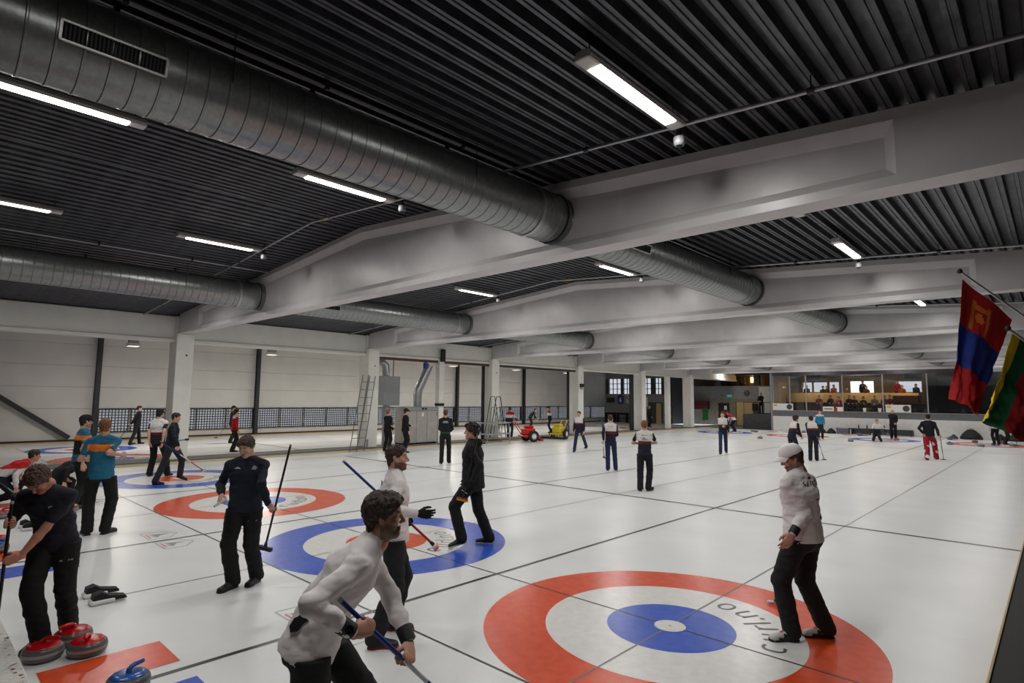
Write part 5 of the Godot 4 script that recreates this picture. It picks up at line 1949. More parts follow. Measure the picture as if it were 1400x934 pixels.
# A figure. spec (all positions are offsets from the figure's base point, in world directions):
#  at, yaw, h; lean, side, pel (pelvis height); fl / fr feet [Vector3, yaw, pitch]; hl / hr grip points;
#  al / ar axis held by that hand; head (yaw, pitch, roll); colours and styles
func figure(called_label: String, sp: Dictionary) -> Node3D:
	var t := thing("person", called_label, "person", sp.at, 0.0, sp.get("group", ""))
	var h: float = sp.get("h", 1.78)
	var k := h / 1.8
	var wd: float = sp.get("wide", 1.0)
	var cell: float = sp.get("cell", 0.022)
	var fine: float = sp.get("fine", 0.009)
	var yaw: float = sp.get("yaw", 0.0)
	var by := Basis(Vector3.UP, yaw)
	var F := by * Vector3(0, 0, -1)
	var R := by * Vector3(1, 0, 0)
	var U := Vector3.UP
	var lean: float = sp.get("lean", 0.03)
	var side: float = sp.get("side", 0.0)
	var tw: float = sp.get("twist", 0.0)
	var pel: Vector3 = sp.get("pelvis", Vector3(0, sp.get("pel", 0.965 * k), 0))
	# spine
	var up1 := (U + F * tan(lean * 0.75) + R * tan(side * 0.8)).normalized()
	if lean > 1.1: up1 = (U * cos(lean * 0.85) + F * sin(lean * 0.85)).normalized()
	var up2 := (U * cos(lean * 1.12) + F * sin(lean * 1.12) + R * sin(side)).normalized()
	var Rt := R.rotated(up2, tw)
	Rt = (Rt - up2 * Rt.dot(up2)).normalized()
	R = (R - up1 * R.dot(up1)).normalized()
	var waist := pel + up1 * 0.155 * k
	var chest := waist + up2 * 0.19 * k
	var shc := chest + up2 * 0.135 * k
	var neck := shc + up2 * 0.05 * k
	var Ft := U.cross(Rt).normalized()
	Ft = Rt.cross(up2).normalized() * -1.0
	if Ft.dot(F) < 0.0 and lean < 1.2: Ft = -Ft
	var hd: Vector3 = sp.get("head", Vector3.ZERO)
	var hb := by * Basis.from_euler(Vector3(hd.y, hd.x, hd.z))
	var ks := k * 0.98
	var hc: Vector3 = neck + (up2 * 0.5 + hb.y * 0.5).normalized() * 0.125 * k + hb * Vector3(0, 0.012, -0.014) * k
	var hx := Transform3D(hb.scaled(Vector3.ONE * ks), hc)
	# limbs
	var sw: float = 0.170 * k * wd
	var shL := shc - Rt * sw - up2 * 0.022 * k
	var shR := shc + Rt * sw - up2 * 0.022 * k
	var hipL := pel - R * 0.092 * k - up1 * 0.03 * k
	var hipR := pel + R * 0.092 * k - up1 * 0.03 * k
	var feet := []
	for i in 2:
		var sg := -1.0 if i == 0 else 1.0
		var dflt := [by * Vector3(0.11 * sg, 0, 0.0), yaw - 0.15 * sg, 0.0]
		feet.append(sp.get("fl" if i == 0 else "fr", dflt))
	var la := 0.305 * k
	var lf := 0.265 * k
	var lt := 0.445 * k
	var ls := 0.445 * k
	var skin: Color = sp.get("skin", rgb(205, 160, 135))
	var body := MB.new()
	body.col = skin.srgb_to_linear()
	var legs := []
	for i in 2:
		var ft: Array = feet[i]
		var fb := Basis(Vector3.UP, ft[1]) * Basis(Vector3.RIGHT, -ft[2])
		var ank: Vector3 = ft[0] + fb * Vector3(0, 0.085 * k, 0.055 * k)
		var hp: Vector3 = hipL if i == 0 else hipR
		var kp: Vector3 = sp.get("kl" if i == 0 else "kr", fb * Vector3(0, 0, -1) + F * 0.4)
		kp += F * 0.01
		var kn := reach(hp, ank, lt, ls, kp)
		legs.append([hp, kn, ank, fb, ft[0]])
	var arms := []
	for i in 2:
		var sg := -1.0 if i == 0 else 1.0
		var s0: Vector3 = shL if i == 0 else shR
		var key := "hl" if i == 0 else "hr"
		var grip := sp.has("al" if i == 0 else "ar")
		var pole: Vector3 = sp.get("pl" if i == 0 else "pr", by * Vector3(0.35 * sg, -0.35, 0.8))
		var target: Vector3
		if sp.has(key):
			target = sp[key]
		else:
			target = s0 + by * Vector3(0.07 * sg, -0.60 * k, -0.06 * k)
		var wr := target
		var hbas: Basis
		if grip:
			var ax: Vector3 = (sp["al" if i == 0 else "ar"] as Vector3).normalized()
			if ax.y < 0.0: ax = -ax
			var el0 := reach(s0, target, la, lf + 0.07 * k, pole)
			var fd := (target - el0).normalized()
			# fingers lie across the held axis; the thumb points along it
			var y_ := (fd - ax * fd.dot(ax) * 0.75).normalized()
			var x_ := (ax - y_ * ax.dot(y_)).normalized()
			if sp.get("thumb_down_l" if i == 0 else "thumb_down_r", false): x_ = -x_
			var z_ := x_.cross(y_) * (1.0 if i == 1 else -1.0)
			hbas = Basis(x_ if i == 1 else x_, y_, z_)
			wr = target - y_ * 0.088 * k - z_ * 0.024 * k
			if s0.distance_to(wr) > (la + lf) * 0.995:
				wr = s0 + (wr - s0).normalized() * (la + lf) * 0.995
		else:
			var v := target - s0
			if v.length() > (la + lf) * 0.985: wr = s0 + v.normalized() * (la + lf) * 0.985
		var el := reach(s0, wr, la, lf, pole)
		if not grip:
			var y_ := (wr - el).normalized()
			var palm: Vector3 = sp.get("ml" if i == 0 else "mr", R * (-sg))
			var z_ := (palm - y_ * palm.dot(y_)).normalized()
			var x_ := y_.cross(z_) * (1.0 if i == 1 else -1.0)
			hbas = Basis(x_, y_, z_)
		arms.append([s0, el, wr, hbas, grip])
	# body: neck, core and limbs in one field, then head and hands
	var bones := []
	bones.append([pel - up1 * 0.03 * k, waist, R, 0.135 * k * wd, 0.09 * k * wd, 0.12 * k * wd, 0.085 * k * wd, 0.03])
	bones.append([waist, chest, Rt, 0.12 * k * wd, 0.085 * k * wd, 0.14 * k * wd, 0.095 * k * wd, 0.03])
	bones.append([chest, shc, Rt, 0.13 * k * wd, 0.085 * k * wd, 0.09 * k * wd, 0.05 * k * wd, 0.03])
	bones.append(rb(shc, neck + (hc - neck) * 0.35, 0.060 * k, 0.057 * k, 0.03))
	var bare: float = sp.get("bare", 0.0)   # short sleeves
	for a in arms:
		bones.append(rb(shc + (a[0] - shc) * 0.3 - up2 * 0.02 * k, a[0] - up2 * 0.028 * k, 0.034 * k, 0.034 * k, 0.02))
		bones.append(rb(a[0] - up2 * 0.028 * k, a[1], 0.034 * k, 0.036 * k if bare > 0.0 else 0.032 * k, 0.02))
		bones.append(rb(a[1], a[1] + (a[2] - a[1]) * 0.35, 0.036 * k, 0.037 * k, 0.02))
		bones.append(rb(a[1] + (a[2] - a[1]) * 0.35, a[2], 0.037 * k, 0.024 * k, 0.02))
	for l in legs:
		bones.append(rb((l[0] as Vector3).lerp(l[1], 0.12), l[1], 0.058 * k, 0.046 * k, 0.03))
		bones.append(rb(l[1], l[2], 0.046 * k, 0.034 * k, 0.02))
	var f := Field.new()
	f.fit(bones, maxf(cell * (1.0 if bare > 0.0 else 1.5), 0.012))
	for b in bones: f.bone(b)
	f.nets(body, Transform3D())
	var hair_c: Color = sp.get("hair", rgb(60, 42, 30))
	var beard: float = sp.get("beard", 0.0)
	var sl := skin.srgb_to_linear()
	var lip := Color(sl.r * 0.82, sl.g * 0.58, sl.b * 0.55)
	var hl_ := hair_c.srgb_to_linear()
	var hf := head_field(fine)
	hf.nets(body, hx, func(p: Vector3) -> Color:
		if p.z < -0.03:
			if absf(p.y + 0.064) < 0.011 and absf(p.x) < 0.022 and p.z < -0.085: return lip
			if absf(p.y - 0.033) < 0.006 and absf(p.x) > 0.014 and absf(p.x) < 0.05 and p.z < -0.065: return hl_.lerp(sl, 0.25)
		if beard > 0.0 and p.z < 0.012 and p.y > -0.13:
			var edge := smoothstep(-0.022, -0.046, p.y + 0.30 * maxf(0.0, -p.z - 0.055) - 0.2 * maxf(0.0, p.z + 0.02))
			if absf(p.y + 0.046) < 0.008 and absf(p.x) < 0.024: edge = maxf(edge, 0.8)
			elif p.y > -0.056 and absf(p.x) < 0.030 and p.z < -0.082: edge = 0.0
			return sl.lerp(hl_, beard * edge)
		return sl)
	for sx in [-1.0, 1.0]:
		body.col = Color(0.50, 0.47, 0.44)
		body.ball(hx * Vector3(0.031 * sx, 0.010, -0.0790), Vector3(0.0115, 0.0075, 0.0115) * ks, 8, 6, hb)
		body.col = Color(0.03, 0.02, 0.015)
		body.ball(hx * Vector3(0.031 * sx, 0.010, -0.0872), Vector3.ONE * 0.0048 * ks, 6, 5)
	body.col = sl
	var gl: Color = sp.get("gloves", Color(0, 0, 0, 0))
	var hcell: float = sp.get("hcell", 0.007)
	for i in 2:
		var a: Array = arms[i]
		if sp.get("pocket_l" if i == 0 else "pocket_r", false): continue
		var bs: Basis = a[3]
		var hxf := Transform3D(bs.scaled_local(Vector3.ONE * 1.0 * k), a[2])
		var tgt := body
		if gl.a > 0.0:
			tgt = MB.new()
			tgt.col = gl.srgb_to_linear()
		hand_field("grip" if a[4] else sp.get("hand", "relax"), hcell).nets(tgt, hxf)
		if gl.a > 0.0: put(tgt, "glove", M.cloth, t)
	put(body, "body", M.skin, t)
	# trousers
	var g := 0.012 * k
	var tc: Color = sp.get("legs", rgb(20, 20, 22))
	var tb := MB.new()
	tb.col = tc.srgb_to_linear()
	f = Field.new()
	var lw: float = sp.get("leg_w", 1.0) * wd
	bones = [[pel - up1 * 0.05 * k, waist - up1 * 0.03 * k, R, 0.166 * k * wd, 0.124 * k * wd, 0.140 * k * wd, 0.104 * k * wd, 0.03]]
	for sg in [-1.0, 1.0]:
		bones.append([pel + R * 0.07 * k * sg - F * 0.035 * k - up1 * 0.07 * k, pel + R * 0.06 * k * sg - F * 0.03 * k - up1 * 0.02 * k, R, 0.085 * k * wd, 0.088 * k * wd, 0.08 * k * wd, 0.08 * k * wd, 0.04])
	for l in legs:
		var kd: Vector3 = (l[1] - l[0]).normalized()
		bones.append(rb(l[0], l[1], 0.100 * k * lw, 0.075 * k * lw, 0.025))
		bones.append(rb(l[1], l[1] + (l[2] - l[1]) * 0.4, 0.075 * k * lw, 0.073 * k * lw, 0.02))
		bones.append(rb(l[1] + (l[2] - l[1]) * 0.4, l[2] + (l[2] - l[1]).normalized() * 0.01, 0.073 * k * lw, 0.072 * k * lw, 0.02))
	f.fit(bones, cell)
	for b in bones: f.bone(b)
	if pel.y - sp.get("floor", 0.0) > 0.78 * k:
		f.cut(pel - up1 * (sp.get("hem", 0.09) - 0.035) * k, (U * (0.8 if lean > 0.3 else 0.0) + up1 * (0.2 if lean > 0.3 else 1.0)).normalized())
	else:
		f.cut(waist, up1)
	if sp.get("hem_cut", true): f.cut(Vector3(0, 0.035 + sp.get("floor", 0.0), 0), Vector3.DOWN)
	if cell < 0.02:
		var wn := FastNoiseLite.new()
		wn.seed = int(absf(sp.at.x * 100.0)) % 997
		wn.frequency = 1.0
		wn.fractal_octaves = 2
		f.ripple(wn, 0.008, Vector3(8, 14, 8), [[pel - up1 * 0.06 * k, up1], [Vector3(0, 0.035, 0), Vector3.UP]])
	f.nets(tb, Transform3D(), sp.get("legs_fn"))
	put(tb, "trousers", M.cloth, t)
	# jacket or shirt
	var jb := MB.new()
	var jc: Color = sp.get("top", rgb(30, 30, 34))
	jb.col = jc.srgb_to_linear()
	f = Field.new()
	var hem: float = sp.get("hem", 0.09)
	var tors := [
		[pel - up1 * hem * k, waist, R, 0.176 * k * wd, 0.144 * k * wd, 0.160 * k * wd, 0.126 * k * wd, 0.03],
		[waist, chest, Rt, 0.158 * k * wd, 0.122 * k * wd, 0.172 * k * wd, 0.126 * k * wd, 0.03],
		[chest, shc - up2 * 0.02 * k, Rt, 0.172 * k * wd, 0.126 * k * wd, 0.150 * k * wd, 0.084 * k * wd, 0.04],
		rb(shc - up2 * 0.01 * k, neck + up2 * (0.012 + sp.get("collar", 0.0)) * k, 0.076 * k, 0.064 * k, 0.035)]
	var armb := []
	for a in arms:
		armb.append(rb(shc + (a[0] - shc) * 0.40, a[0] - up2 * 0.020 * k, 0.060 * k, 0.055 * k, 0.045))
		var ew: Vector3 = a[2] - a[1]
		if bare <= 0.0:
			armb.append(rb(a[0] - up2 * 0.022 * k, a[1], 0.058 * k, 0.050 * k, 0.035))
			armb.append(rb(a[1], a[1] + ew * 0.45, 0.051 * k, 0.047 * k, 0.02))
			armb.append(rb(a[1] + ew * 0.45, a[2] - ew.normalized() * 0.025 * k, 0.047 * k, 0.036 * k, 0.02))
		else:
			armb.append(rb(a[0] - up2 * 0.022 * k, a[0] + (a[1] - a[0]) * bare, 0.059 * k, 0.054 * k, 0.035))
	f.fit(tors + armb, cell)
	for b in tors: f.bone(b)
	f.cut(pel - up1 * hem * k, -up1)
	f.cut(neck + up2 * (0.022 + sp.get("collar", 0.0)) * k, up2)
	for b in armb: f.bone(b)
	if cell < 0.02:
		var wn2 := FastNoiseLite.new()
		wn2.seed = int(absf(sp.at.z * 100.0)) % 991
		wn2.frequency = 1.0
		wn2.fractal_octaves = 2
		f.ripple(wn2, 0.010, Vector3(7, 13, 7), [[pel - up1 * hem * k, up1], [neck + up2 * (0.022 + sp.get("collar", 0.0)) * k, up2]])
	f.nets(jb, Transform3D(), sp.get("top_fn"))
	put(jb, sp.get("top_name", "jacket"), M.cloth, t)
	# shoes, flat on the sole
	for i in 2:
		var l: Array = legs[i]
		var fb: Basis = l[3]
		var sb := MB.new()
		var shc_: Color = sp.get("shoes", rgb(22, 22, 24))
		sb.col = shc_.srgb_to_linear()
		f = Field.new()
		var X := Vector3.RIGHT
		bones = [[Vector3(0, 0.045, 0.075) * k, Vector3(0, 0.045, 0.0) * k, X, 0.036 * k, 0.044 * k, 0.042 * k, 0.05 * k, 0.02],
			[Vector3(0, 0.04, 0.0) * k, Vector3(0, 0.028, -0.125) * k, X, 0.042 * k, 0.05 * k, 0.046 * k, 0.034 * k, 0.02],
			[Vector3(0, 0.06, 0.05) * k, Vector3(0, 0.11, 0.055) * k, X, 0.04 * k, 0.048 * k, 0.038 * k, 0.042 * k, 0.02]]
		f.fit(bones, maxf(0.010, cell * 0.7))
		for b in bones: f.bone(b)
		f.cut(Vector3(0, 0.010 * k, 0), Vector3.DOWN)
		var sole_c: Color = sp.get("sole", shc_)
		var shl := shc_.srgb_to_linear()
		f.nets(sb, Transform3D(fb, l[4]), sp.get("shoe_fn"))
		var sh := put(sb, "shoe", M.leather, t)
		var so := MB.new()
		so.col = sole_c.srgb_to_linear()
		var pl := PackedVector2Array()
		for q in [[-0.034, 0.11], [0.034, 0.11], [0.042, 0.05], [0.038, -0.02], [0.048, -0.10], [0.036, -0.15], [0.0, -0.165], [-0.036, -0.15], [-0.048, -0.10], [-0.038, -0.02], [-0.042, 0.05]]:
			pl.append(Vector2(q[0], q[1]) * k)
		so.prism(pl, 0.0, 0.022 * k, Transform3D(fb * Basis(Vector3.RIGHT, PI / 2) * Basis.from_scale(Vector3(1, 1, -1)), l[4]))
		put(so, "sole", M.leather, sh)
	# hair or cap
	if sp.get("hairstyle", "short") != "none":
		var hm := MB.new()
		hm.col = hl_
		hair_field(sp.get("hairstyle", "short"), fine).nets(hm, hx)
		put(hm, "hair", M.hair, t)
	if sp.has("cap"):
		var cm := MB.new()
		cm.col = (sp.cap as Color).srgb_to_linear()
		if not head_cache.has("cap" + str(fine)):
			var cf := Field.new()
			var cb := [[Vector3(0, 0.052, 0.024), Vector3(0, 0.052, -0.014), Vector3.RIGHT, 0.092, 0.094, 0.089, 0.096, 0.02]]
			cf.fit(cb, fine)
			for b in cb: cf.bone(b)
			cf.cut(Vector3(0, 0.040, -0.02), Vector3(0, -1, 0.12).normalized())
			head_cache["cap" + str(fine)] = cf
		head_cache["cap" + str(fine)].nets(cm, hx)
		var cap := put(cm, "cap", M.cloth, t)
		# the peak: a curved, thin plate
		var pm := MB.new()
		pm.col = cm.col
		var bk: bool = sp.get("cap_back", false)
		for side_ in 2:
			var prev := []
			for i in 9:
				var a := lerpf(-1.15, 1.15, i / 8.0)
				var dz := 1.0 if bk else -1.0
				var inn := Vector3(sin(a) * 0.085, 0.050 - 0.012 * a * a, dz * (cos(a) * 0.10 + 0.004) + (0.0 if not bk else 0.01))
				var out := Vector3(sin(a) * 0.082, 0.030 - 0.022 * a * a, dz * (cos(a) * 0.10 + 0.088 * (1.0 - 0.25 * a * a)))
				var y_off := Vector3(0, 0.004 if side_ == 0 else 0.0, 0)
				var cur := [hx * (inn + y_off), hx * (out + y_off)]
				if i > 0:
					pm.quad_out(prev[0], prev[1], cur[1], cur[0], hx.basis.y * (1.0 if side_ == 0 else -1.0))
				prev = cur
		put(pm, "peak", M.cloth, cap)
	figs[t] = [pel, waist, chest, shc, neck, hc, arms, legs, Rt, up2, k, wd]
	return t


func lin(r: int, g: int, b: int) -> Color:
	return rgb(r, g, b).srgb_to_linear()


# white yoke, maroon band, dark lower part; black sleeves
func team(c: Vector3) -> Color:
	var rad := Vector2(c.x, c.z).length()
	if c.y > 1.20 and rad < 0.20: return lin(214, 210, 208)
	if c.y > 1.42 and rad < 0.26: return lin(214, 210, 208)
	if c.y > 1.13 and rad < 0.20: return lin(96, 26, 38)
	if rad >= 0.20 and c.y > 1.20: return lin(26, 24, 30)
	return lin(26, 28, 42)


func spotted(c: Vector3) -> Color:
	var a := Vector3(c.x * 11.0, c.y * 11.0, c.z * 11.0)
	var v := sin(a.x * 1.7 + a.y) + sin(a.y * 2.1 - a.z * 1.3) + sin(a.z * 2.3 + a.x)
	return lin(220, 210, 212) if v > 1.15 else lin(150, 16, 34)


# a curling broom from its top end a to its head end b
func broom(label: String, a: Vector3, b: Vector3, style: String, pad: Color, hang := false, across := Vector3.ZERO) -> void:
	var t := thing("curling_broom", label, "broom", b)
	var d := a - b
	var n := d.normalized()
	var L := d.length()
	var pal := {"bluewhite": [rgb(22, 44, 120), rgb(198, 204, 214), rgb(30, 62, 150)], "bluered": [rgb(28, 46, 128), rgb(34, 58, 150), rgb(150, 20, 30)], "red": [rgb(150, 20, 30), rgb(150, 20, 30), rgb(134, 18, 28)], "black": [rgb(18, 18, 20), rgb(26, 26, 28), rgb(20, 20, 22)], "green": [rgb(30, 66, 58), rgb(40, 60, 62), rgb(120, 150, 150)], "redwhite": [rgb(40, 50, 110), rgb(214, 212, 212), rgb(160, 24, 32)]}[style] as Array
	var cuts := [1.0, 0.55, 0.30, 0.035] if style != "bluewhite" else [1.0, 0.70, 0.58, 0.035]
	for i in 3:
		var mb := MB.new()
		mb.tube([n * L * cuts[i + 1], n * L * cuts[i]], [0.0128 if i < 2 else 0.0122], 10)
		put(mb, "shaft", mat(pal[i], 0.3), t)
	var cap := MB.new()
	cap.tube([n * (L - 0.002), n * (L + 0.02)], [0.014, 0.0125], 10)
	put(cap, "end_cap", M.grey_plastic, t)
	# head: a low rounded block across the shaft
	var side := across if across != Vector3.ZERO else n.cross(Vector3.UP)
	if side.length() < 0.05: side = Vector3.RIGHT
	side = (side).normalized()
	var up := Vector3.UP if not hang else n
	if absf(side.dot(up)) > 0.9: side = up.cross(Vector3(0.7, 0, 0.7)).normalized()
	side = (side - up * side.dot(up)).normalized()
	var hd := MB.new()
	var bs := Basis(side, up, side.cross(up))
	hd.boxt(Transform3D(bs, up * 0.022), Vector3(0.17, 0.022, 0.052), 0.009)
	put(hd, "head", mat(rgb(210, 200, 204) if style in ["bluered", "red"] else pad.darkened(0.45), 0.45), t)
	hd = MB.new()
	hd.boxt(Transform3D(bs, up * 0.0), Vector3(0.175, 0.026, 0.06), 0.011)
	put(hd, "pad", mat(pad, 0.9), t)
	hd = MB.new()
	hd.tube([up * 0.03, n * L * 0.06], [0.02, 0.015], 10)
	put(hd, "socket", M.black, t)


func white_tube(a: Vector3, b: Vector3) -> void:
	var t := thing("white_tube", "short white tube in the hand of the navy-jacketed young man", "tube", b)
	var mb := MB.new()
	mb.tube([Vector3.ZERO, a - b], [0.017], 12)
	put(mb, "barrel", M.white_plastic, t)
	mb = MB.new()
	mb.tube([(b - a) * 0.08, Vector3.ZERO], [0.012], 12)
	put(mb, "mouth", M.black, t)


# flat lettering or an emblem laid on a figure's clothing; pos and frame in the figure's directions
func letter_on(p: Node3D, called: String, text: String, size: float, pos: Vector3, nrm: Vector3, up: Vector3, m: Material) -> void:
	var tm := TextMesh.new()
	tm.text = text
	tm.font = sans()
	tm.font_size = 48
	tm.pixel_size = size / 48.0
	tm.depth = 0.004
	var o := put(tm, called, m, p)
	var z := nrm.normalized()
	var y := (up - z * up.dot(z)).normalized()
	o.transform = Transform3D(Basis(y.cross(z), y, z), pos)


func patch_on(p: Node3D, called: String, poly: PackedVector2Array, pos: Vector3, nrm: Vector3, up: Vector3, m: Material) -> void:
	var mb := MB.new()
	var z := nrm.normalized()
	var y := (up - z * up.dot(z)).normalized()
	mb.prism(poly, -0.004, 0.003, Transform3D(Basis(y.cross(z), y, z), pos))
	put(mb, called, m, p)


# a point on the clothing of the trunk: f from waist (0) to shoulder line (1), x to the figure's right
func trunk(p: Node3D, f: float, x: float, front: bool) -> Array:
	var j: Array = figs[p]
	var k: float = j[10]
	var up: Vector3 = j[9]
	var R: Vector3 = j[8]
	var Fd := up.cross(R) * (1.0 if front else -1.0)
	var ctr: Vector3 = (j[1] as Vector3).lerp(j[3], f) if f >= 0.0 else (j[1] as Vector3).lerp(j[0], -f)
	var a: float = lerpf(0.160, 0.172, clampf(f * 1.7, 0, 1)) * k * j[11]
	var b: float = 0.126 * k * j[11]
	if f > 0.58: b *= lerpf(1.0, 0.72, (f - 0.58) / 0.42)
	if f < 0.0: b *= lerpf(1.0, 1.16, -f)
	var s := clampf(x / a, -0.98, 0.98)
	var c := sqrt(1.0 - s * s)
	var n: Vector3 = (R * (s / a) + Fd * (c / b)).normalized()
	return [ctr + R * x + Fd * b * c + n * 0.006, n, up]


func mark_text(p: Node3D, text: String, size: float, f: float, x: float, front: bool, m: Material) -> void:
	# letter by letter, so that the word follows the curve of the body
	var w := size * 0.62
	var n := text.length()
	var sg := -1.0 if front else 1.0
	for i in n:
		var q := trunk(p, f, x + (i - (n - 1) * 0.5) * w * sg, front)
		letter_on(p, "letter", text[i], size, q[0], q[1], q[2], m)


func mark_bar(p: Node3D, w: float, h: float, f: float, x: float, front: bool, m: Material) -> void:
	var n := maxi(1, int(w / 0.03))
	for i in n:
		var q := trunk(p, f, x + ((i + 0.5) / n - 0.5) * w, front)
		var hw := w / n * 0.42
		patch_on(p, "print_mark", PackedVector2Array([Vector2(-hw, -h / 2), Vector2(hw, -h / 2), Vector2(hw, h / 2), Vector2(-hw, h / 2)]), q[0], q[1], q[2], m)


func mark_poly(p: Node3D, called: String, poly: Array, f: float, x: float, front: bool, m: Material) -> void:
	var q := trunk(p, f, x, front)
	patch_on(p, called, PackedVector2Array(poly), q[0], q[1], q[2], m)


func wristband(p: Node3D, arm: int, m: Material, ring: bool) -> void:
	var a: Array = figs[p][6][arm]
	var k: float = figs[p][10]
	var d: Vector3 = (a[2] - a[1]).normalized()
	var mb := MB.new()
	mb.tube([a[2] - d * 0.085 * k, a[2] - d * 0.08 * k, a[2] - d * 0.01 * k, a[2] - d * 0.005 * k], [0.036 * k, 0.043 * k, 0.041 * k, 0.034 * k], 20)
	var w := put(mb, "wristband", m, p, "black wristband")
	if ring:
		var toward: Vector3 = (Vector3(2.917, 2.206, 5.396) - p.position - a[2]).normalized()
		toward = (toward - d * toward.dot(d)).normalized()
		var bs := Basis(d.cross(toward), toward, d)
		mb = MB.new()
		mb.lathe([Vector2(0.017, 0.0), Vector2(0.021, 0.0), Vector2(0.021, 0.004), Vector2(0.017, 0.004)], 20, Transform3D(bs, a[2] - d * 0.045 * k + toward * 0.039 * k))
		put(mb, "ring_emblem", M.white_plastic, w)
		mb = MB.new()
		mb.lathe([Vector2(0.008, 0.0), Vector2(0.011, 0.0), Vector2(0.011, 0.004), Vector2(0.008, 0.004)], 16, Transform3D(bs, a[2] - d * 0.045 * k + toward * 0.0395 * k))
		put(mb, "inner_emblem", M.white_plastic, w)


func thigh_mark(p: Node3D, leg: int, m: Material) -> void:
	var l: Array = figs[p][7][leg]
	var k: float = figs[p][10]
	var c: Vector3 = (l[0] as Vector3).lerp(l[1], 0.42)
	var up: Vector3 = (l[0] - l[1]).normalized()
	var toward: Vector3 = Vector3(2.917, 2.206, 5.396) - p.position - c
	toward = (toward - up * toward.dot(up)).normalized()
	for i in 4:
		patch_on(p, "thigh_print", PackedVector2Array([Vector2(-0.011, -0.006), Vector2(0.008, -0.006), Vector2(0.010, 0.007), Vector2(-0.009, 0.005)]), c + toward * 0.094 * k + up.cross(toward) * 0.026 * (i - 1.5), toward, up, m)


func marks_a(p: Node3D) -> void:
	wristband(p, 1, M.black, true)
	wristband(p, 0, M.black, false)
	mark_poly(p, "emblem", [Vector2(-0.03, -0.075), Vector2(0.0, -0.09), Vector2(0.03, -0.06), Vector2(0.035, -0.01), Vector2(0.05, 0.02), Vector2(0.02, 0.015), Vector2(0.012, 0.07), Vector2(-0.012, 0.03), Vector2(-0.02, -0.01), Vector2(-0.035, -0.03)], -0.55, 0.14, false, M.black)
	mark_poly(p, "emblem_inset", [Vector2(-0.014, -0.012), Vector2(0.014, -0.016), Vector2(0.016, 0.014), Vector2(-0.01, 0.016)], -0.85, 0.14, false, M.grey_plastic)


func marks_b(p: Node3D) -> void:
	mark_bar(p, 0.09, 0.05, 0.86, -0.02, false, M.line_grey)


func marks_c(p: Node3D) -> void:
	mark_text(p, "SEIKE", 0.072, 0.86, -0.01, false, M.black)
	mark_bar(p, 0.05, 0.022, 1.02, 0.0, false, M.red_dark)
	mark_bar(p, 0.10, 0.012, 0.42, 0.05, false, M.line_grey)
	mark_bar(p, 0.03, 0.03, -0.2, 0.06, false, M.black)
	wristband(p, 0, M.black, false)


func marks_d(p: Node3D) -> void:
	mark_poly(p, "chest_patch", [Vector2(-0.03, -0.012), Vector2(0.01, -0.036), Vector2(0.034, 0.012), Vector2(-0.006, 0.036)], 0.8, -0.085, true, M.grey_plastic)
	mark_poly(p, "chest_print", [Vector2(-0.04, -0.008), Vector2(0.04, -0.008), Vector2(0.0, 0.012)], 0.82, 0.09, true, M.white_plastic)
	thigh_mark(p, 0, M.grey_plastic)


func shield() -> Array:
	return [Vector2(-0.022, 0.03), Vector2(0.022, 0.03), Vector2(0.02, -0.012), Vector2(0.0, -0.034), Vector2(-0.02, -0.012)]


func marks_e(p: Node3D) -> void:
	mark_poly(p, "shield_patch", shield(), 0.74, -0.1, true, M.white_plastic)
	thigh_mark(p, 0, M.white_plastic)
	var j: Array = figs[p]
	var mb := MB.new()
	var hc: Vector3 = j[4]
	mb.ball(hc - (j[9] as Vector3).cross(j[8]) * 0.075 + Vector3(0, -0.02, 0), Vector3(0.1, 0.07, 0.06), 14, 8)
	mb.col = lin(17, 17, 19)
	put(mb, "hood", M.cloth_black, p)


func marks_f(p: Node3D) -> void:
	mark_poly(p, "shield_patch", shield(), 0.72, -0.07, true, M.grey_plastic)
	thigh_mark(p, 0, M.grey_plastic)


func marks_g(p: Node3D) -> void:
	mark_bar(p, 0.13, 0.022, 0.78, 0.0, false, M.brown)
	mark_bar(p, 0.06, 0.014, 0.0, 0.0, false, M.grey_plastic)


func marks_q(p: Node3D) -> void:
	mark_bar(p, 0.14, 0.04, 0.72, 0.0, false, M.white_plastic)
	mark_bar(p, 0.19, 0.04, 0.60, 0.0, false, M.white_plastic)
	mark_bar(p, 0.26, 0.025, -0.85, 0.0, false, M.green_cloth)


func marks_v(p: Node3D) -> void:
	mark_bar(p, 0.16, 0.02, 0.80, 0.0, false, M.line_grey)
	mark_bar(p, 0.18, 0.02, 0.62, 0.0, false, M.line_grey)
	mark_bar(p, 0.12, 0.02, 0.1, 0.0, false, M.red_dark)


func marks_w(p: Node3D) -> void:
	mark_bar(p, 0.16, 0.022, 0.78, 0.0, false, M.steel_dark)
	mark_bar(p, 0.2, 0.022, 0.58, 0.0, false, M.red_dark)
	mark_bar(p, 0.2, 0.022, 0.46, 0.0, false, M.steel_dark)


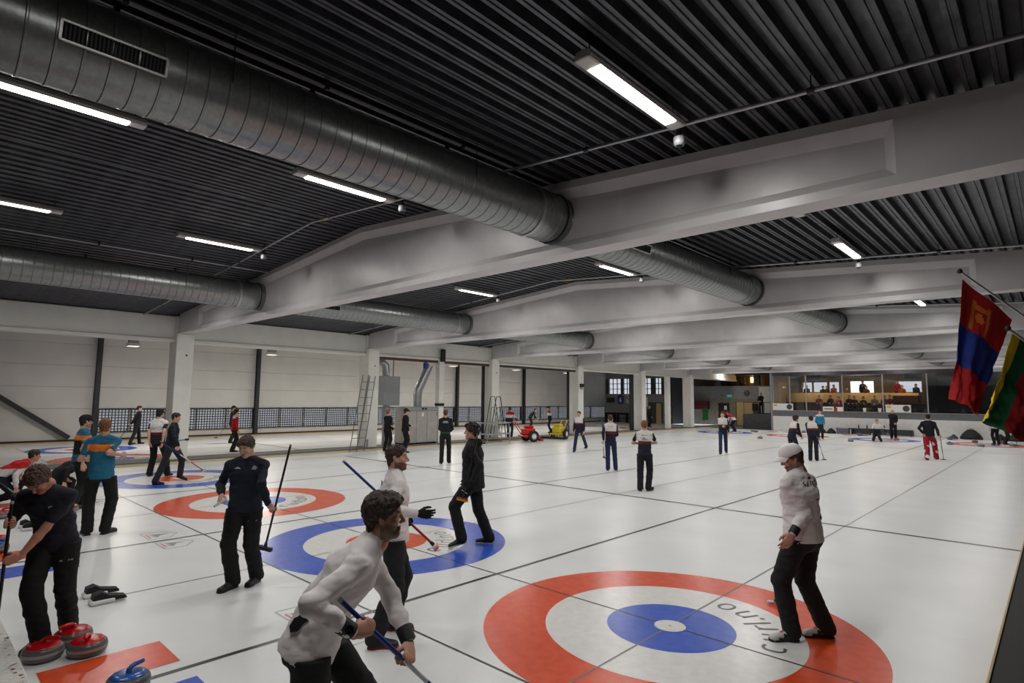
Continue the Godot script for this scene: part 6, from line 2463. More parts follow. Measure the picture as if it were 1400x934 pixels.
# people watching behind the lounge window
func build_spectators() -> void:
	var low := SPEC_LOW
	var rows := [["dark bench under the lounge front row", -10.4, -5.3, 1.42, -42.0], ["dark bench under the set-back lounge spectators", -10.0, -5.6, 1.42, -42.6], ["dark bench close behind the beige parapet", -12.0, -4.4, 2.15, -44.45], ["dark bench farther behind the beige parapet", -12.0, -4.4, 2.15, -45.2]]
	for r in rows:
		var bn := thing("lounge_bench", r[0], "bench", Vector3((r[1] + r[2]) * 0.5, r[3], r[4] - 0.04), 0, "lounge benches")
		var hw: float = (r[2] - r[1]) * 0.5
		bxp(bn, "seat", M.brown, -hw, 0.32, -0.12, hw, 0.355, 0.12, 0.008)
		for x in [-hw + 0.2, 0.0, hw - 0.2]: bxp(bn, "leg", M.steel_dark, x - 0.02, 0, -0.1, x + 0.02, 0.32, 0.1)
	var cols := [rgb(120, 30, 34), rgb(40, 42, 50), rgb(150, 40, 44), rgb(58, 48, 44), rgb(34, 36, 40), rgb(60, 64, 62), rgb(120, 116, 110), rgb(90, 84, 80), rgb(96, 34, 36)]
	var hairs := [rgb(70, 40, 30), rgb(30, 24, 22), rgb(90, 60, 40), rgb(44, 32, 26), rgb(30, 24, 22), rgb(58, 40, 30), rgb(40, 30, 26), rgb(80, 60, 46), rgb(36, 28, 24)]
	var ords := ["first", "second", "third", "fourth", "fifth", "sixth", "seventh", "eighth", "ninth", "tenth"]
	var styles := ["short", "long", "curly"]
	for i in low.size():
		var q: Vector2 = low[i]
		seat_person("spectator seated in the lounge front row, " + ords[i] + " from the stair", Vector3(q.x, 1.42, -42.0 - 0.6 * (i % 2)), q.y - 1.42 - 1.14, cols[i % cols.size()], hairs[i % hairs.size()], styles[i % 3], false, "front row spectators", 0.25 * sin(i * 2.3))
	var upr := SPEC_UP
	for i in upr.size():
		var q: Vector2 = upr[i]
		var stand := q.y > 3.6
		seat_person("spectator " + ("standing" if stand else "seated") + " behind the beige parapet, " + ords[i] + " from the stair", Vector3(q.x, 2.15, -44.45 - 0.75 * (i % 2)), q.y - 2.15 - (1.62 if stand else 1.14), [rgb(36, 30, 34), rgb(30, 30, 36), rgb(50, 40, 40), rgb(150, 40, 34), rgb(90, 84, 80), rgb(26, 22, 30), rgb(60, 36, 40), rgb(150, 34, 34), rgb(120, 60, 50), rgb(36, 46, 74)][i % 10], hairs[(i + 3) % hairs.size()], styles[(i + 1) % 3], stand, "spectators behind the parapet", 0.3 * sin(i * 1.7))


func seat_person(label: String, at: Vector3, dy: float, top: Color, hair: Color, style: String, stand: bool, group: String, turn: float) -> void:
	var sp := {"at": at, "yaw": PI + turn + 0.2, "h": 1.74, "cell": 0.045, "fine": 0.02, "hcell": 0.014, "top": top, "hair": hair, "hairstyle": style, "legs": rgb(30, 30, 36), "group": group, "hem_cut": false}
	if not stand:
		var by := Basis(Vector3.UP, PI + turn + 0.2)
		sp["pelvis"] = Vector3(0, 0.50 + clampf(dy, -0.08, 0.15), 0)
		sp["fl"] = [by * Vector3(-0.12, 0, -0.45), PI + turn, 0.0]
		sp["fr"] = [by * Vector3(0.12, 0, -0.45), PI + turn, 0.0]
		sp["kl"] = Vector3.UP
		sp["kr"] = Vector3.UP
		sp["hl"] = by * Vector3(-0.14, 0.66, -0.30)
		sp["hr"] = by * Vector3(0.14, 0.66, -0.30)
	figure(label, sp)

const SPEC_LOW := [Vector2(-10.16, 2.55), Vector2(-9.54, 2.56), Vector2(-8.86, 2.45), Vector2(-8.30, 2.56), Vector2(-7.85, 2.51), Vector2(-7.40, 2.46), Vector2(-6.58, 2.55), Vector2(-6.09, 2.57), Vector2(-5.64, 2.58)]
const SPEC_UP := [Vector2(-11.71, 3.38), Vector2(-10.74, 3.32), Vector2(-10.27, 3.31), Vector2(-9.95, 3.42), Vector2(-8.87, 3.19), Vector2(-7.96, 3.74), Vector2(-7.57, 3.30), Vector2(-5.74, 3.63), Vector2(-5.32, 3.34), Vector2(-4.59, 3.59)]


func build_people() -> void:
	var p: Node3D
	p = figure("man in white sweater bending forward over a blue broom in the foreground", {"at": Vector3(-0.104, 0.000, 3.722), "yaw": -0.695, "h": 1.8600, "lean": 0.5500, "pelvis": Vector3(0.000, 0.942, 0.000), "fl": [Vector3(0.138, 0.000, -0.350), -0.715, 0.000], "fr": [Vector3(-0.034, 0.000, 0.197), -1.065, 0.000], "hl": Vector3(0.434, 0.818, -0.287), "al": Vector3(0.066, -0.221, -0.202), "hr": Vector3(0.368, 1.039, -0.085), "ar": Vector3(0.066, -0.221, -0.202), "head": Vector3(0.020, 0.000, 0.000), "pr": Vector3(-0.141, 0.150, 1.163), "pl": Vector3(0.000, -0.600, -0.300), "top": rgb(228, 222, 221), "legs": rgb(26, 26, 28), "hair": rgb(52, 36, 28), "beard": 0.7500, "skin": rgb(190, 142, 120), "hairstyle": "fringe", "hem": 0.1200, "top_name": "sweater", "wide": 1.0600, "collar": 0.0300, "cell": 0.0120, "fine": 0.0050, "hcell": 0.0040})
	marks_a(p)
	broom("blue and white broom gripped by the bending man in white sweater", Vector3(0.221, 1.183, 3.769), Vector3(0.564, 0.030, 2.714), "bluewhite", rgb(200, 60, 70), false, Vector3.ZERO)
	p = figure("standing man in white sweater with a red-headed broom under his arm", {"at": Vector3(-1.707, 0.000, 2.098), "yaw": -0.465, "h": 1.8000, "lean": 0.0200, "fr": [Vector3(0.115, 0.000, 0.172), -0.715, 0.000], "fl": [Vector3(-0.115, 0.000, -0.172), -0.865, 0.000], "hl": Vector3(-0.047, 1.002, -0.234), "al": Vector3(0.511, -0.829, -0.732), "hr": Vector3(0.445, 1.191, 0.046), "head": Vector3(-0.300, 0.050, 0.000), "top": rgb(228, 222, 221), "legs": rgb(32, 32, 35), "hair": rgb(58, 34, 26), "beard": 0.8000, "skin": rgb(196, 150, 128), "hairstyle": "crop", "top_name": "sweater", "wide": 1.1000, "collar": 0.0300, "gloves": rgb(18, 18, 20), "shoes": rgb(20, 20, 22), "sole": rgb(150, 30, 34), "cell": 0.0120, "fine": 0.0050, "hcell": 0.0040})
	marks_b(p)
	broom("blue-handled broom with pink head held by standing man in white", Vector3(-2.126, 1.583, 2.376), Vector3(-1.614, 0.754, 1.644), "bluered", rgb(214, 110, 120), true, Vector3.ZERO)
	p = figure("man in white cap and white sweater, hand in pocket, by the nearest target", {"at": Vector3(1.041, 0.000, -0.608), "yaw": 1.377, "h": 1.8300, "lean": 0.0600, "fl": [Vector3(-0.102, 0.000, 0.159), 2.377, 0.000], "fr": [Vector3(0.102, 0.000, -0.159), 2.227, 0.000], "hl": Vector3(0.017, 0.992, 0.264), "pl": Vector3(0.295, 0.000, -0.416), "hr": Vector3(-0.104, 0.799, -0.207), "ar": Vector3(0.050, 1.000, 0.100), "head": Vector3(0.850, -0.320, 0.000), "ml": Vector3(-0.540, 0.000, -0.865), "shoe_fn": func(c: Vector3) -> Color: return lin(30, 30, 32) if (c.y < 0.045 and c.z > -0.09) or (absf(c.z + 0.02) < 0.018 and c.y < 0.075) else (lin(206, 40, 84) if c.y > 0.078 and c.z < 0.0 and absf(c.x) < 0.02 else lin(204, 200, 197)), "top": rgb(228, 222, 221), "legs": rgb(24, 24, 27), "hair": rgb(84, 54, 36), "beard": 0.5500, "skin": rgb(192, 140, 118), "hairstyle": "short", "cap": rgb(222, 218, 216), "shoes": rgb(200, 196, 192), "sole": rgb(26, 26, 28), "top_name": "sweater", "wide": 1.1700, "leg_w": 0.9500, "collar": 0.0500, "pelvis": Vector3(0.022, 0.985, -0.021), "cell": 0.0120, "fine": 0.0050, "hcell": 0.0040})
	marks_c(p)
	broom("red-shafted broom standing behind the man in the white cap", Vector3(0.948, 0.900, -0.855), Vector3(0.520, 0.000, -1.387), "red", rgb(222, 150, 160), false, Vector3.ZERO)
	p = figure("young man in navy jacket looking down at the white tube in his hand", {"at": Vector3(-4.191, 0.000, 2.435), "yaw": 4.209, "h": 1.7800, "lean": 0.0300, "fr": [Vector3(0.049, 0.000, 0.155), 3.579, 0.000], "fl": [Vector3(0.037, 0.000, -0.132), 3.829, 0.000], "hl": Vector3(0.420, 0.903, -0.149), "al": Vector3(-0.218, -1.177, 0.142), "hr": Vector3(0.063, 1.002, 0.297), "ar": Vector3(0.642, 0.350, -0.193), "head": Vector3(-0.380, -0.420, 0.000), "top": rgb(20, 25, 40), "legs": rgb(17, 17, 19), "hair": rgb(66, 46, 32), "skin": rgb(206, 164, 144), "hairstyle": "fringe", "shoes": rgb(26, 24, 25), "sole": rgb(22, 20, 22), "pl": Vector3(0.300, -0.300, 0.200), "leg_w": 1.0500, "wide": 1.1000, "top_name": "jacket", "hem": 0.1000, "cell": 0.0120, "fine": 0.0050, "hcell": 0.0040})
	marks_d(p)
	broom("black broom hanging from the hand of the navy-jacketed young man", Vector3(-3.624, 1.632, 2.191), Vector3(-3.841, 0.456, 2.334), "black", rgb(40, 46, 70), true, Vector3(-0.728, -0.000, 0.686))
	white_tube(Vector3(-4.084, 1.037, 2.710), Vector3(-4.142, 0.959, 2.796))
	p = figure("man in black hooded jacket walking across the blue rings with a short broom", {"at": Vector3(-3.690, 0.000, -0.777), "yaw": 2.207, "h": 1.8600, "lean": 0.0300, "fl": [Vector3(0.029, 0.050, 0.280), 2.427, 0.280], "fr": [Vector3(0.083, 0.000, -0.209), 2.127, 0.000], "hl": Vector3(0.170, 0.948, 0.300), "al": Vector3(-0.118, -0.629, 0.081), "hr": Vector3(-0.103, 0.968, 0.007), "head": Vector3(0.120, 0.030, 0.000), "top": rgb(17, 17, 19), "legs": rgb(15, 15, 17), "hair": rgb(22, 18, 18), "skin": rgb(196, 150, 124), "hairstyle": "curly", "shoes": rgb(24, 24, 26), "sole": rgb(190, 188, 186), "gloves": rgb(18, 18, 20), "collar": 0.0300, "hem": 0.1500, "wide": 1.2200, "leg_w": 0.9000, "cell": 0.0180, "fine": 0.0070, "hcell": 0.0050})
	marks_e(p)
	broom("short broom with orange pad carried by the man in black hooded jacket", Vector3(-3.400, 1.638, -0.578), Vector3(-3.574, 0.712, -0.459), "black", rgb(222, 140, 30), true, Vector3(-0.118, -0.629, 0.081))
	p = figure("young man in dark T-shirt bent over a broom beside the red stones", {"at": Vector3(-3.781, 0.000, 4.254), "yaw": 4.135, "h": 1.7800, "lean": 0.5000, "side": 0.0000, "pelvis": Vector3(-0.021, 0.930, 0.031), "fr": [Vector3(0.093, 0.000, 0.128), 3.985, 0.000], "fl": [Vector3(-0.093, 0.000, -0.128), 4.485, 0.000], "hr": Vector3(0.269, 1.130, 0.397), "ar": Vector3(-0.018, -0.598, 0.033), "hl": Vector3(0.272, 0.814, 0.407), "al": Vector3(-0.018, -0.598, 0.033), "head": Vector3(-0.100, -0.950, 0.000), "top": rgb(22, 25, 36), "legs": rgb(16, 16, 18), "hair": rgb(74, 48, 32), "skin": rgb(186, 128, 104), "hairstyle": "fringe", "bare": 0.7200, "leg_w": 1.1000, "shoes": rgb(22, 22, 24), "top_name": "shirt", "cell": 0.0120, "fine": 0.0050, "hcell": 0.0040})
	marks_f(p)
	broom("dark broom held by the young man bent beside the red stones", Vector3(-3.514, 1.290, 4.646), Vector3(-3.502, 0.030, 4.684), "black", rgb(60, 60, 70), false, Vector3.ZERO)
	p = figure("man seen from behind in teal shirt with broad orange band", {"at": Vector3(-8.372, 0.000, 3.009), "yaw": 1.291, "h": 1.8600, "fl": [Vector3(-0.060, 0.000, 0.133), 1.671, 0.000], "fr": [Vector3(0.060, 0.000, -0.133), 0.621, 0.000], "hr": Vector3(0.079, 1.230, -0.239), "pr": Vector3(0.500, -0.600, 0.300), "hl": Vector3(-0.319, 1.155, 0.153), "top": rgb(30, 104, 136), "legs": rgb(18, 18, 20), "hair": rgb(124, 80, 46), "skin": rgb(196, 146, 122), "bare": 0.6200, "leg_w": 1.1000, "hem": 0.1300, "top_fn": func(c: Vector3) -> Color: return lin(232, 128, 36) if c.y > 1.315 and c.y < 1.415 and Vector2(c.x, c.z).length() < 0.21 else lin(30, 104, 136), "shoes": rgb(24, 24, 26), "top_name": "shirt", "cell": 0.0180, "fine": 0.0070, "hcell": 0.0050})
	marks_g(p)
	p = figure("man in black cap and teal-orange shirt standing beyond the teal-backed man", {"at": Vector3(-11.053, 0.000, 2.794), "yaw": 0.104, "h": 1.8400, "fl": [Vector3(0.042, 0.000, 0.027), 0.404, 0.000], "fr": [Vector3(-0.111, 0.000, -0.100), 0.204, 0.000], "top": rgb(30, 104, 136), "legs": rgb(18, 18, 20), "hair": rgb(40, 30, 26), "beard": 0.5000, "cap": rgb(20, 20, 22), "bare": 0.5500, "hl": Vector3(-0.270, 0.462, -0.098), "hr": Vector3(0.238, 0.732, 0.013), "top_fn": func(c: Vector3) -> Color: return lin(22, 24, 28) if c.y > 1.06 and c.y < 1.33 and Vector2(c.x, c.z).length() < 0.22 else (lin(232, 128, 36) if c.y > 1.33 and c.y < 1.42 else lin(30, 104, 136)), "shoes": rgb(22, 22, 24), "top_name": "shirt", "cell": 0.0180, "fine": 0.0070, "hcell": 0.0050})
	p = figure("man in red and white shirt crouching at the edge behind the dark T-shirt", {"at": Vector3(-12.561, 0.000, 3.707), "yaw": 0.022, "h": 1.7800, "lean": 0.9500, "pelvis": Vector3(-0.102, 0.520, 0.096), "fl": [Vector3(0.204, 0.000, -0.192), 0.072, 0.000], "fr": [Vector3(-0.087, 0.060, 0.082), 0.072, -0.600], "hl": Vector3(0.342, 0.382, -0.271), "hr": Vector3(0.322, 0.338, -0.119), "kl": Vector3(0.728, 0.000, -0.686), "kr": Vector3(0.582, -0.600, -0.549), "head": Vector3(0.000, -0.150, 0.000), "top": rgb(186, 24, 28), "legs": rgb(20, 20, 22), "hair": rgb(52, 36, 28), "skin": rgb(190, 132, 108), "top_fn": func(c: Vector3) -> Color: return lin(186, 24, 28) if c.y > 0.70 else lin(214, 208, 206), "top_name": "shirt", "cell": 0.0180, "fine": 0.0070, "hcell": 0.0050})
	broom("dark green broom lying low before the crouching man in red", Vector3(-12.333, 0.621, 3.991), Vector3(-11.850, 0.275, 3.627), "green", rgb(40, 60, 50), true, Vector3.ZERO)
	p = figure("dark-clad person crouching behind the man in the dark T-shirt", {"at": Vector3(-11.865, 0.000, 2.975), "yaw": 0.220, "h": 1.7400, "lean": 0.9000, "pelvis": Vector3(-0.073, 0.500, 0.069), "fl": [Vector3(0.182, 0.000, -0.171), 0.220, 0.000], "fr": [Vector3(-0.073, 0.060, 0.069), 0.220, -0.600], "hl": Vector3(0.180, 0.499, -0.102), "hr": Vector3(0.259, 0.455, -0.045), "kl": Vector3(0.728, 0.000, -0.686), "kr": Vector3(0.582, -0.600, -0.549), "head": Vector3(0.000, -0.300, 0.000), "top": rgb(22, 20, 24), "legs": rgb(18, 18, 20), "hair": rgb(30, 22, 20), "cell": 0.0220, "fine": 0.0100, "hcell": 0.0070})
	p = figure("man in navy jacket walking over the blue rings trailing a red-white broom", {"at": Vector3(-13.668, 0.000, 0.427), "yaw": -0.565, "h": 1.8000, "lean": 0.0600, "fr": [Vector3(0.219, 0.000, 0.330), -0.565, 0.000], "fl": [Vector3(-0.219, 0.050, -0.330), -0.615, 0.300], "hr": Vector3(0.483, 0.819, 0.001), "ar": Vector3(0.905, -0.699, -0.741), "head": Vector3(0.000, -0.100, 0.000), "top": rgb(20, 23, 34), "legs": rgb(34, 34, 37), "hair": rgb(44, 32, 26), "cell": 0.0180, "fine": 0.0070, "hcell": 0.0050})
	broom("red and white broom trailed by the man walking over the blue rings", Vector3(-13.533, 1.047, 0.718), Vector3(-12.628, 0.348, -0.023), "redwhite", rgb(200, 190, 190), true, Vector3.ZERO)
	p = figure("man in black cap and white-maroon shirt standing by the nearest column", {"at": Vector3(-15.248, 0.000, 0.316), "yaw": 0.808, "h": 1.8600, "fl": [Vector3(-0.102, 0.000, 0.096), 1.008, 0.000], "fr": [Vector3(0.150, 0.000, -0.279), 0.708, 0.000], "hl": Vector3(0.075, 0.905, 0.217), "hr": Vector3(0.336, 0.909, -0.028), "pl": Vector3(-0.400, -0.200, 0.600), "bare": 0.5500, "cap": rgb(20, 20, 22), "beard": 0.6000, "hair": rgb(36, 28, 24), "top": rgb(30, 32, 44), "legs": rgb(17, 17, 19), "top_fn": func(c: Vector3) -> Color: return team(c), "top_name": "shirt", "wide": 1.0600, "cell": 0.0180, "fine": 0.0070, "hcell": 0.0050})
	broom("black broom held level behind the man in black cap and white-maroon shirt", Vector3(-15.099, 0.889, 0.517), Vector3(-14.436, 1.013, -0.174), "black", rgb(40, 40, 44), true, Vector3.ZERO)
	p = figure("person in black jacket walking in the annex with a broom before the netted window", {"at": Vector3(-27.206, 0.000, -2.189), "yaw": -0.169, "h": 1.7600, "cell": 0.0220, "fine": 0.0100, "hcell": 0.0070, "top": rgb(20, 20, 23), "legs": rgb(18, 18, 20), "hair": rgb(30, 24, 22), "hairstyle": "short", "fl": [Vector3(-0.330, 0.000, -0.254), -0.069, 0.000], "fr": [Vector3(0.320, 0.030, 0.246), -0.069, -0.300], "hr": Vector3(-0.017, 0.659, 0.430), "ar": Vector3(-0.400, 1.000, 0.200)})
	broom("black broom of the person walking in the annex", Vector3(-27.066, 0.918, -1.871), Vector3(-27.366, 0.213, -1.546), "black", rgb(30, 30, 32), true, Vector3.ZERO)
	p = figure("person in black cap and black jacket standing behind the red-jacketed player", {"at": Vector3(-25.489, 0.000, -5.623), "yaw": -0.493, "h": 1.7800, "cell": 0.0320, "fine": 0.0140, "hcell": 0.0090, "top": rgb(22, 22, 25), "legs": rgb(18, 18, 20), "cap": rgb(24, 24, 26)})
	broom("broom of the black-capped person behind the red jacket", Vector3(-26.511, 0.703, -5.737), Vector3(-29.392, 0.000, -6.343), "black", rgb(40, 40, 44), false, Vector3.ZERO)
	p = figure("player in red jacket and black leggings standing on the annex ice", {"at": Vector3(-21.010, 0.000, -3.988), "yaw": -0.096, "h": 1.7200, "cell": 0.0220, "fine": 0.0100, "hcell": 0.0070, "hairstyle": "long", "hair": rgb(34, 24, 22), "top": rgb(176, 22, 30), "legs": rgb(16, 16, 18), "leg_w": 0.8500, "top_fn": func(c: Vector3) -> Color: return lin(214, 206, 204) if c.y > 1.33 and Vector2(c.x, c.z).length() < 0.2 else lin(176, 22, 30)})
	p = figure("ginger-haired official in black jacket with green stripe beside the ladder", {"at": Vector3(-17.402, 0.000, -8.716), "yaw": 0.268, "h": 1.7400, "cell": 0.0320, "fine": 0.0140, "hcell": 0.0090, "top": rgb(20, 21, 22), "legs": rgb(18, 18, 20), "hair": rgb(150, 84, 48), "hl": Vector3(0.250, 1.050, 0.000)})
	p = figure("official in black cap and black jacket before the steel cabinet", {"at": Vector3(-16.415, 0.000, -8.875), "yaw": -0.261, "h": 1.8000, "cell": 0.0320, "fine": 0.0140, "hcell": 0.0090, "top": rgb(18, 18, 20), "legs": rgb(17, 17, 19), "cap": rgb(18, 18, 20), "hl": Vector3(0.182, 1.050, -0.171)})
	p = figure("umpire in black seen from behind with white print on his back", {"at": Vector3(-12.506, 0.000, -7.680), "yaw": 0.871, "h": 1.8500, "cell": 0.0220, "fine": 0.0100, "hcell": 0.0070, "top": rgb(19, 20, 22), "legs": rgb(17, 17, 19), "hair": rgb(92, 58, 40), "fl": [Vector3(0.089, 0.000, 0.235), 1.021, 0.000], "fr": [Vector3(0.099, 0.000, -0.112), 0.671, 0.000], "hl": Vector3(-0.273, 1.050, -0.086), "hr": Vector3(-0.070, 1.050, -0.278)})
	marks_q(p)
	p = figure("player in red, white and navy jacket behind the red ice machine", {"at": Vector3(-19.739, 0.000, -18.546), "yaw": 0.559, "h": 1.7800, "cell": 0.0320, "fine": 0.0140, "hcell": 0.0090, "top": rgb(178, 26, 34), "legs": rgb(24, 30, 52), "top_fn": func(c: Vector3) -> Color: return lin(178, 26, 34) if c.y > 1.3 else (lin(220, 216, 214) if c.y > 1.14 else lin(24, 30, 56)), "hr": Vector3(0.291, 0.950, -0.274)})
	p = figure("dark-clad player bending forward on the annex ice between the machines", {"at": Vector3(-25.301, 0.000, -26.585), "yaw": -0.676, "h": 1.7000, "cell": 0.0320, "fine": 0.0140, "hcell": 0.0090, "lean": 0.7000, "pel": 0.9000, "top": rgb(20, 22, 24), "legs": rgb(18, 18, 20), "hair": rgb(26, 22, 20), "hl": Vector3(0.364, 0.700, -0.343)})
	p = figure("player in red, white and navy jacket sweeping behind the yellow ice machine", {"at": Vector3(-21.493, 0.000, -24.223), "yaw": 2.290, "h": 1.7800, "cell": 0.0320, "fine": 0.0140, "hcell": 0.0090, "top": rgb(178, 26, 34), "legs": rgb(24, 30, 52), "top_fn": func(c: Vector3) -> Color: return lin(178, 26, 34) if c.y > 1.3 else (lin(220, 216, 214) if c.y > 1.14 else lin(24, 30, 56)), "lean": 0.2000, "cap": rgb(28, 28, 30)})
	p = figure("player in white and maroon shirt walking towards us before the fourth column", {"at": Vector3(-12.163, 0.000, -14.868), "yaw": 3.482, "h": 1.7400, "cell": 0.0220, "fine": 0.0100, "hcell": 0.0070, "top": rgb(30, 32, 44), "legs": rgb(28, 36, 72), "top_fn": func(c: Vector3) -> Color: return team(c), "hair": rgb(34, 26, 22), "fl": [Vector3(-0.697, 0.000, -1.434), 3.382, 0.000], "fr": [Vector3(0.065, 0.000, 0.446), 3.582, 0.100], "top_name": "shirt", "lean": 0.0500})
	p = figure("player in white and maroon shirt with blue trousers, back turned, broom beside him", {"at": Vector3(-7.591, 0.000, -10.383), "yaw": 0.587, "h": 1.7600, "cell": 0.0220, "fine": 0.0100, "hcell": 0.0070, "top": rgb(30, 32, 44), "legs": rgb(28, 36, 72), "top_fn": func(c: Vector3) -> Color: return team(c), "hair": rgb(60, 42, 32), "fl": [Vector3(0.045, 0.000, 0.231), 0.687, 0.000], "fr": [Vector3(0.217, 0.000, 0.040), 0.487, 0.000], "hl": Vector3(-0.087, 0.835, 0.311), "al": Vector3(0.000, 1.000, 0.000), "hr": Vector3(-0.021, 1.020, -0.255), "top_name": "shirt"})
	marks_v(p)
	broom("broom with white sleeve beside the blue-trousered player with back turned", Vector3(-7.711, 1.521, -10.086), Vector3(-7.672, 0.376, -10.140), "redwhite", rgb(150, 110, 110), true, Vector3.ZERO)
	p = figure("player in white and maroon shirt with black trousers and folded arms, back turned", {"at": Vector3(-4.653, 0.000, -7.472), "yaw": 0.530, "h": 1.7400, "cell": 0.0180, "fine": 0.0070, "hcell": 0.0050, "top": rgb(30, 32, 44), "legs": rgb(20, 20, 22), "top_fn": func(c: Vector3) -> Color: return team(c), "hair": rgb(128, 78, 46), "fl": [Vector3(-0.027, 0.000, 0.195), 0.680, 0.000], "fr": [Vector3(0.134, 0.000, 0.023), 0.030, 0.000], "bare": 0.6200, "hl": Vector3(-0.193, 1.120, -0.176), "hr": Vector3(-0.092, 1.120, -0.243), "pr": Vector3(0.582, -0.500, -0.549), "pl": Vector3(-0.582, -0.500, 0.549), "leg_w": 1.0800, "top_name": "shirt"})
	marks_w(p)
	broom("dark broom standing before the player with folded arms", Vector3(-4.544, 0.751, -7.514), Vector3(-4.509, 0.048, -7.504), "black", rgb(30, 30, 34), false, Vector3.ZERO)
	p = figure("player in white and maroon shirt and blue trousers walking towards the near end", {"at": Vector3(-7.676, 0.000, -19.076), "yaw": 3.547, "h": 1.7800, "cell": 0.0220, "fine": 0.0100, "hcell": 0.0070, "top": rgb(30, 32, 44), "legs": rgb(28, 36, 72), "top_fn": func(c: Vector3) -> Color: return team(c), "hair": rgb(60, 44, 34), "fl": [Vector3(0.085, 0.000, -0.099), 3.647, 0.000], "fr": [Vector3(0.204, 0.000, 0.762), 3.447, 0.000], "hr": Vector3(0.099, 1.120, 0.251), "top_name": "shirt"})
	p = figure("curly-haired player in white-maroon shirt bending to sweep beside a teammate", {"at": Vector3(-4.577, 0.000, -18.132), "yaw": -0.596, "h": 1.7400, "cell": 0.0220, "fine": 0.0100, "hcell": 0.0070, "top": rgb(30, 32, 44), "legs": rgb(22, 26, 44), "top_fn": func(c: Vector3) -> Color: return team(c), "lean": 0.3200, "hairstyle": "curly", "hair": rgb(48, 32, 26), "fl": [Vector3(-0.210, 0.000, -0.162), -0.496, 0.000], "fr": [Vector3(0.116, 0.000, -0.132), -0.696, 0.000], "hr": Vector3(0.285, 0.571, -0.414), "hl": Vector3(0.244, 0.613, -0.645), "pr": Vector3(0.000, -1.000, 0.000), "top_name": "shirt"})
	p = figure("player in white-maroon shirt leaning over a broom at the centre of the far ice", {"at": Vector3(-4.017, 0.000, -18.769), "yaw": 0.475, "h": 1.7600, "cell": 0.0220, "fine": 0.0100, "hcell": 0.0070, "top": rgb(30, 32, 44), "legs": rgb(22, 24, 36), "top_fn": func(c: Vector3) -> Color: return team(c), "lean": 0.4200, "hair": rgb(50, 36, 30), "fl": [Vector3(-0.012, 0.000, 0.406), 0.375, 0.000], "fr": [Vector3(0.161, 0.000, 0.210), 0.175, 0.000], "hr": Vector3(0.235, 0.619, 0.026), "ar": Vector3(0.000, 1.000, 0.000), "hl": Vector3(-0.154, 0.587, -0.165), "top_name": "shirt"})
	broom("thin broom of the player leaning on the far ice", Vector3(-3.847, 0.866, -18.648), Vector3(-3.745, 0.000, -19.079), "redwhite", rgb(180, 150, 140), false, Vector3.ZERO)
	p = figure("person in teal and white jacket standing at the far rings", {"at": Vector3(-7.635, 0.000, -32.818), "yaw": 3.408, "h": 1.7400, "cell": 0.0320, "fine": 0.0140, "hcell": 0.0090, "top": rgb(36, 128, 160), "legs": rgb(24, 24, 28), "hair": rgb(130, 60, 50), "top_fn": func(c: Vector3) -> Color: return lin(214, 210, 208) if c.y > 1.34 else lin(36, 128, 160)})
	p = figure("player in white and dark shirt crouching on the far blue rings", {"at": Vector3(-4.675, 0.000, -32.742), "yaw": 3.334, "h": 1.7600, "lean": 0.2500, "pelvis": Vector3(0.000, 0.500, 0.000), "fl": [Vector3(0.176, 0.000, 0.041), 3.334, 0.000], "fr": [Vector3(-0.210, 0.060, -0.077), 3.334, -0.500], "kl": Vector3(0.000, 0.300, 1.000), "kr": Vector3(0.000, -0.500, 1.000), "hl": Vector3(0.483, 0.512, 0.012), "hr": Vector3(-0.190, 0.178, 0.601), "ar": Vector3(0.200, 1.000, 0.000), "top": rgb(30, 32, 44), "legs": rgb(20, 20, 24), "hair": rgb(150, 80, 50), "top_fn": func(c: Vector3) -> Color: return lin(214, 210, 208) if c.y > 0.72 else lin(26, 28, 42), "top_name": "shirt", "cell": 0.0320, "fine": 0.0140, "hcell": 0.0090})
	p = figure("umpire in black standing at the far blue rings", {"at": Vector3(-4.594, 0.000, -36.641), "yaw": 3.315, "h": 1.8000, "cell": 0.0320, "fine": 0.0140, "hcell": 0.0090, "top": rgb(20, 20, 22), "legs": rgb(18, 18, 20), "hair": rgb(180, 170, 165), "wide": 1.1000, "hl": Vector3(0.174, 0.950, 0.111), "hr": Vector3(0.101, 0.950, 0.180)})
	p = figure("man in black sweater and red patterned trousers leaning on a broom", {"at": Vector3(-0.919, 0.000, -22.705), "yaw": 0.130, "h": 1.8000, "cell": 0.0140, "fine": 0.0100, "hcell": 0.0070, "top": rgb(18, 19, 22), "legs": rgb(150, 18, 34), "hair": rgb(20, 18, 18), "wide": 1.1200, "fl": [Vector3(-0.033, 0.000, 0.449), 0.230, 0.000], "fr": [Vector3(0.184, 0.000, -0.210), -0.170, 0.000], "hr": Vector3(0.399, 0.883, 0.233), "ar": Vector3(0.000, 1.000, 0.000), "pr": Vector3(0.728, 0.000, -0.686), "pl": Vector3(-0.655, -0.000, 0.617), "hl": Vector3(-0.146, 0.980, 0.137), "leg_w": 1.1000, "legs_fn": func(c: Vector3) -> Color: return spotted(c), "top_name": "sweater"})
	broom("green-shafted broom with orange head held by the man in red patterned trousers", Vector3(-0.534, 0.995, -22.444), Vector3(-0.507, 0.000, -22.762), "green", rgb(214, 150, 60), false, Vector3.ZERO)
	p = figure("person in white cap and white jacket behind the flags", {"at": Vector3(0.287, 0.000, -35.508), "yaw": 0.559, "h": 1.7400, "cell": 0.0320, "fine": 0.0140, "hcell": 0.0090, "top": rgb(210, 206, 204), "legs": rgb(20, 20, 22), "cap": rgb(214, 210, 208)})
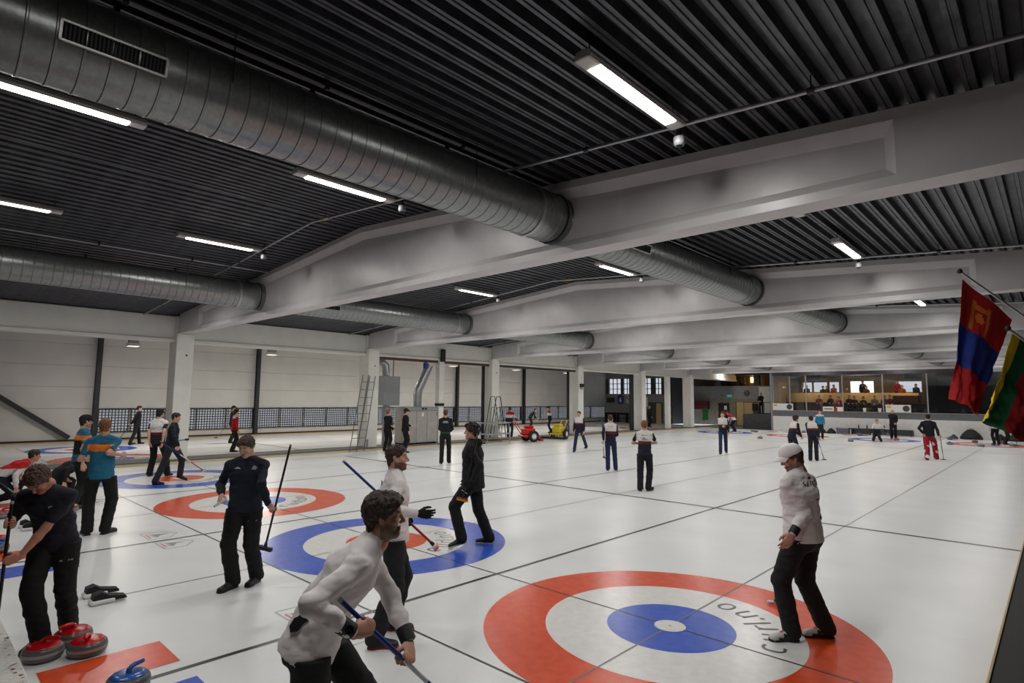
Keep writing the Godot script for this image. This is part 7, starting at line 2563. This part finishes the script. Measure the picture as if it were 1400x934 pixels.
	p = figure("person in red jacket bending with a broom behind the flags", {"at": Vector3(0.683, 0.000, -35.988), "yaw": -1.351, "h": 1.7600, "cell": 0.0320, "fine": 0.0140, "hcell": 0.0090, "top": rgb(150, 26, 32), "legs": rgb(22, 22, 24), "lean": 0.4500, "hair": rgb(50, 36, 30), "hr": Vector3(0.397, 0.596, 0.786)})
	broom("broom of the person in red jacket behind the flags", Vector3(1.010, 0.825, -35.105), Vector3(1.168, 0.000, -35.066), "black", rgb(60, 60, 60), false, Vector3.ZERO)
	p = figure("player in red and white crouching at the far blue rings beyond the walking player", {"at": Vector3(-14.386, 0.000, -36.556), "yaw": 1.589, "h": 1.7600, "cell": 0.0320, "fine": 0.0140, "hcell": 0.0090, "lean": 0.8000, "pel": 0.8600, "top": rgb(170, 28, 34), "legs": rgb(18, 18, 22), "hair": rgb(40, 30, 26), "top_fn": func(c: Vector3) -> Color: return lin(216, 212, 210) if c.y < 1.02 else lin(170, 28, 34)})
	p = figure("man in black on the stair landing beside the white door", {"at": Vector3(-15.103, 1.160, -43.900), "yaw": 3.489, "h": 1.7600, "top": rgb(20, 20, 22), "legs": rgb(18, 18, 20), "hair": rgb(30, 24, 22), "hl": Vector3(0.100, 1.040, 0.300), "hr": Vector3(-0.100, 1.040, 0.300), "hem_cut": false, "cell": 0.0320, "fine": 0.0140, "hcell": 0.0090})
	p = figure("man in dark suit standing in the annex behind the fifth column", {"at": Vector3(-21.800, 0.000, -37.406), "yaw": -0.382, "h": 1.7800, "top": rgb(24, 25, 30), "legs": rgb(20, 20, 24), "hair": rgb(150, 140, 135), "cell": 0.0320, "fine": 0.0140, "hcell": 0.0090})
	p = figure("person in long dark coat in the annex between the slim post and column", {"at": Vector3(-20.373, 0.000, -37.939), "yaw": 0.681, "h": 1.8000, "top": rgb(24, 26, 34), "legs": rgb(20, 20, 24), "hair": rgb(30, 26, 24), "hem": 0.5000, "wide": 1.1500, "cell": 0.0320, "fine": 0.0140, "hcell": 0.0090})
	build_spectators()
